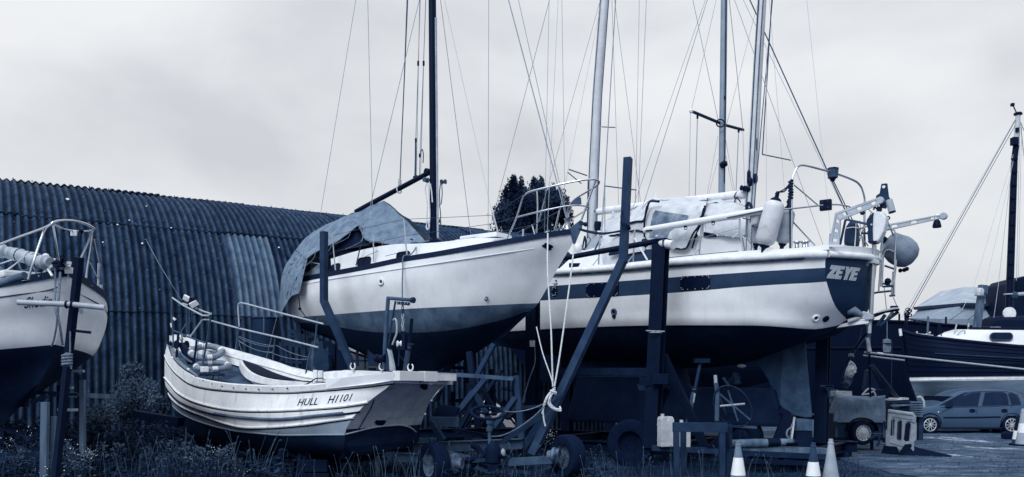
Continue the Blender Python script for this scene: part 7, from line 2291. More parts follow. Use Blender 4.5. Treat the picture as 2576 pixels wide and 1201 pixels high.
# ================================================================== bow of the boat at the far left
F3=Frame(-5.97,11.5,.75,-.66)
lb=thing('cruiser', 'bow of a white cruiser with a dark toe rail at the left edge', 'boat',gnd(20,13.5))
ll=[
 [(-7.2,.85,2.66),(-5.5,1.2,2.60),(-4,1.36,2.62),(-2.5,1.34,2.70),(-1.8,1.24,2.77),(-1.3,1.08,2.83),(-.8,.83,2.92),(-.45,.54,2.99),(-.18,.26,3.06),(-.04,.08,3.11),(0,0,3.12)],
 [(-7.2,.88,2.42),(-5.5,1.22,2.36),(-4,1.38,2.38),(-2.5,1.35,2.46),(-1.8,1.24,2.53),(-1.3,1.07,2.60),(-.85,.82,2.68),(-.5,.50,2.75),(-.25,.22,2.81),(-.14,.06,2.84),(-.11,0,2.85)],
 [(-7.1,.8,2.28),(-5.5,1.2,2.20),(-4,1.36,2.22),(-2.5,1.32,2.28),(-1.8,1.20,2.34),(-1.3,1.00,2.40),(-.9,.72,2.46),(-.6,.43,2.50),(-.36,.16,2.54),(-.27,.04,2.55),(-.25,0,2.55)],
 [(-6.8,.6,2.12),(-5.3,1.02,2.04),(-4,1.18,2.04),(-2.5,1.18,2.05),(-1.8,1.05,2.06),(-1.35,.86,2.07),(-1.0,.62,2.10),(-.75,.38,2.13),(-.55,.15,2.16),(-.46,.03,2.18),(-.44,0,2.18)],
 [(-6.6,.35,1.95),(-5.2,.75,1.72),(-4,.9,1.68),(-2.8,.88,1.68),(-2.1,.68,1.70),(-1.6,.46,1.74),(-1.25,.26,1.79),(-1.0,.12,1.84),(-.8,.04,1.88),(-.7,.01,1.90),(-.68,0,1.90)],
 [(-6.5,.1,1.85),(-5.2,.22,1.35),(-4,.28,1.2),(-3,.26,1.2),(-2.3,.18,1.28),(-1.8,.12,1.38),(-1.5,.07,1.46),(-1.25,.03,1.56),(-1.1,.01,1.62),(-1.02,0,1.66),(-1.0,0,1.66)],
 [(-6.4,0,1.8),(-5.6,0,.95),(-4.5,0,.8),(-3.2,0,.85),(-2.5,0,1.0),(-2.0,0,1.2),(-1.7,0,1.34),(-1.45,0,1.46),(-1.3,0,1.53),(-1.22,0,1.57),(-1.18,0,1.59)],
]
ll=[[(x,b,z) for x,b,z in ln] for ln in ll]
rows,nr,fr_=hull_rows(F3,ll,44,4,px=False)
mb=hull_mesh(nr,fr_,[0,0,0,1,1,1],4)
mb.grid([[r[0] for r in nr],[r[0] for r in fr_]],smooth=False)
lb_h=mb.build('hull',[M['white'],M['antifoul']],lb,sharp=50)
BV3=bvh_of(lb_h)
mb=MB()
mb.grid([nr[0],[p.lerp(q,.5)+V(0,0,.05) for p,q in zip(nr[0],fr_[0])],fr_[0]])
mb.build('deck',M['white_clean'],lb)
shl=[F3.loc(x,b+.015,z+.03) for x,b,z in ll[0]]
for q in (shl,[mir(F3,p) for p in shl]):
 p_=crom(q,50)
 mb=MB()
 up_=[a+V(0,0,.035) for a in p_]
 lo_=[a-V(0,0,.065) for a in p_]
 cen=[F3.o+F3.a*(a-F3.o).dot(F3.a)+V(0,0,a.z) for a in p_]
 inn=[a.lerp(c_,min(.9,.06/max(.06,(a-c_).length)))+V(0,0,.035) for a,c_ in zip(p_,cen)]
 mb.grid([lo_,up_,inn,[a-V(0,0,.06) for a in inn]])
 mb.build('toe_rail',M['toerail'],lb,sharp=30)
line=[(x,b+.004,z-.16) for x,b,z in ll[0][1:-1]]
for s_ in (1,-1):
 pts=[]
 for x,b,z in line:
  h=BV3.ray_cast(F3.loc(x,3*s_,z),F3.n * -s_,4)
  pts.append((h[0]+F3.n*(.003*s_)) if h[0] is not None else F3.loc(x,b*s_,z))
 MB().tube(crom(pts,60),.009,5).build('cove_line',M['stripe'],lb)
# painted name,port and starboard
nn3=(F3.n+F3.a*.55).normalized()
def on3(u,v):
 return eye_hit(BV3,u,v) or at(u,v,11.6)
q=[on3(*a1(*p)) for p in ((196,625),(402,612),(186,712),(400,690))]
text_on('Shedir',q,BV3,nn3,M['letter_dark'],lb, 'lettering',shear=.35,off=.005,bold=.006)
nn3b=(F3.n * -1+F3.a*.9).normalized()
q=[on3(*a1(*p)) for p in ((583,655),(640,720),(572,715),(632,768))]
text_on('Shedir',q,BV3,nn3b,M['letter_grey'],lb, 'lettering',shear=.25,off=.005)
L3=lambda x,y,b=0.0: F3.P(*a1(x,y),b)
# pulpit: oval top rail,legs
top=[(395,65,.35),(410,52,.33),(450,43,.25),(520,40,.08),(600,50,-.12),(670,72,-.26),(715,98,-.34),(718,105,-.35),(700,115,-.32),(640,122,-.18),(560,118,0),(500,108,.12),(450,90,.22),(415,68,.32)]
MB().tube(crom([L3(x,y,b) for x,y,b in top[:8]],40),.017,8).build('pulpit_rail',M['stainless'],lb)
MB().tube(crom([L3(x,y,b) for x,y,b in top[7:]],30),.012,8).build('pulpit_rail',M['stainless'],lb)
for pts in (((395,65,.35),(345,105,.45),(310,190,.52),(260,340,.62),(215,490,.68)),((405,75,.33),(425,200,.3),(448,345,.25)),((712,105,-.35),(665,220,-.36),(620,320,-.37),(565,460,-.38)),((708,120,-.35),(690,260,-.5),(668,400,-.6),(648,540,-.68)),((400,62,.34),(340,95,.46),(150,165,.9),(0,222,1.2),(-120,260,1.5))):
 MB().tube(crom([L3(*p) for p in pts],20),.015,8).build('pulpit_leg',M['stainless'],lb)
for pts in (((485,105,.1),(478,200,.1),(470,330,.1)),((622,122,-.1),(610,220,-.1),(598,320,-.1))):
 MB().tube([L3(*p) for p in pts],.012,6).build('lashing',M['rope_dark'],lb)
for x,y,b in ((485,100,.1),(620,122,-.1)):
 MB().ball(L3(x,y,b),.035,8).build('lashing_knot',M['black'],lb)
MB().box(L3(563,137,0),(.08,.03,.075)).build('rail_light',M['white_clean'],lb,bevel=.008)
for pts in (((755,365,-.9),(752,500,-.9),(748,640,-.95)),((772,530,-1.0),(770,660,-1.0))):
 MB().tube([L3(*p) for p in pts],.022,8).build('stanchion',M['stainless'],lb)
for a,b in (((720,185,-.36),(758,370,-.9)),((690,365,-.5),(750,490,-.9)),((688,575,-.7),(745,538,-.92))):
 wire('guard_wire',M['wire'],lb,L3(*a),L3(*b),.009)
# furled sail on its spar
sl3=thing('furled_sail', 'pale furled sail lashed along a spar on the foredeck of the left boat', 'sail',L3(250,345,.2))
pts=[(-200,190,.8),(-60,240,.6),(10,272,.5),(90,292,.4),(160,308,.35),(230,330,.3),(300,352,.25),(385,362,.2)]
MB().tube(crom([L3(*p) for p in pts],60),[.085*(1+.12*math.sin(i*1.3)+.08*math.sin(i*.5))*(1 if i < 56 else .8) for i in range(60)],12).build('sail',M['fender_grey'],sl3)
for i in (30,40,48):
 c_=crom([L3(*p) for p in pts],60)
 MB().torus(c_[i],.092,.011,c_[i+1]-c_[i],16,6).build('tie',M['rope_dark'] if i == 30 else M['rope_mid'],sl3)
MB().ball(L3(350,318,.2),.05,8).build('knot',M['white_dirty'],sl3)
for pts,m_,r_ in ((((0,370,.5),(120,330,.4),(265,285,.3)), 'rope',.009),(((0,450,.6),(100,385,.5),(180,320,.4)), 'rope',.009),(((0,390,.5),(30,480,.5)), 'rope_mid',.012),(((290,290,.2),(330,325,.2),(390,390,.2)), 'rope_mid',.008),(((250,370,.3),(270,430,.3),(300,470,.3)), 'rope_mid',.010),(((360,400,.2),(400,465,.2)), 'white_dirty',.018),(((320,450,.2),(400,385,.2)), 'white_dirty',.018),(((140,360,.4),(170,420,.4),(230,400,.3),(260,300,.3)), 'rope_mid',.008)):
 MB().tube(crom([L3(*p) for p in pts],14),r_,6).build('lashing',M[m_],sl3)
r5=random.Random(2)
pts=[L3(440+50*r5.uniform(-1,1),350+42*r5.uniform(-1,1),.12+.1*r5.uniform(-1,1)) for _ in range(36)]
MB().tube(crom(pts,200),.016,6).build('anchor_gear',M['black_matt'],lb)
for x,y,w in ((405,345,30),(500,368,30),(420,372,36)):
 MB().bar(L3(x-w,y+6,.12),L3(x+w,y-4,.12),.05,.04).build('anchor_shank',M['white_dirty'],lb)
MB().bar(L3(505,430,.03),L3(522,380,.03),.05,.05).build('stem_bollard',M['white_dirty'],lb)
MB().box(L3(533,424,.0),(.10,.08,.08)).build('fairlead',M['white_clean'],lb)
MB().tube(crom([L3(-40,540,.75),L3(60,500,.7),L3(190,460,.6)],8),.05,10).build('deck_spar',M['wood'],lb)
mb=MB()
mb.box(L3(60,480,.4),(1.2,.5,.10),Matrix.Rotation(math.atan2(F3.a.y,F3.a.x),3, 'Z'))
mb.build('fore_hatch',M['white_clean'],lb,bevel=.03)
loftbox('coach_roof',M['white_clean'],[(-200,760,.8),(-60,728,.72),(60,706,.45)],[(-200,730,.7),(-60,705,.6),(50,700,.35)],lb,F3)
# bow lines hanging
for pts,r_ in ((((440,380,.12),(440,560,.14),(436,720,.3),(455,790,.3),(430,950,.3),(412,1000,.3)),.012),(((478,440,.1),(465,640,.2),(460,760,.25),(480,880,.25),(495,990,.2)),.016)):
 MB().tube(crom([L3(x,y,b)+V(0,-.06,0) for x,y,b in pts],30),r_,6).build('bow_line',M['rope_mid'],lb)
# stand in front of it
ls=thing('boat_stand', 'leaning dark steel post with a pale cross tube in front of the left boat', 'stand',gnd(150,11.0))
q0,q1,q2=at(200,648,10.75),at(171,905,10.9),at(140,1040,11.0)
MB().bar(q0,q1,.082,.082,up=V(1,-.4,0)).build('post',M['black_matt'],ls,bevel=.006)
MB().bar(q1,V(q2.x-.05,11.0,0),.075,.075,up=V(1,-.4,0)).build('post',M['steel_dark'],ls)
MB().tube([at(45,761,10.66),at(178,766,10.66),at(264,774.5,10.66)],.034,12).build('cross_tube',M['alloy'],ls)
for u in (168,182):
 MB().torus(at(u,767,10.66),.037,.014,V(1,0,-.05),16,8).build('tube_collar',M['black'],ls)
MB().bar(at(182,832,10.85),at(228,837,10.85),.035,.035).build('peg',M['black'],ls)
MB().tube(crom([at(173,906,10.75)+V(.06*math.cos(i*2.1),-.05+.05*math.sin(i*2.1),.012*i-.08) for i in range(14)],80),.018,6).build('lashing',M['rope_mid'],ls)
MB().tube(crom([at(*c2(*p),10.7) for p in ((520,120),(520,240),(518,350),(530,400))],10),.010,5).build('lashing',M['rope_mid'],ls)
tb=thing('timber_props', 'pair of pale weathered timber props wedged upright under the left boat', 'props',gnd(125,11.6))
for x,y0,w,d,b in ((335,645,50,11.6,0),(402,750,38,11.7,0)):
 p=at(*c2(x,y0),d)
 ww=w*.3396/FOC*d
 MB().bar(p,V(p.x-.02,d,0),ww,ww*.8).build('prop',M['wood'],tb,bevel=.006)
ldr=thing('wooden_ladder', 'short ladder with pale rungs standing behind the props of the left boat', 'ladder',gnd(180,13.2))
for x,y0,w in ((612,480,34),(590,440,14)):
 p=at(*c2(x,y0),13.2)
 MB().bar(p,V(p.x,13.2,0),w*.3396/FOC*13.2,.08).build('stile',M['wood'] if w > 20 else M['wood_dark'],ldr)
for y,x0,x1 in ((415,540,622),(538,460,542),(702,430,574)):
 MB().bar(at(*c2(x0,y),13.1),at(*c2(x1,y),13.1),.05,.04).build('rung',M['foil'] if y > 500 else M['alloy'],ldr)
p=at(*c2(440,520),13.25)
MB().bar(p,V(p.x,13.25,0),.06,.06).build('stile',M['wood_dark'],ldr)
MB().bar(at(*c2(400,585),13.3),at(*c2(850,605),15.2),.05,.08).build('rail',M['wood'],ldr)
cs=thing('cradle_timbers', 'low dark timbers and a wedge lying on the ground under the left boat', 'timber',gnd(60,12))
for a,b,d,w,h,m_ in (((0,1045),(350,1105),12.6,.10,.12, 'wood_dark'),((100,1090),(430,1140),12.4,.12,.14, 'wood_dark'),((230,1045),(360,1045),12.5,.3,.14, 'wood_dark'),((140,985),(230,1035),12.8,.08,.08, 'steel'),((220,572),(580,590),13.0,.05,.05, 'steel'),((230,650),(350,595),12.7,.06,.06, 'steel'),((0,855),(240,850),13.3,.08,.10, 'steel_dark'),((0,660),(200,655),13.4,.12,.10, 'steel_dark')):
 MB().bar(at(*c2(*a),d),at(*c2(*b),d),w,h).build('timber',M[m_],cs)
for x in (10,180,320):
 p=at(*c2(x,860),13.3)
 MB().bar(p,V(p.x,p.y,0),.18,.18).build('post',M['steel_dark'],cs)
kb3=MB().box(F3.loc(-3.6,0,.4),(1.6,.5,.78),Matrix.Rotation(math.atan2(F3.a.y,F3.a.x),3, 'Z'))
tag(kb3.build('keel_block',M['wood_dark']), 'heavy dark keel block under the left boat', 'block')
# ================================================================== right hand background
F4=Frame(0,30.0,-1,0)
db=thing('clinker_yacht', 'dark clinker planked sailing boat with a pale waterline band at the right edge', 'boat',gnd(2450,30))
db_l=[
 [(3000,878,1.2),(2850,886,1.6),(2700,882,1.75),(2576,873,1.7),(2470,863,1.45),(2369,852,1.0),(2310,844,.5),(2283,838,.16),(2271,833,0)],
 [(3000,945,.9),(2850,945,1.5),(2700,945,1.72),(2576,945,1.70),(2470,946,1.46),(2369,947,.98),(2325,947.5,.50),(2298,948,.16),(2283,948,0)],
 [(3000,957,.9),(2850,956,1.5),(2700,956,1.72),(2576,956,1.70),(2470,958,1.46),(2369,959,.98),(2325,960,.50),(2300,960,.15),(2286,960,0)],
 [(3000,985,.6),(2850,1000,1.1),(2700,1012,1.5),(2576,1015,1.45),(2470,1012,1.15),(2380,1005,.68),(2335,1000,.16),(2308,996,.04),(2297,994,0)],
 [(3000,990,0),(2850,1050,0),(2700,1060,0),(2576,1056,0),(2470,1048,0),(2390,1036,0),(2350,1028,0),(2320,1018,0),(2304,1012,0)],
]
rows,nr,fr_=hull_rows(F4,db_l,40,3,heel=0)
mb=hull_mesh(nr,fr_,[0,1,2,2],3)
mb.m=[m for m in mb.m]
dh=mb.build('hull',[M['blackhull'],M['white_dirty'],M['hull_mid']],db,sharp=50)
BV4=bvh_of(dh)
A4,B4_=crom([F4.P(*p) for p in db_l[0]],40),crom([F4.P(*p) for p in db_l[1]],40)
for s_ in (0,1):
 for k in range(8):
  mb=MB()
  r0,r1_2=[],[]
  for a,b in zip(A4,B4_):
   t0,t1_3=k/8,(k+1)/8
   bulge=.10
   f0=a.lerp(b,t0)+F4.n*(.01+bulge*math.sin(math.pi*t0))
   f1__=a.lerp(b,t1_3+.01)+F4.n*(.045+bulge*math.sin(math.pi*t1_3))
   r0.append(f0); r1_2.append(f1__)
  low=[p-F4.n*.05 for p in r1_2]
  g=[r0,r1_2,low]
  if s_:
   g=[[mir(F4,p) for p in r] for r in g]
  mb.grid(g,smooth=True)
  mb.build('plank',M['blackhull'],db,sharp=20)
sh=[p+F4.n*.03 for p in A4]
MB().tube(sh,.055,8).build('rubbing_strake',M['steel_dark'],db)
MB().tube([mir(F4,p) for p in sh],.055,8).build('rubbing_strake',M['steel_dark'],db)
sub=[a.lerp(b,.42)+F4.n*.15 for a,b in zip(A4,B4_)]
MB().tube(sub[4:36],.03,6).build('bilge_strake',M['steel'],db)
mb=MB()
mb.grid([[p-V(0,0,.1) for p in A4],[mir(F4,p)-V(0,0,.1) for p in A4]])
mb.build('deck',M['steel'],db)
MB().tube(crom([F4.P(u,v,0) for u,v in ((2268,826),(2272,872),(2283,948),(2304,1012))],14),.06,8).build('stem',M['blackhull'],db)
loftbox('cabin',M['white_clean'],[(2396,853,.95),(2440,858,1.1),(2576,868,1.2),(2800,875,1.2)],[(2428,833,.75),(2450,832,.9),(2576,833,1.0),(2800,835,1.0)],db,F4)
pw=[F4.P(u,v,1.16) for u,v in rrect(2490,838,2546,856.5,9)]
MB().prism(pw,F4.n*.06).build('portlight',M['car_glass'],db)
MB().tube([p+F4.n*.03 for p in pw],.02,6,closed=True).build('portlight_frame',M['steel_grey'],db)
MB().tube(crom([F4.P(*b8(*p),.9) for p in ((578,385),(600,365),(622,362),(612,400),(590,395))],14),.02,6).build('hatch_rail',M['alloy'],db)
MB().bar(F4.P(*b8(640,345),.6),F4.P(*b8(700,345),.6),.08,.05).build('handrail',M['steel_dark'],db)
# bow rail,gear
for pts,r_,m_ in ((((275,290),(480,320)),.02, 'steel_dark'),(((478,318),(487,392)),.02, 'steel_dark'),(((412,280),(408,380)),.035, 'wood'),(((305,290),(380,325)),.016, 'steel_dark'),(((560,385),(575,322)),.025, 'alloy'),(((635,395),(645,318)),.03, 'alloy'),(((250,350),(255,390)),.05, 'white_dirty'),(((340,378),(440,388)),.02, 'rope'),(((395,385),(425,370)),.03, 'rope'),(((350,380),(345,365)),.03, 'rope')):
 MB().tube([F4.P(*b8(*p),.35) for p in pts],r_,6).build('bow_rail' if 'steel' in m_ else 'deck_gear',M[m_],db)
MB().tube([F4.P(*b8(300,300),0),F4.P(*b8(280,265),0),F4.P(*b8(285,330),0)],.045,6).build('stem_head',M['black'],db)
mb=MB()
for i in range(6):
 mb.torus(F4.P(*b8(295+10*math.sin(i*2),240+i*8),0),.07,.022,V(.3,.6,.6),10,5)
mb.build('anchor_lashing',M['rope_dark'],db)
# upturned tender on the cabin top
td=thing('tender', 'dark upturned rubber tender lying on the cabin roof of the clinker boat', 'dinghy',F4.P(2540,830,.2))
prof=[(2466,826),(2474,812),(2484,800),(2496,796.5),(2540,795),(2620,795),(2700,798)]
pr=crom([F4.P(u,v,.0) for u,v in prof],30)
mb=MB()
rws=[]
for k in range(9):
 a=math.pi*k/8
 rws.append([V(p.x,p.y-.62*math.cos(a),0)+V(0,0,F4.P(2500,828,0).z+(p.z-F4.P(2500,828,0).z)*max(.0,math.sin(a)) ** .55) for p in pr])
mb.grid(rws)
mb.build('hull',M['black_matt'],td)
MB().tube([F4.P(2468,826,.62),F4.P(2560,826.5,.64),F4.P(2700,828,.6)],.06,8).build('tube',M['black'],td)
tq=[F4.P(*b8(x,y),.70) for x,y in ((824,345),(764,345),(824,335),(764,335))]
text_on('Explorer',tq,None,F4.n,M['alloy'],td, 'lettering',off=.02)
# mast and rig
ms=MB().tube([F4.P(2537,830,0),F4.P(2538,788,0),F4.P(2552,400,0),F4.P(2556,366,0)],[.15,.13,.105,.10],14).build('mast',M['black'],db)
MB().tube([F4.P(2555.5,368,0),F4.P(2561,290,0)],[.085,.08],12).build('topmast',M['mast_white'],ms)
MB().lathe([(.12,-.03),(.15,0),(.12,.06)],F4.P(2561,288,0),V(0,0,1),10).build('masthead',M['black'],ms)
MB().tube([F4.P(2558,286,0),F4.P(2548,265,0)],.02,6).build('wind_vane',M['steel_dark'],ms)
MB().box(F4.P(2547,264,0),(.1,.1,.1)).build('anemometer',M['steel_dark'],ms)
MB().box(F4.P(2552,356,.1),(.2,.2,.26)).build('mast_band',M['steel_dark'],ms)
MB().tube([F4.P(2559,332,.1),F4.P(2559,322,.1)],.06,6).build('mast_band',M['steel_dark'],ms)
for v in range(400,700,33):
 u=2552-(v-400)*.036
 MB().bar(F4.P(u-8,v,.12),F4.P(u+8,v+1,.12),.05,.05).build('mast_hoop',M['black'],ms)
MB().torus(F4.P(2539,741,0),.16,.025,V(0,0,1),14,6).build('mast_band',M['foil'],ms)
MB().tube([F4.P(*b8(900,155),.1),F4.P(*b8(961,150),.1),F4.P(*b8(1200,148),.1)],.07,10).build('boom',M['alloy'],db)
MB().ball(F4.P(*b8(905,158),.1),.14,8).build('boom_jaw',M['steel_grey'],db)
MB().lathe([(.001,-.03),(.22,-.03),(.22,.03),(.001,.03)],F4.P(*b8(877,262),.35),F4.n,20).build('rope_disc',M['white_dirty'],db)
pst=MB()
pst.bar(F4.P(*b8(718,145),.3),F4.P(*b8(690,345),.3),.20,.2)
pst.build('samson_post',M['wood'],db)
MB().bar(F4.P(*b8(727,100),.3),F4.P(*b8(722,150),.3),.26,.2).build('post_head',M['wood'],db)
MB().lathe([(.06,-.14),(.15,-.12),(.15,.08),(.1,.14)],F4.P(*b8(705,140),.45),V(.1,0,1),10).build('post_lamp',M['foil'],db)
for (u,v,u2,v2,b,r_,m_) in ((2287,780,2556,300,0,.013, 'wire_dark'),(2268,800,2552,303,.2,.009, 'wire'),(2290,785,2560,305,0,.010, 'wire_dark'),(2450,720,2555,370,.8,.007, 'wire_pale'),(2480,716,2557,372,.8,.007, 'wire_pale'),(2511,722,2550,376,1.0,.009, 'wire'),(2557,706,2566,300,.8,.011, 'wire'),(2562,700,2570,320,.8,.008, 'wire'),(2572,380,2566,300,.8,.007, 'wire_pale'),(2620,800,2566,300,1.0,.010, 'wire_dark'),(2800,860,2564,300,0,.012, 'wire_dark'),(2420,780,2450,720,.8,.007, 'wire_pale'),(2500,800,2511,722,1.0,.009, 'wire')):
 wire('shroud',M[m_],ms,F4.P(u,v,b),F4.P(u2,v2,0),r_)
for x in (.8,3,5.2):
 p=F4.loc(F4.inv(F4.P(2330,1000,0)).x-x,0,0)
 MB().box(p+V(0,0,.18),(.4,.7,.40)).build('keel_block',M['wood_dark'],db)
# scaffold trestle holding poles in front of the dark boat
st=thing('scaffold_tripod', 'thin scaffold tripod wrapped in a pale rag under the ketch stern', 'tripod',gnd(2200,20))
T7=lambda x,y,d=19.5: at(*b6(x,y),d)
MB().tube([T7(1215,850),T7(1222,990),T7(1215,1180)],.045,10).build('upright',M['steel_grey'],st)
MB().tube([T7(1212,800),T7(1218,860)],.06,10).build('sleeve',M['foil'],st)
MB().prism([T7(*p,19.4) for p in ((1190,1010),(1222,1010),(1252,1170),(1212,1172))],V(0,.05,0)).build('rag',M['foil'],st)
for a,b in (((2189,920,19.4),(2262,1010,23.4)),((2194,918,19.5),(2274,1019,23.4))):
 MB().tube([at(*a),at(*b)],.028,8).build('leg',M['steel'],st)
MB().tube([at(2187,884,19.5),V(at(2192,960,21.9).x,21.9,0)],.024,8).build('leg',M['steel_dark'],st)
MB().tube([T7(1190,950),T7(1020,1200,20.5),T7(960,1330,21)],.026,8).build('brace',M['steel_dark'],st)
po=thing('scaffold_pole', 'longer scaffold pole lying level from the tripod across in front of the dark boat', 'pole',at(2380,905,19.5), 'scaffold poles by the dark boat')
MB().tube([at(2175,886.5,19.5),at(2600,932,20.2)],.021,8).build('tube',M['alloy'],po)
MB().tube([at(2207,889,19.45),at(2221,890.8,19.46)],.026,8).build('tape',M['white_clean'],po)
po2=thing('scaffold_pole', 'shorter scaffold pole just below the long one beside the tripod', 'pole',at(2220,900,19.6), 'scaffold poles by the dark boat')
MB().tube([at(2171,894.5,19.6),at(2275,907,19.8)],.019,8).build('tube',M['alloy'],po2)
MB().lathe([(.022,0),(.022,.02),(.001,.02)],at(2171,894.5,19.6),V(-1,0,.1),8).build('end_plug',M['steel'],po2)
hk=thing('rope_hank', 'hank of grey rope hanging on a cord in front of the black barge', 'rope',at(2232,880,27))
D_=27
MB().tube([at(*b8(176,300),D_),at(*b8(176,410),D_)],.014,5).build('cord',M['rope_mid'],hk)
for k in range(7):
 x0=160+k*5
 MB().tube(crom([at(*b8(175,415),D_),at(*b8(x0-4,445),D_),at(*b8(x0,485),D_),at(*b8(x0+6,450),D_),at(*b8(177,415),D_)],20),.018,5).build('loop',M['rope_mid'],hk)
mb=MB()
for k in range(3):
 mb.torus(at(*b8(175,418+k*7),D_),.10,.03,V(.1,.2,1),12,6)
mb.build('hitch',M['rope_mid'],hk)
MB().tube([at(*b8(205,420),D_),at(*b8(200,700),D_)],.012,5).build('cord',M['rope_dark'],hk)
# hanging plastic sheet
bagp=thing('plastic_sheet', 'torn pale plastic sheet hanging from a diagonal rope by the dark post', 'plastic sheet',at(2140,940,20.2))
Bg=lambda x,y,d=20.2: at(*a3(x,y),d)
mb=MB()
mb.grid(cloth([[Bg(722,405),Bg(760,425),Bg(780,470)],[Bg(690,475),Bg(735,470,20.05),Bg(788,500)],[Bg(678,530),Bg(730,540,20.0),Bg(770,515)],[Bg(690,558),Bg(720,560,20.1),Bg(745,556)]],18,20,amp=.05,freq=7,seed=3))
mb.build('upper_fold',M['foil'],bagp)
mb=MB()
mb.grid(cloth([[Bg(690,556),Bg(720,560),Bg(750,556)],[Bg(650,600),Bg(700,600,20.1),Bg(748,590)],[Bg(665,640),Bg(700,650),Bg(725,615)]],16,14,amp=.05,freq=7,seed=6))
mb.build('lower_fold',M['steel_grey'],bagp)
MB().tube(crom([Bg(890,180),Bg(830,250),Bg(760,340),Bg(735,400),Bg(690,480),Bg(640,610)],20),.022,6).build('rope',M['rope_dark'],bagp)
MB().tube(crom([Bg(838,110),Bg(800,250),Bg(760,340)],10),.014,6).build('rope',M['rope_dark'],bagp)
mb=MB()
for k in range(3):
 mb.torus(Bg(740,350+k*8),.05,.018,V(.3,.3,1),10,5)
mb.build('knot',M['rope_mid'],bagp)
# box trailer under a tarpaulin
bt=thing('box_trailer', 'small box trailer with a steel wheel standing beyond the cones', 'trailer',gnd(2160,20.6))
G3=lambda x,y,d=20.4: at(*a3(x,y),d)
p0,p1=G3(595,940),G3(1040,1095)
yb=20.4
zt,zb=p0.z+.55,G3(0,1095).z
xl,xr=p0.x,p1.x
mb=MB()
mb.box(V((xl+xr)/2,yb+.55,(zb+p0.z+.2)/2),(xr-xl,1.1,p0.z+.2-zb))
mb.build('body',M['steel'],bt,bevel=.02)
for x in (xl+.03,xr-.05):
 MB().bar(V(x,yb-.02,zb),V(x,yb-.02,p0.z+.15),.05,.05).build('corner_post',M['steel_grey'],bt)
MB().bar(V(xl-.05,yb-.02,zb+.02),V(xr+.05,yb-.02,zb+.02),.06,.07).build('chassis_rail',M['steel_dark'],bt)
MB().bar(V(xl-.9,yb+.5,zb-.02),V(xr+.3,yb+.5,zb-.02),.08,.08).build('drawbar',M['steel_dark'],bt)
wc=G3(835,1035,20.25)
wheel(bt,wc,V(.12,-1,0),.29,.17,M['tyre'],M['chrome'],rim=.66)
mb=MB()
for k in range(14):
 a=k*2*math.pi/14
 c_=wc+V(math.cos(a)*.145,-.09,math.sin(a)*.145)
 mb.lathe([(.014,0),(.014,.008),(.001,.008)],c_,V(0,-1,0),7)
tag(mb.build('rim_slots',M['black'],bt),kind='stuff')
arcp=[wc+V(math.cos(a)*.36,.0,math.sin(a)*.36) for a in np.linspace(.1,math.pi-.1,14)]
mb=MB()
mb.grid([[p-V(0,.10,0) for p in arcp],[p+V(0,.14,0) for p in arcp]])
mb.build('mudguard',M['black_matt'],bt)
wheel(bt,wc+V(0,1.2,0),V(.12,-1,0),.29,.17,M['tyre'],M['chrome'],rim=.66)
MB().tube(crom([G3(*p,20.1) for p in ((900,1040),(960,1042),(1020,1045))],8),.012,6).build('tail_cable',M['steel_grey'],bt)
MB().tube(crom([G3(*p,20.0) for p in ((890,1090),(930,1075),(945,1060),(975,1065),(985,1110),(970,1150))],20),.03,6).build('chain',M['steel'],bt)
for x in (xl+.25,xr-.2):
 MB().bar(V(x,yb+.3,zb),V(x,yb+.3,0),.06,.06).build('prop_leg',M['steel_dark'],bt)
tt=thing('trailer_cover', 'grey tarpaulin sagging over the box trailer load', 'tarpaulin',G3(820,860,20.4))
b_l=[G3(x,y,20.33) for x,y in ((590,930),(600,940),(660,942),(740,940),(800,928),(850,930),(920,940),(1000,945),(1042,935))]
m_l=[G3(x,y,20.36) for x,y in ((600,830),(640,835),(700,845),(760,860),(830,880),(900,862),(960,840),(1010,825),(1040,830))]
t_l=[G3(x,y,20.36) for x,y in ((604,715),(640,728),(700,738),(760,742),(830,744),(900,742),(960,736),(1000,728),(1038,720))]
k_l=[G3(x,y,21.5) for x,y in ((604,690),(640,698),(700,708),(760,712),(830,715),(900,714),(960,712),(1000,710),(1038,708))]
mb=MB()
mb.grid(cloth([b_l,m_l,t_l,[p.lerp(q,.5)+V(0,0,.02) for p,q in zip(t_l,k_l)],k_l],50,30,amp=.022,freq=5,seed=12))
mb.build('front',M['tarp_trailer'],tt)
mb=MB()
mb.grid(cloth([[G3(590,930,20.33),G3(530,945,21.4)],[G3(600,820,20.36),G3(545,830,21.4)],[G3(604,715,20.36),G3(600,690,21.5)]],14,16,amp=.03,freq=4,seed=15))
mb.build('side',M['tarp_trailer'],tt)
MB().tube(b_l,.012,6).build('hem',M['tarp_trailer'],tt)
for x in (612,1030):
 MB().tube([G3(x,930,20.3),G3(x+4,990,20.34)],.012,6).build('tie',M['rope_dark'],tt)
fr2=thing('folding_frame', 'bent pale tubular frame lying on top of the covered trailer', 'frame',G3(890,690,21))
MB().tube(crom([G3(*p,21) for p in ((835,705),(885,652),(915,648),(950,660))],14),.022,6).build('tube',M['alloy'],fr2)
MB().tube(crom([G3(*p,21) for p in ((838,702),(900,690),(935,672),(955,712))],14),.020,6).build('tube',M['alloy'],fr2)
MB().box(G3(1000,695,21.3),(.25,.3,.22)).build('load_box',M['steel_dark'],bt)
MB().box(G3(640,690,21.2),(.4,.5,.12)).build('load_box',M['fender_grey'],bt)
cp=thing('camouflage_cover', 'mottled sheet with a pale edge hanging between the dark post and the trailer', 'sheet',G3(540,820,22))
mb=MB()
mb.grid(cloth([[G3(505,655,22),G3(560,660,22),G3(620,660,22)],[G3(500,760,22),G3(545,770,21.8),G3(590,760,22)],[G3(495,930,22),G3(515,920,21.9),G3(540,860,22)]],20,20,amp=.06,freq=5,seed=4))
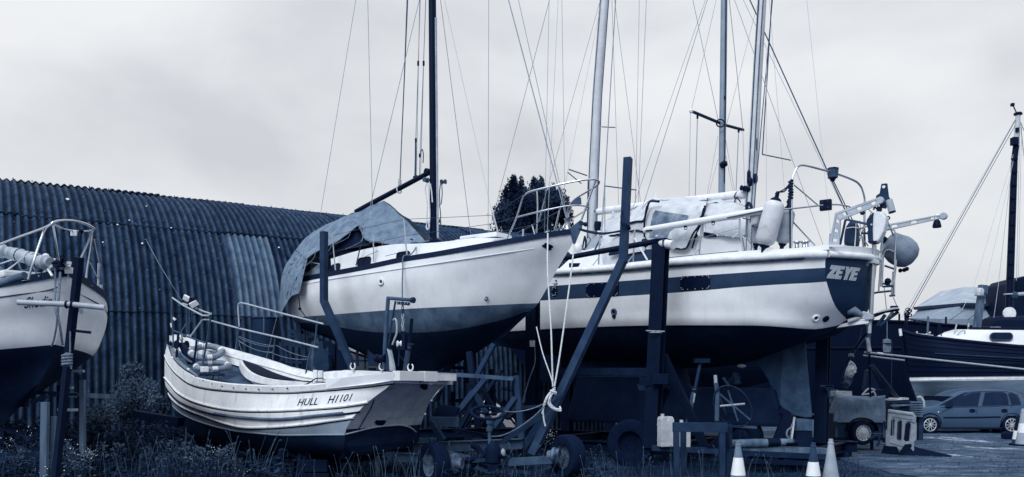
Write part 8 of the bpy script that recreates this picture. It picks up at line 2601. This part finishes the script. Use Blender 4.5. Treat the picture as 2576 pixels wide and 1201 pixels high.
mb.build('sheet',mat('mottled_sheet',.30,var=.5,scale=10,rough=.9,spots=.6,spot_g=.5,sscale=9),cp)
MB().tube(crom([G3(*p,21.9) for p in ((616,660),(605,720),(580,790),(545,870),(500,932))],16),.026,6).build('edge',M['foil'],cp)
pk=thing('pallet', 'stack of pale slatted pallets and boards behind the plastic barrier', 'pallet',gnd(2290,24))
for k in range(7):
 y=1012+k*5.5
 MB().bar(at(2262,y,23.8),at(2310-k,y+.5,23.8),.8,.035).build('board',M['wood'],pk)
for u in (2266,2286,2302):
 MB().bar(at(u,1014,23.9),gnd(u,23.9),.12,.7).build('block',M['steel'],pk)
MB().tube(crom([at(*b8(*p),23.4) for p in ((350,745),(365,740),(385,765),(388,800))],12),.03,6).build('hook_bar',M['foil'],pk)
bq=thing('clutter_shelf', 'low stack of dark boards and gear between the trailer and the barrier', 'boards',gnd(2235,22.5))
for k,(u0,v0,u1,v1,m_) in enumerate(((2228,1005,2275,1003, 'foil'),(2228,1012,2280,1010, 'steel'),(2230,1020,2285,1018, 'wood'),(2230,1030,2270,1030, 'steel_dark'),(2230,1042,2280,1042, 'steel_dark'))):
 MB().bar(at(u0,v0,22.5),at(u1,v1,22.5),.5,.05).build('board',M[m_],bq)
for u in (2232,2275):
 MB().bar(at(u,1003,22.5),gnd(u,22.5),.08,.4).build('leg',M['steel_dark'],bq)
tri=MB().prism([at(*a3(*p),23) for p in ((870,485),(900,480),(985,660),(845,660))],V(0,.2,0))
tp_=tag(tri.build('tall_board',M['steel_dark']), 'tall dark tapered board leaning behind the covered trailer', 'board')
# plastic crowd barrier
ba=thing('plastic_barrier', 'grey moulded plastic barrier with three openings standing on the gravel', 'barrier',gnd(2268,19.0))
Bp=lambda x,y,d=None: at(*b8(x,y),19.3 - (x - 175) / 170 * .55 if d is None else d)
thk=V(.02,.10,0)
out_b=[(195,818),(330,838),(345,850),(342,892),(348,895),(346,985),(333,1000),(332,1060),(322,1068),(180,1030),(170,1020),(172,935),(180,925),(182,870),(186,830)]
holes=[[(200,880),(208,866),(218,868),(222,880),(218,960),(208,972),(196,965)],[(236,890),(246,874),(258,876),(264,890),(262,985),(250,996),(232,985)],[(282,900),(294,882),(308,886),(314,900),(308,990),(296,1002),(272,992)]]
def plate_with_holes(outer,inners,conv,off,name,m,parent,bevel=.02):
 bm=bmesh.new()
 def loop(poly):
  vs=[bm.verts.new((x,y,0)) for x,y in poly]
  return [bm.edges.new((vs[i],vs[(i+1) % len(vs)])) for i in range(len(vs))]
 es=loop(outer)
 for h in inners:
  es += loop(h)
 bmesh.ops.triangle_fill(bm,use_beauty=True,use_dissolve=False,edges=es)
 # drop triangles that fall inside a hole
 def inside(p,poly):
  c=False
  for i in range(len(poly)):
   (x1,y1),(x2,y2)=poly[i],poly[i-1]
   if (y1 > p[1]) != (y2 > p[1]) and p[0] < (x2-x1)*(p[1]-y1)/(y2-y1)+x1:
    c=not c
  return c
 bad=[f for f in bm.faces if any(inside(f.calc_center_median()[:2],h) for h in inners)]
 bmesh.ops.delete(bm,geom=bad,context='FACES_ONLY')
 bmesh.ops.dissolve_limit(bm,angle_limit=.01,verts=bm.verts,edges=bm.edges)
 for v in bm.verts:
  v.co=conv(v.co.x,v.co.y)
 r=bmesh.ops.extrude_face_region(bm,geom=list(bm.faces))
 for v in [g for g in r['geom'] if isinstance(g,bmesh.types.BMVert)]:
  v.co += off
 bmesh.ops.recalc_face_normals(bm,faces=bm.faces)
 if bevel:
  bmesh.ops.bevel(bm,geom=[e for e in bm.edges if len(e.link_faces) == 2 and e.calc_face_angle(0) > 1.0],offset=bevel,segments=2,affect='EDGES')
 org=world_loc(parent)
 for v in bm.verts:
  v.co -= org
 me=bpy.data.meshes.new(name)
 bm.to_mesh(me)
 bm.free()
 me.materials.append(m)
 for p in me.polygons: p.use_smooth=True
 me.set_sharp_from_angle(angle=math.radians(35))
 return link_mesh(name,me,parent)
plate_with_holes(out_b,holes,Bp,thk, 'panel',M['barrier'],ba)
MB().tube([Bp(190,822)+V(.0,.03,0),Bp(332,842)+V(0,.03,0)],.045,10).build('top_bead',M['barrier'],ba)
MB().bar(Bp(205,846)-V(0,.012,0),Bp(320,864)-V(0,.012,0),.02,.05).build('rib',M['barrier'],ba)
MB().bar(Bp(190,1000)-V(0,.012,0),Bp(320,1036)-V(0,.012,0),.02,.03).build('rib',M['barrier'],ba)
fp=Bp(295,1062)
mb=MB().prism([V(fp.x-.22,fp.y-.02,0.01),V(fp.x+.75,fp.y-.35,0.01),V(fp.x+.80,fp.y-.30,.05),V(fp.x+.18,fp.y,.20),V(fp.x+.05,fp.y,.28),V(fp.x-.05,fp.y,.26)],V(.02,.14,0))
mb.build('foot',M['black_matt'],ba)
fp2=Bp(195,1030)
MB().prism([V(fp2.x-.12,fp2.y,0),V(fp2.x+.12,fp2.y,0),V(fp2.x+.05,fp2.y,.2),V(fp2.x-.05,fp2.y,.2)],V(.02,.5,0)).build('foot',M['black_matt'],ba)
# traffic cones
def cone(name,label,u,vtop,d,h=.75,body='cone_body',sleeve='cone_sleeve',neck='cone_body',s0=.30,s1=.66,group='traffic cones in the yard',base=True):
 p=V(at(u,vtop,d).x,d,0)
 t=thing(name,label, 'traffic cone',p,group)
 r0,r1=.145*h/.75,.030*h/.75
 rad=lambda z: r0 + (r1 - r0) * z / h
 m=MB()
 m.lathe([(rad(0),.035),(rad(s0*h),s0*h)],p,V(0,0,1),24)
 m.build('body',M[body],t)
 if sleeve:
  m=MB().lathe([(rad(s0*h)+.003,s0*h),(rad(s1*h)+.003,s1*h)],p,V(0,0,1),24)
  m.build('sleeve',M[sleeve],t)
 m=MB().lathe([(rad(s1*h) if sleeve else rad(s0*h),(s1 if sleeve else s0)*h),(rad(.9*h),.9*h),(rad(.9*h)+.008,.91*h),(rad(.96*h),.955*h),(r1+.006,.965*h),(r1+.004,h),(.001,h-.004)],p,V(0,0,1),24)
 m.build('neck',M[neck],t)
 if base:
  m=MB().box(p+V(0,0,.02),(.36*h/.75,.36*h/.75,.04),Matrix.Rotation(.4+u*.01,3, 'Z'))
  m.build('foot',M['black_matt'],t,bevel=.01)
 return t
cone('traffic_cone', 'traffic cone with a wide white sleeve and pale neck left of the other cones',1857,1108,13.2)
cone('traffic_cone', 'traffic cone with a dark neck and white sleeve just left of the plain tall cone',2046,1116,13.3,h=.72,body='cone_dark',neck='cone_dark',s0=.28,s1=.58)
cone('traffic_cone', 'plain faded cone without a sleeve overlapping the dark necked cone',2090,1105,13.5,h=.76,body='cone_pale',sleeve=None,neck='cone_pale',s0=.5)
cone('traffic_cone', 'dirty cone with two sleeves standing by the tyre behind the car',2560,1100-26,22.2,h=.74,body='cone_dark',sleeve='cone_sleeve',neck='steel_dark',s0=.20,s1=.50)
cone('traffic_cone', 'pale crumpled cone at the right edge in front of the rear of the car',2574,1040,22.0,h=.95,body='cone_pale',neck='cone_pale',s0=.35,s1=.6)
lt=thing('old_tyre_casing', 'old tyre lying flat on the gravel by the rear wheel of the car', 'tyre',gnd(2545,24.5))
c_=V(at(2550,1105,24.3).x,24.3,.10)
MB().lathe([(.20,-.09),(.27,-.10),(.31,-.07),(.32,0),(.31,.07),(.27,.10),(.20,.09),(.19,0),(.20,-.09)],c_,V(0,0,1),28).build('casing',M['tyre'],lt)
MB().torus(c_+V(0,0,.10),.22,.012,V(0,0,1),24,6).build('bead',M['black_matt'],lt)
# ------------------------------------------------------------------ parked car,nose to the left
car=thing('parked_car', 'grey five door hatchback parked side on with its nose to the left', 'car',gnd(2440,27.3))
DC=26.55
Cp=lambda x,y: b8(x,y)
sc_=DC/FOC
def cx(px): return (Cp(px,0)[0]-U0)*sc_
def cz(py): return EYE+(V0-Cp(0,py)[1])*sc_
W2=.82
# stations: x(px),sill,belt,top,half width factor,roof half factor
stn=[(326,880,842,832,.60,.50),(334,905,836,824,.74,.62),(350,915,825,812,.86,.72),(390,922,812,801,.95,.80),(440,922,804,795,.98,.83),(466,922,801,789,.99,.84),(500,922,799,776,1,.82),(560,922,797,742,1,.76),(620,922,796,714,1,.72),(660,922,795,704,1,.71),(720,922,794,699,1,.71),(800,922,792,698,1,.71),(880,922,788,703,1,.70),(940,922,784,711,.99,.68),(975,920,783,724,.98,.66),(1005,912,790,760,.95,.66),(1025,890,810,800,.88,.70),(1030,870,830,822,.80,.70)]
N_s=60
cur=[crom([V(s[0],s[i],0) for s in stn],N_s) for i in (1,2,3)]
wfa=crom([V(s[0],s[4],0) for s in stn],N_s)
wto=crom([V(s[0],s[5],0) for s in stn],N_s)
xs_=np.linspace(326,1030,N_s)
def interp(c,x):
 return float(np.interp(x,[p.x for p in c],[p.y for p in c]))
yc=DC+W2
mb=MB()
ringrows=[]
for x in xs_:
 zs,zbt,zt=cz(interp(cur[0],x)),cz(interp(cur[1],x)),cz(interp(cur[2],x))
 w,wt=W2*interp(wfa,x),W2*interp(wto,x)
 zt=max(zt,zbt+.005)
 X_=cx(x)
 half=[(w*.90,zs),(w*.985,zs+(zbt-zs)*.25),(w*1.0,zs+(zbt-zs)*.55),(w*.985,zs+(zbt-zs)*.9),(w*.95,zbt),(w*.95+(wt-w*.95)*.5,zbt+(zt-zbt)*.52),(wt*1.02,zbt+(zt-zbt)*.90),(wt*.90,zbt+(zt-zbt)*1.0),(wt*.5,zt+.025),(0,zt+.035)]
 row=[V(X_,yc-y,z) for y,z in half] + [V(X_,yc+y,z) for y,z in half[-2::-1]]
 ringrows.append(row)
# wheel arches: lift the sill over the wheels
WF,WR,RW=425,893,50
for x,row in zip(xs_,ringrows):
 for wc_ in (WF,WR):
  d=abs(x-wc_)
  if d < 60:
   lift=cz(905-math.sqrt(60 ** 2-d ** 2))
   for i in (0,1,-1,-2):
    if row[i].z < lift:
     row[i].z=lift
mb.grid(ringrows)
mb.grid([[r[0] for r in ringrows],[r[-1] for r in ringrows]])
for e in (0,-1):
 mb.add(ringrows[e],[tuple(range(len(ringrows[e])))])
cb_o=mb.build('body',M['car'],car,sharp=45)
BVC=bvh_of(cb_o)
def side(px,py,lift=.006):
 d=(at(*Cp(px,py),1)-V(0,0,EYE)).normalized()
 h=BVC.ray_cast(V(0,0,EYE),d,60)
 q=h[0] if h[0] is not None else at(*Cp(px,py),DC)
 return q+V(0,-lift,lift*.3)
def patch(name,poly,m,lift=.006,n=6,parent=car):
 """Polygon (fan of px corners,two chains) pressed on the car side."""
 lo,hi=poly
 lo_=crom([V(*p,0) for p in lo],n*2)
 hi_=crom([V(*p,0) for p in hi],n*2)
 mb=MB()
 mb.grid([[side(a.x+(b.x-a.x)*k/n,a.y+(b.y-a.y)*k/n,lift) for a,b in zip(lo_,hi_)] for k in range(n+1)])
 return mb.build(name,m,parent)
patch('window',[[(538,797),(600,796),(695,793)],[(541,775),(590,746),(640,724),(680,716),(712,714)]],M['car_glass'])
patch('window',[[(720,792),(800,790),(874,788)],[(737,716),(790,712),(830,713),(855,718),(868,755)]],M['car_glass'])
patch('window',[[(890,787),(915,786),(944,784)],[(868,722),(890,720),(915,730),(932,745)]],M['car_glass'])
patch('windscreen',[[(470,790),(500,790),(535,790)],[(560,744),(610,720),(640,712)]],M['car_glass'],lift=.004)
for poly in ([(505,800),(535,770),(545,765),(545,800)],):
 MB().prism([side(*p,.03) for p in poly],V(0,-.12,0)).build('wing_mirror',M['car_trim'],car,bevel=.015)
patch('side_moulding',[[(497,863),(660,863),(826,860)],[(497,856),(660,855),(826,852)]],M['car_trim'],lift=.014,n=2)
patch('sill_trim',[[(487,926),(660,927),(835,926)],[(487,915),(660,916),(835,915)]],M['car_trim'],lift=.01,n=2)
for x in (664,848):
 patch('door_handle',[[(x-17,828),(x,831),(x+17,828)],[(x-17,814),(x,809),(x+17,814)]],M['car_trim'],lift=.012,n=3)
for pts in (((545,800),(520,815),(490,830),(485,920)),((712,714),(695,793),(690,830),(692,918)),((860,722),(880,780),(892,800),(893,850),(862,880),(845,918))):
 MB().tube(crom([side(*p,.002) for p in pts],24),.007,5).build('door_seam',M['car_trim'],car)
for pts in (((500,790),(560,752),(620,724),(680,712),(740,710),(820,708),(880,714),(930,732)),((482,802),(640,799),(800,795),(940,788))):
 MB().tube(crom([side(*p,.003) for p in pts],40),.008,5).build('window_trim',M['car_trim'],car)
patch('headlamp',[[(331,838),(345,832),(365,824)],[(331,828),(345,820),(372,812)]],M['lamp'],lift=.008,n=3)
patch('bumper_strip',[[(329,880),(350,886),(372,888)],[(329,870),(350,874),(374,876)]],M['car_trim'],lift=.01,n=2)
patch('rear_lamp',[[(985,830),(1000,832),(1015,834)],[(975,790),(995,790),(1008,795)]],M['car_trim'],lift=.008,n=3)
MB().ball(side(470,827,.008),.022,8).build('side_repeater',M['lamp'],car)
for wx in (WF,WR):
 c_=V(cx(wx),DC+.10,.285)
 w_o=wheel(car,c_,V(0,-1,0),.285,.18,M['tyre'],M['car_trim'],rim=.68)
 mb=MB()
 for k in range(10):
  a=k*.628
  d_=V(math.cos(a),0,math.sin(a))
  mb.bar(c_+V(0,-.085,0)+d_*.03,c_+V(0,-.075,0)+d_*.185,.02,.034,up=V(0,1,0))
 mb.torus(c_+V(0,-.075,0),.19,.014,V(0,-1,0),24,6)
 mb.lathe([(.04,0),(.035,.02),(.001,.025)],c_+V(0,-.08,0),V(0,-1,0),12)
 mb.build('hubcap',M['chrome'],w_o)
 arc=[V(cx(wx)+math.cos(a)*.345,DC+.015,.30+math.sin(a)*.345) for a in np.linspace(.15,math.pi-.15,18)]
 MB().tube(arc,.018,6).build('arch_lip',M['car_trim'],car)
 MB().lathe([(.001,0),(.35,0),(.35,.5),(.001,.5)],V(cx(wx),DC+.16,.30),V(0,1,0),20).build('wheel_well',M['black_matt'],car)
 wheel(car,c_+V(0,2*W2-.2,0),V(0,1,0),.285,.18,M['tyre'],M['car_trim'],rim=.68)
mb=MB().box(V(cx(660),yc,cz(770)),(1.6,1.2,.35))
mb.build('seats',M['black_matt'],car)
# ================================================================== weeds and grass
rg=random.Random(21)
def clear_of(x,y):
 return not (x > 5.6+(y-14)*.12)
def blade_mesh(n,xr,yr,hmin,hmax,wid,accept,seed,lean=.35,clump=2.0,thr=-.2):
 r=np.random.default_rng(seed)
 vs,fs=[],[]
 cnt=0
 while cnt < n:
  x,y=r.uniform(*xr),yr[0]+(yr[1]-yr[0])*r.random() ** 1.4
  if not accept(x,y):
   cnt += 1
   continue
  nv=noise.noise(V(x*clump*.5,y*clump*.5,seed))
  if nv < thr and r.random() < .75:
   cnt += 1
   continue
  h=(hmin+(hmax-hmin)*r.random() ** 2)*(1+.8*nv)
  a=r.random()*6.283
  dx,dy=math.cos(a),math.sin(a)
  l=lean*h*(r.random()+.1)
  w=wid*(.6+r.random())
  z=ground_h(x,y)-.01
  px,py=-dy*w,dx*w
  k=len(vs)
  vs += [(x-px,y-py,z),(x+px,y+py,z),(x+px*.7+dx*l*.35,y+py*.7+dy*l*.35,z+h*.6),(x-px*.7+dx*l*.35,y-py*.7+dy*l*.35,z+h*.6),(x+dx*l,y+dy*l,z+h)]
  fs += [(k,k+1,k+2,k+3),(k+3,k+2,k+4)]
  cnt += 1
 return vs,fs
def stuff(name,vs,fs,m):
 me=bpy.data.meshes.new(name)
 me.from_pydata(vs,[],fs)
 me.materials.append(m)
 me.update()
 o=link_mesh(name,me)
 o['kind'] = 'stuff'
 return o
left_zone=lambda x,y: clear_of(x,y) and y > 11
v_,f_=blade_mesh(52000,(-10.5,7.5),(12.4,24),.03,.22,.006,left_zone,1)
stuff('grass',v_,f_,M['grass'])
v_,f_=blade_mesh(16000,(3.2,9.5),(13.6,21),.02,.09,.006,lambda x,y: x < 6.3 + (y - 14) * .22 + .5 * noise.noise(V(x,y,0)),4,thr=-.5)
stuff('short_grass',v_,f_,M['grass'])
v_,f_=blade_mesh(15000,(-9.6,-2.5),(11.6,18.2),.15,.58,.008,lambda x,y: x < -3.2 + .6 * noise.noise(V(y,0,4)) or y < 13.2 and x < -3.2,2,lean=.5,clump=1.4,thr=-.1)
stuff('long_grass',v_,f_,M['grass'])
def seeds(n,xr,yr,hr,seed,accept,m):
 r=random.Random(seed)
 mb=MB()
 for _ in range(n):
  x,y=r.uniform(*xr),r.uniform(*yr)
  if not accept(x,y):
   continue
  h=r.uniform(*hr)
  z=ground_h(x,y)
  a=r.random()*6.28
  l=h*r.uniform(.1,.35)
  top=V(x+math.cos(a)*l,y+math.sin(a)*l,z+h)
  mid=V(x+math.cos(a)*l*.3,y+math.sin(a)*l*.3,z+h*.6)
  e=top+V(math.cos(a)*l*.25,math.sin(a)*l*.25,h*r.uniform(.02,.12))
  mb.tube([V(x,y,z),mid,top],[.003,.0025,.002],3,cap=False)
  mb.tube([top,top.lerp(e,.4)+V(0,0,.012),e],[.002,.007,.002],4,cap=False)
 o=mb.build('seed_heads',m,None,(0,0,0))
 o['kind'] = 'stuff'
 return o
seeds(150,(-8.2,-3.6),(11.8,14.2),(.4,.85),3,lambda x,y: True,M['grass_dry'])
seeds(90,(-3.6,4.4),(12.8,15.2),(.22,.55),6,lambda x,y: True,M['grass_dry'])
seeds(46,(-3.0,.8),(12.6,14.2),(.35,.70),8,lambda x,y: True,M['grass_dry'])
def weed(mb,base,h,spread,leaves,r,size=.06,droop=.3):
 """A branching weed: stem with side shoots and many leaf blades."""
 tip=base+V(r.gauss(0,spread*.3),r.gauss(0,spread*.3),h)
 mb.tube([base,base.lerp(tip,.5)+V(r.gauss(0,.03),0,0),tip],[.008,.006,.003],4,cap=False)
 for k in range(leaves):
  t=r.random() ** .8
  p=base.lerp(tip,t)
  a=r.random()*6.283
  reach=spread*(1.05-t*.75)*r.random() ** .6
  q=p+V(math.cos(a)*reach,math.sin(a)*reach,reach*r.uniform(-.1,.8))
  d=V(math.cos(a+r.gauss(0,.6)),math.sin(a+r.gauss(0,.6)),r.uniform(-droop,.9)).normalized()
  x,_y=perp(d)
  b=r.random()*6.28
  w=(x*math.cos(b)+_y*math.sin(b))
  s=size*r.uniform(.5,1.4)
  mb.add([q-d*s*.5,q+w*s*.28,q+d*s*.6,q-w*s*.28],[(0,1,2,3)])
def weed_patch(n,area,hr,spread,leaves,seed,m,size=.06,name='weeds'):
 r=random.Random(seed)
 mb=MB()
 for _ in range(n):
  x,y=area(r)
  weed(mb,V(x,y,ground_h(x,y)),r.uniform(*hr),spread*r.uniform(.6,1.3),leaves,r,size)
 o=mb.build(name,m,None,(0,0,0))
 o['kind'] = 'stuff'
 return o
lm=mat('weed_leaf_light',.33,var=.4,scale=1.6,rough=.8)
weed_patch(60,lambda r: (r.uniform(-9.6,-5.6),r.uniform(14.4,17.6)),(.5,1.0),.30,190,31,M['leaf'])
weed_patch(34,lambda r: (r.uniform(-7.3,-4.4),r.uniform(12.2,14.2)),(.35,.75),.26,170,33,lm,.05)
weed_patch(26,lambda r: (r.uniform(-8.4,-6.4),r.uniform(11.6,13.4)),(.3,.6),.28,150,34,M['leaf'],.055)
weed_patch(18,lambda r: (r.uniform(-1.0,3.4),r.uniform(15.0,18.0)),(.2,.45),.2,110,36,M['leaf'],.045)
weed_patch(46,lambda r: (r.uniform(-7.6,-3.4),r.uniform(12.4,14.6)),(.25,.55),.34,150,41,M['leaf'],.085)
weed_patch(30,lambda r: (r.uniform(-9.0,-6.5),r.uniform(12.2,16.5)),(.4,.9),.36,170,43,M['leaf'],.075)
weed_patch(26,lambda r: (r.uniform(-2.6,2.2),r.uniform(13.2,15.4)),(.10,.28),.3,110,44,M['leaf'],.06)
# tall bushes that stand out
bush=thing('weed_bush', 'tall pale feathery bush growing against the shed left of the coble bow', 'bush',gnd(345,18.0))
mb=MB()
r8=random.Random(55)
leaf_cloud(mb,[px_lobe(340,985,18.0,42,46),px_lobe(330,945,18.0,26,36),px_lobe(372,1000,17.8,30,44),px_lobe(300,1020,17.6,36,40),px_lobe(345,930,18.0,16,26),px_lobe(395,1030,17.4,30,40),px_lobe(255,1050,17.0,40,36)],15000,.05,r8,up=.6)
mb.build('foliage',lm,bush)
mb=MB()
for _ in range(26):
 b_=gnd(330+r8.gauss(0,26),17.9)
 e=at(335+r8.gauss(0,30),r8.uniform(930,1010),17.9)
 mb.tube([b_,b_.lerp(e,.5)+V(r8.gauss(0,.05),0,0),e],[.014,.010,.004],5,cap=False)
mb.build('stem',M['wood'],bush)
def flower_plant(label,u,d,vtop,nfl,spread,seed):
 r=random.Random(seed)
 t=thing('flowering_weed',label, 'weed',gnd(u,d), 'white flowering weeds in the foreground')
 base=gnd(u,d)
 top=at(u,vtop,d)
 st,lf_,fl_=MB(),MB(),MB()
 for k in range(7):
  e=top+V(r.gauss(0,spread*.5),r.gauss(0,spread*.3),r.uniform(-.12,.02))
  st.tube([base,base.lerp(e,.45)+V(r.gauss(0,.02),0,0),e],[.007,.005,.003],4,cap=False)
 for k in range(90):
  tt_=r.random()
  p=base.lerp(top,tt_)+V(r.gauss(0,spread*(.9-.4*tt_)),r.gauss(0,spread*.5),0)
  a=r.random()*6.28
  dd=V(math.cos(a),math.sin(a),r.uniform(-.5,.4)).normalized()
  x,y=perp(dd)
  s=r.uniform(.05,.13)
  lf_.add([p,p+dd*s*.5+x*s*.18,p+dd*s,p+dd*s*.5-x*s*.18],[(0,1,2,3)])
 for k in range(nfl):
  c=top+V(r.gauss(0,spread*.7),r.gauss(0,spread*.4),r.gauss(-.02,.06))
  s=r.uniform(.004,.011)
  n_=V(r.gauss(0,.5),-.6+r.gauss(0,.3),1).normalized()
  x,y=perp(n_)
  fl_.add([c+(x*math.cos(q)+y*math.sin(q))*s*(1 if q_ % 2 == 0 else .55) for q_,q in enumerate(np.linspace(0,6.283,11)[:-1])],[tuple(range(10))])
 st.build('stem',M['leaf'],t)
 tag(lf_.build('leaves',lm,t),kind='stuff')
 tag(fl_.build('petals',M['flower'],t),kind='stuff')
 return t
flower_plant('round headed white flowering weed below the middle of the coble',546,13.8,1132,44,.14,1)
flower_plant('low white flowering weed at the bottom edge under the coble',600,13.3,1192,34,.22,2)
flower_plant('white flowering weed beside the foot of the timber props on the left',215,11.7,1142,40,.16,3)
flower_plant('sparse white flowering weed between the timber props and the ladder',138,11.9,1100,24,.18,4)
flower_plant('white flowering weed at the lower left under the cradle timbers',120,11.6,1186,22,.22,5)
flower_plant('faint white flowering weed at the far left edge below the boat keel',40,12.2,1108,16,.26,6)
flower_plant('white flowering weed behind the right hand trailer tyre',1384,14.6,1094,60,.12,7)
flower_plant('small white flowering weed left of the timber props',80,12.0,1078,14,.18,8)
# dark docks
for i,(u,d,vt,lb_) in enumerate(((465,13.4,1075, 'tall dark leafy weed standing alone in front of the long grass'),(400,13.0,1120, 'dark spiky weed among the pale seed heads left of the coble keel'))):
 t=thing('dock_weed',lb_, 'weed',gnd(u,d))
 mb=MB()
 r9=random.Random(70+i)
 for k in range(5):
  weed(mb,gnd(u+r9.gauss(0,12),d),(at(u,vt,d).z)*r9.uniform(.7,1),.16,120,r9,.05)
 mb.build('leaves',M['leaf'],t)['kind'] = 'stuff'
 MB().tube([gnd(u,d),at(u+3,vt,d)],[.010,.004],5).build('stem',M['wood'],t)
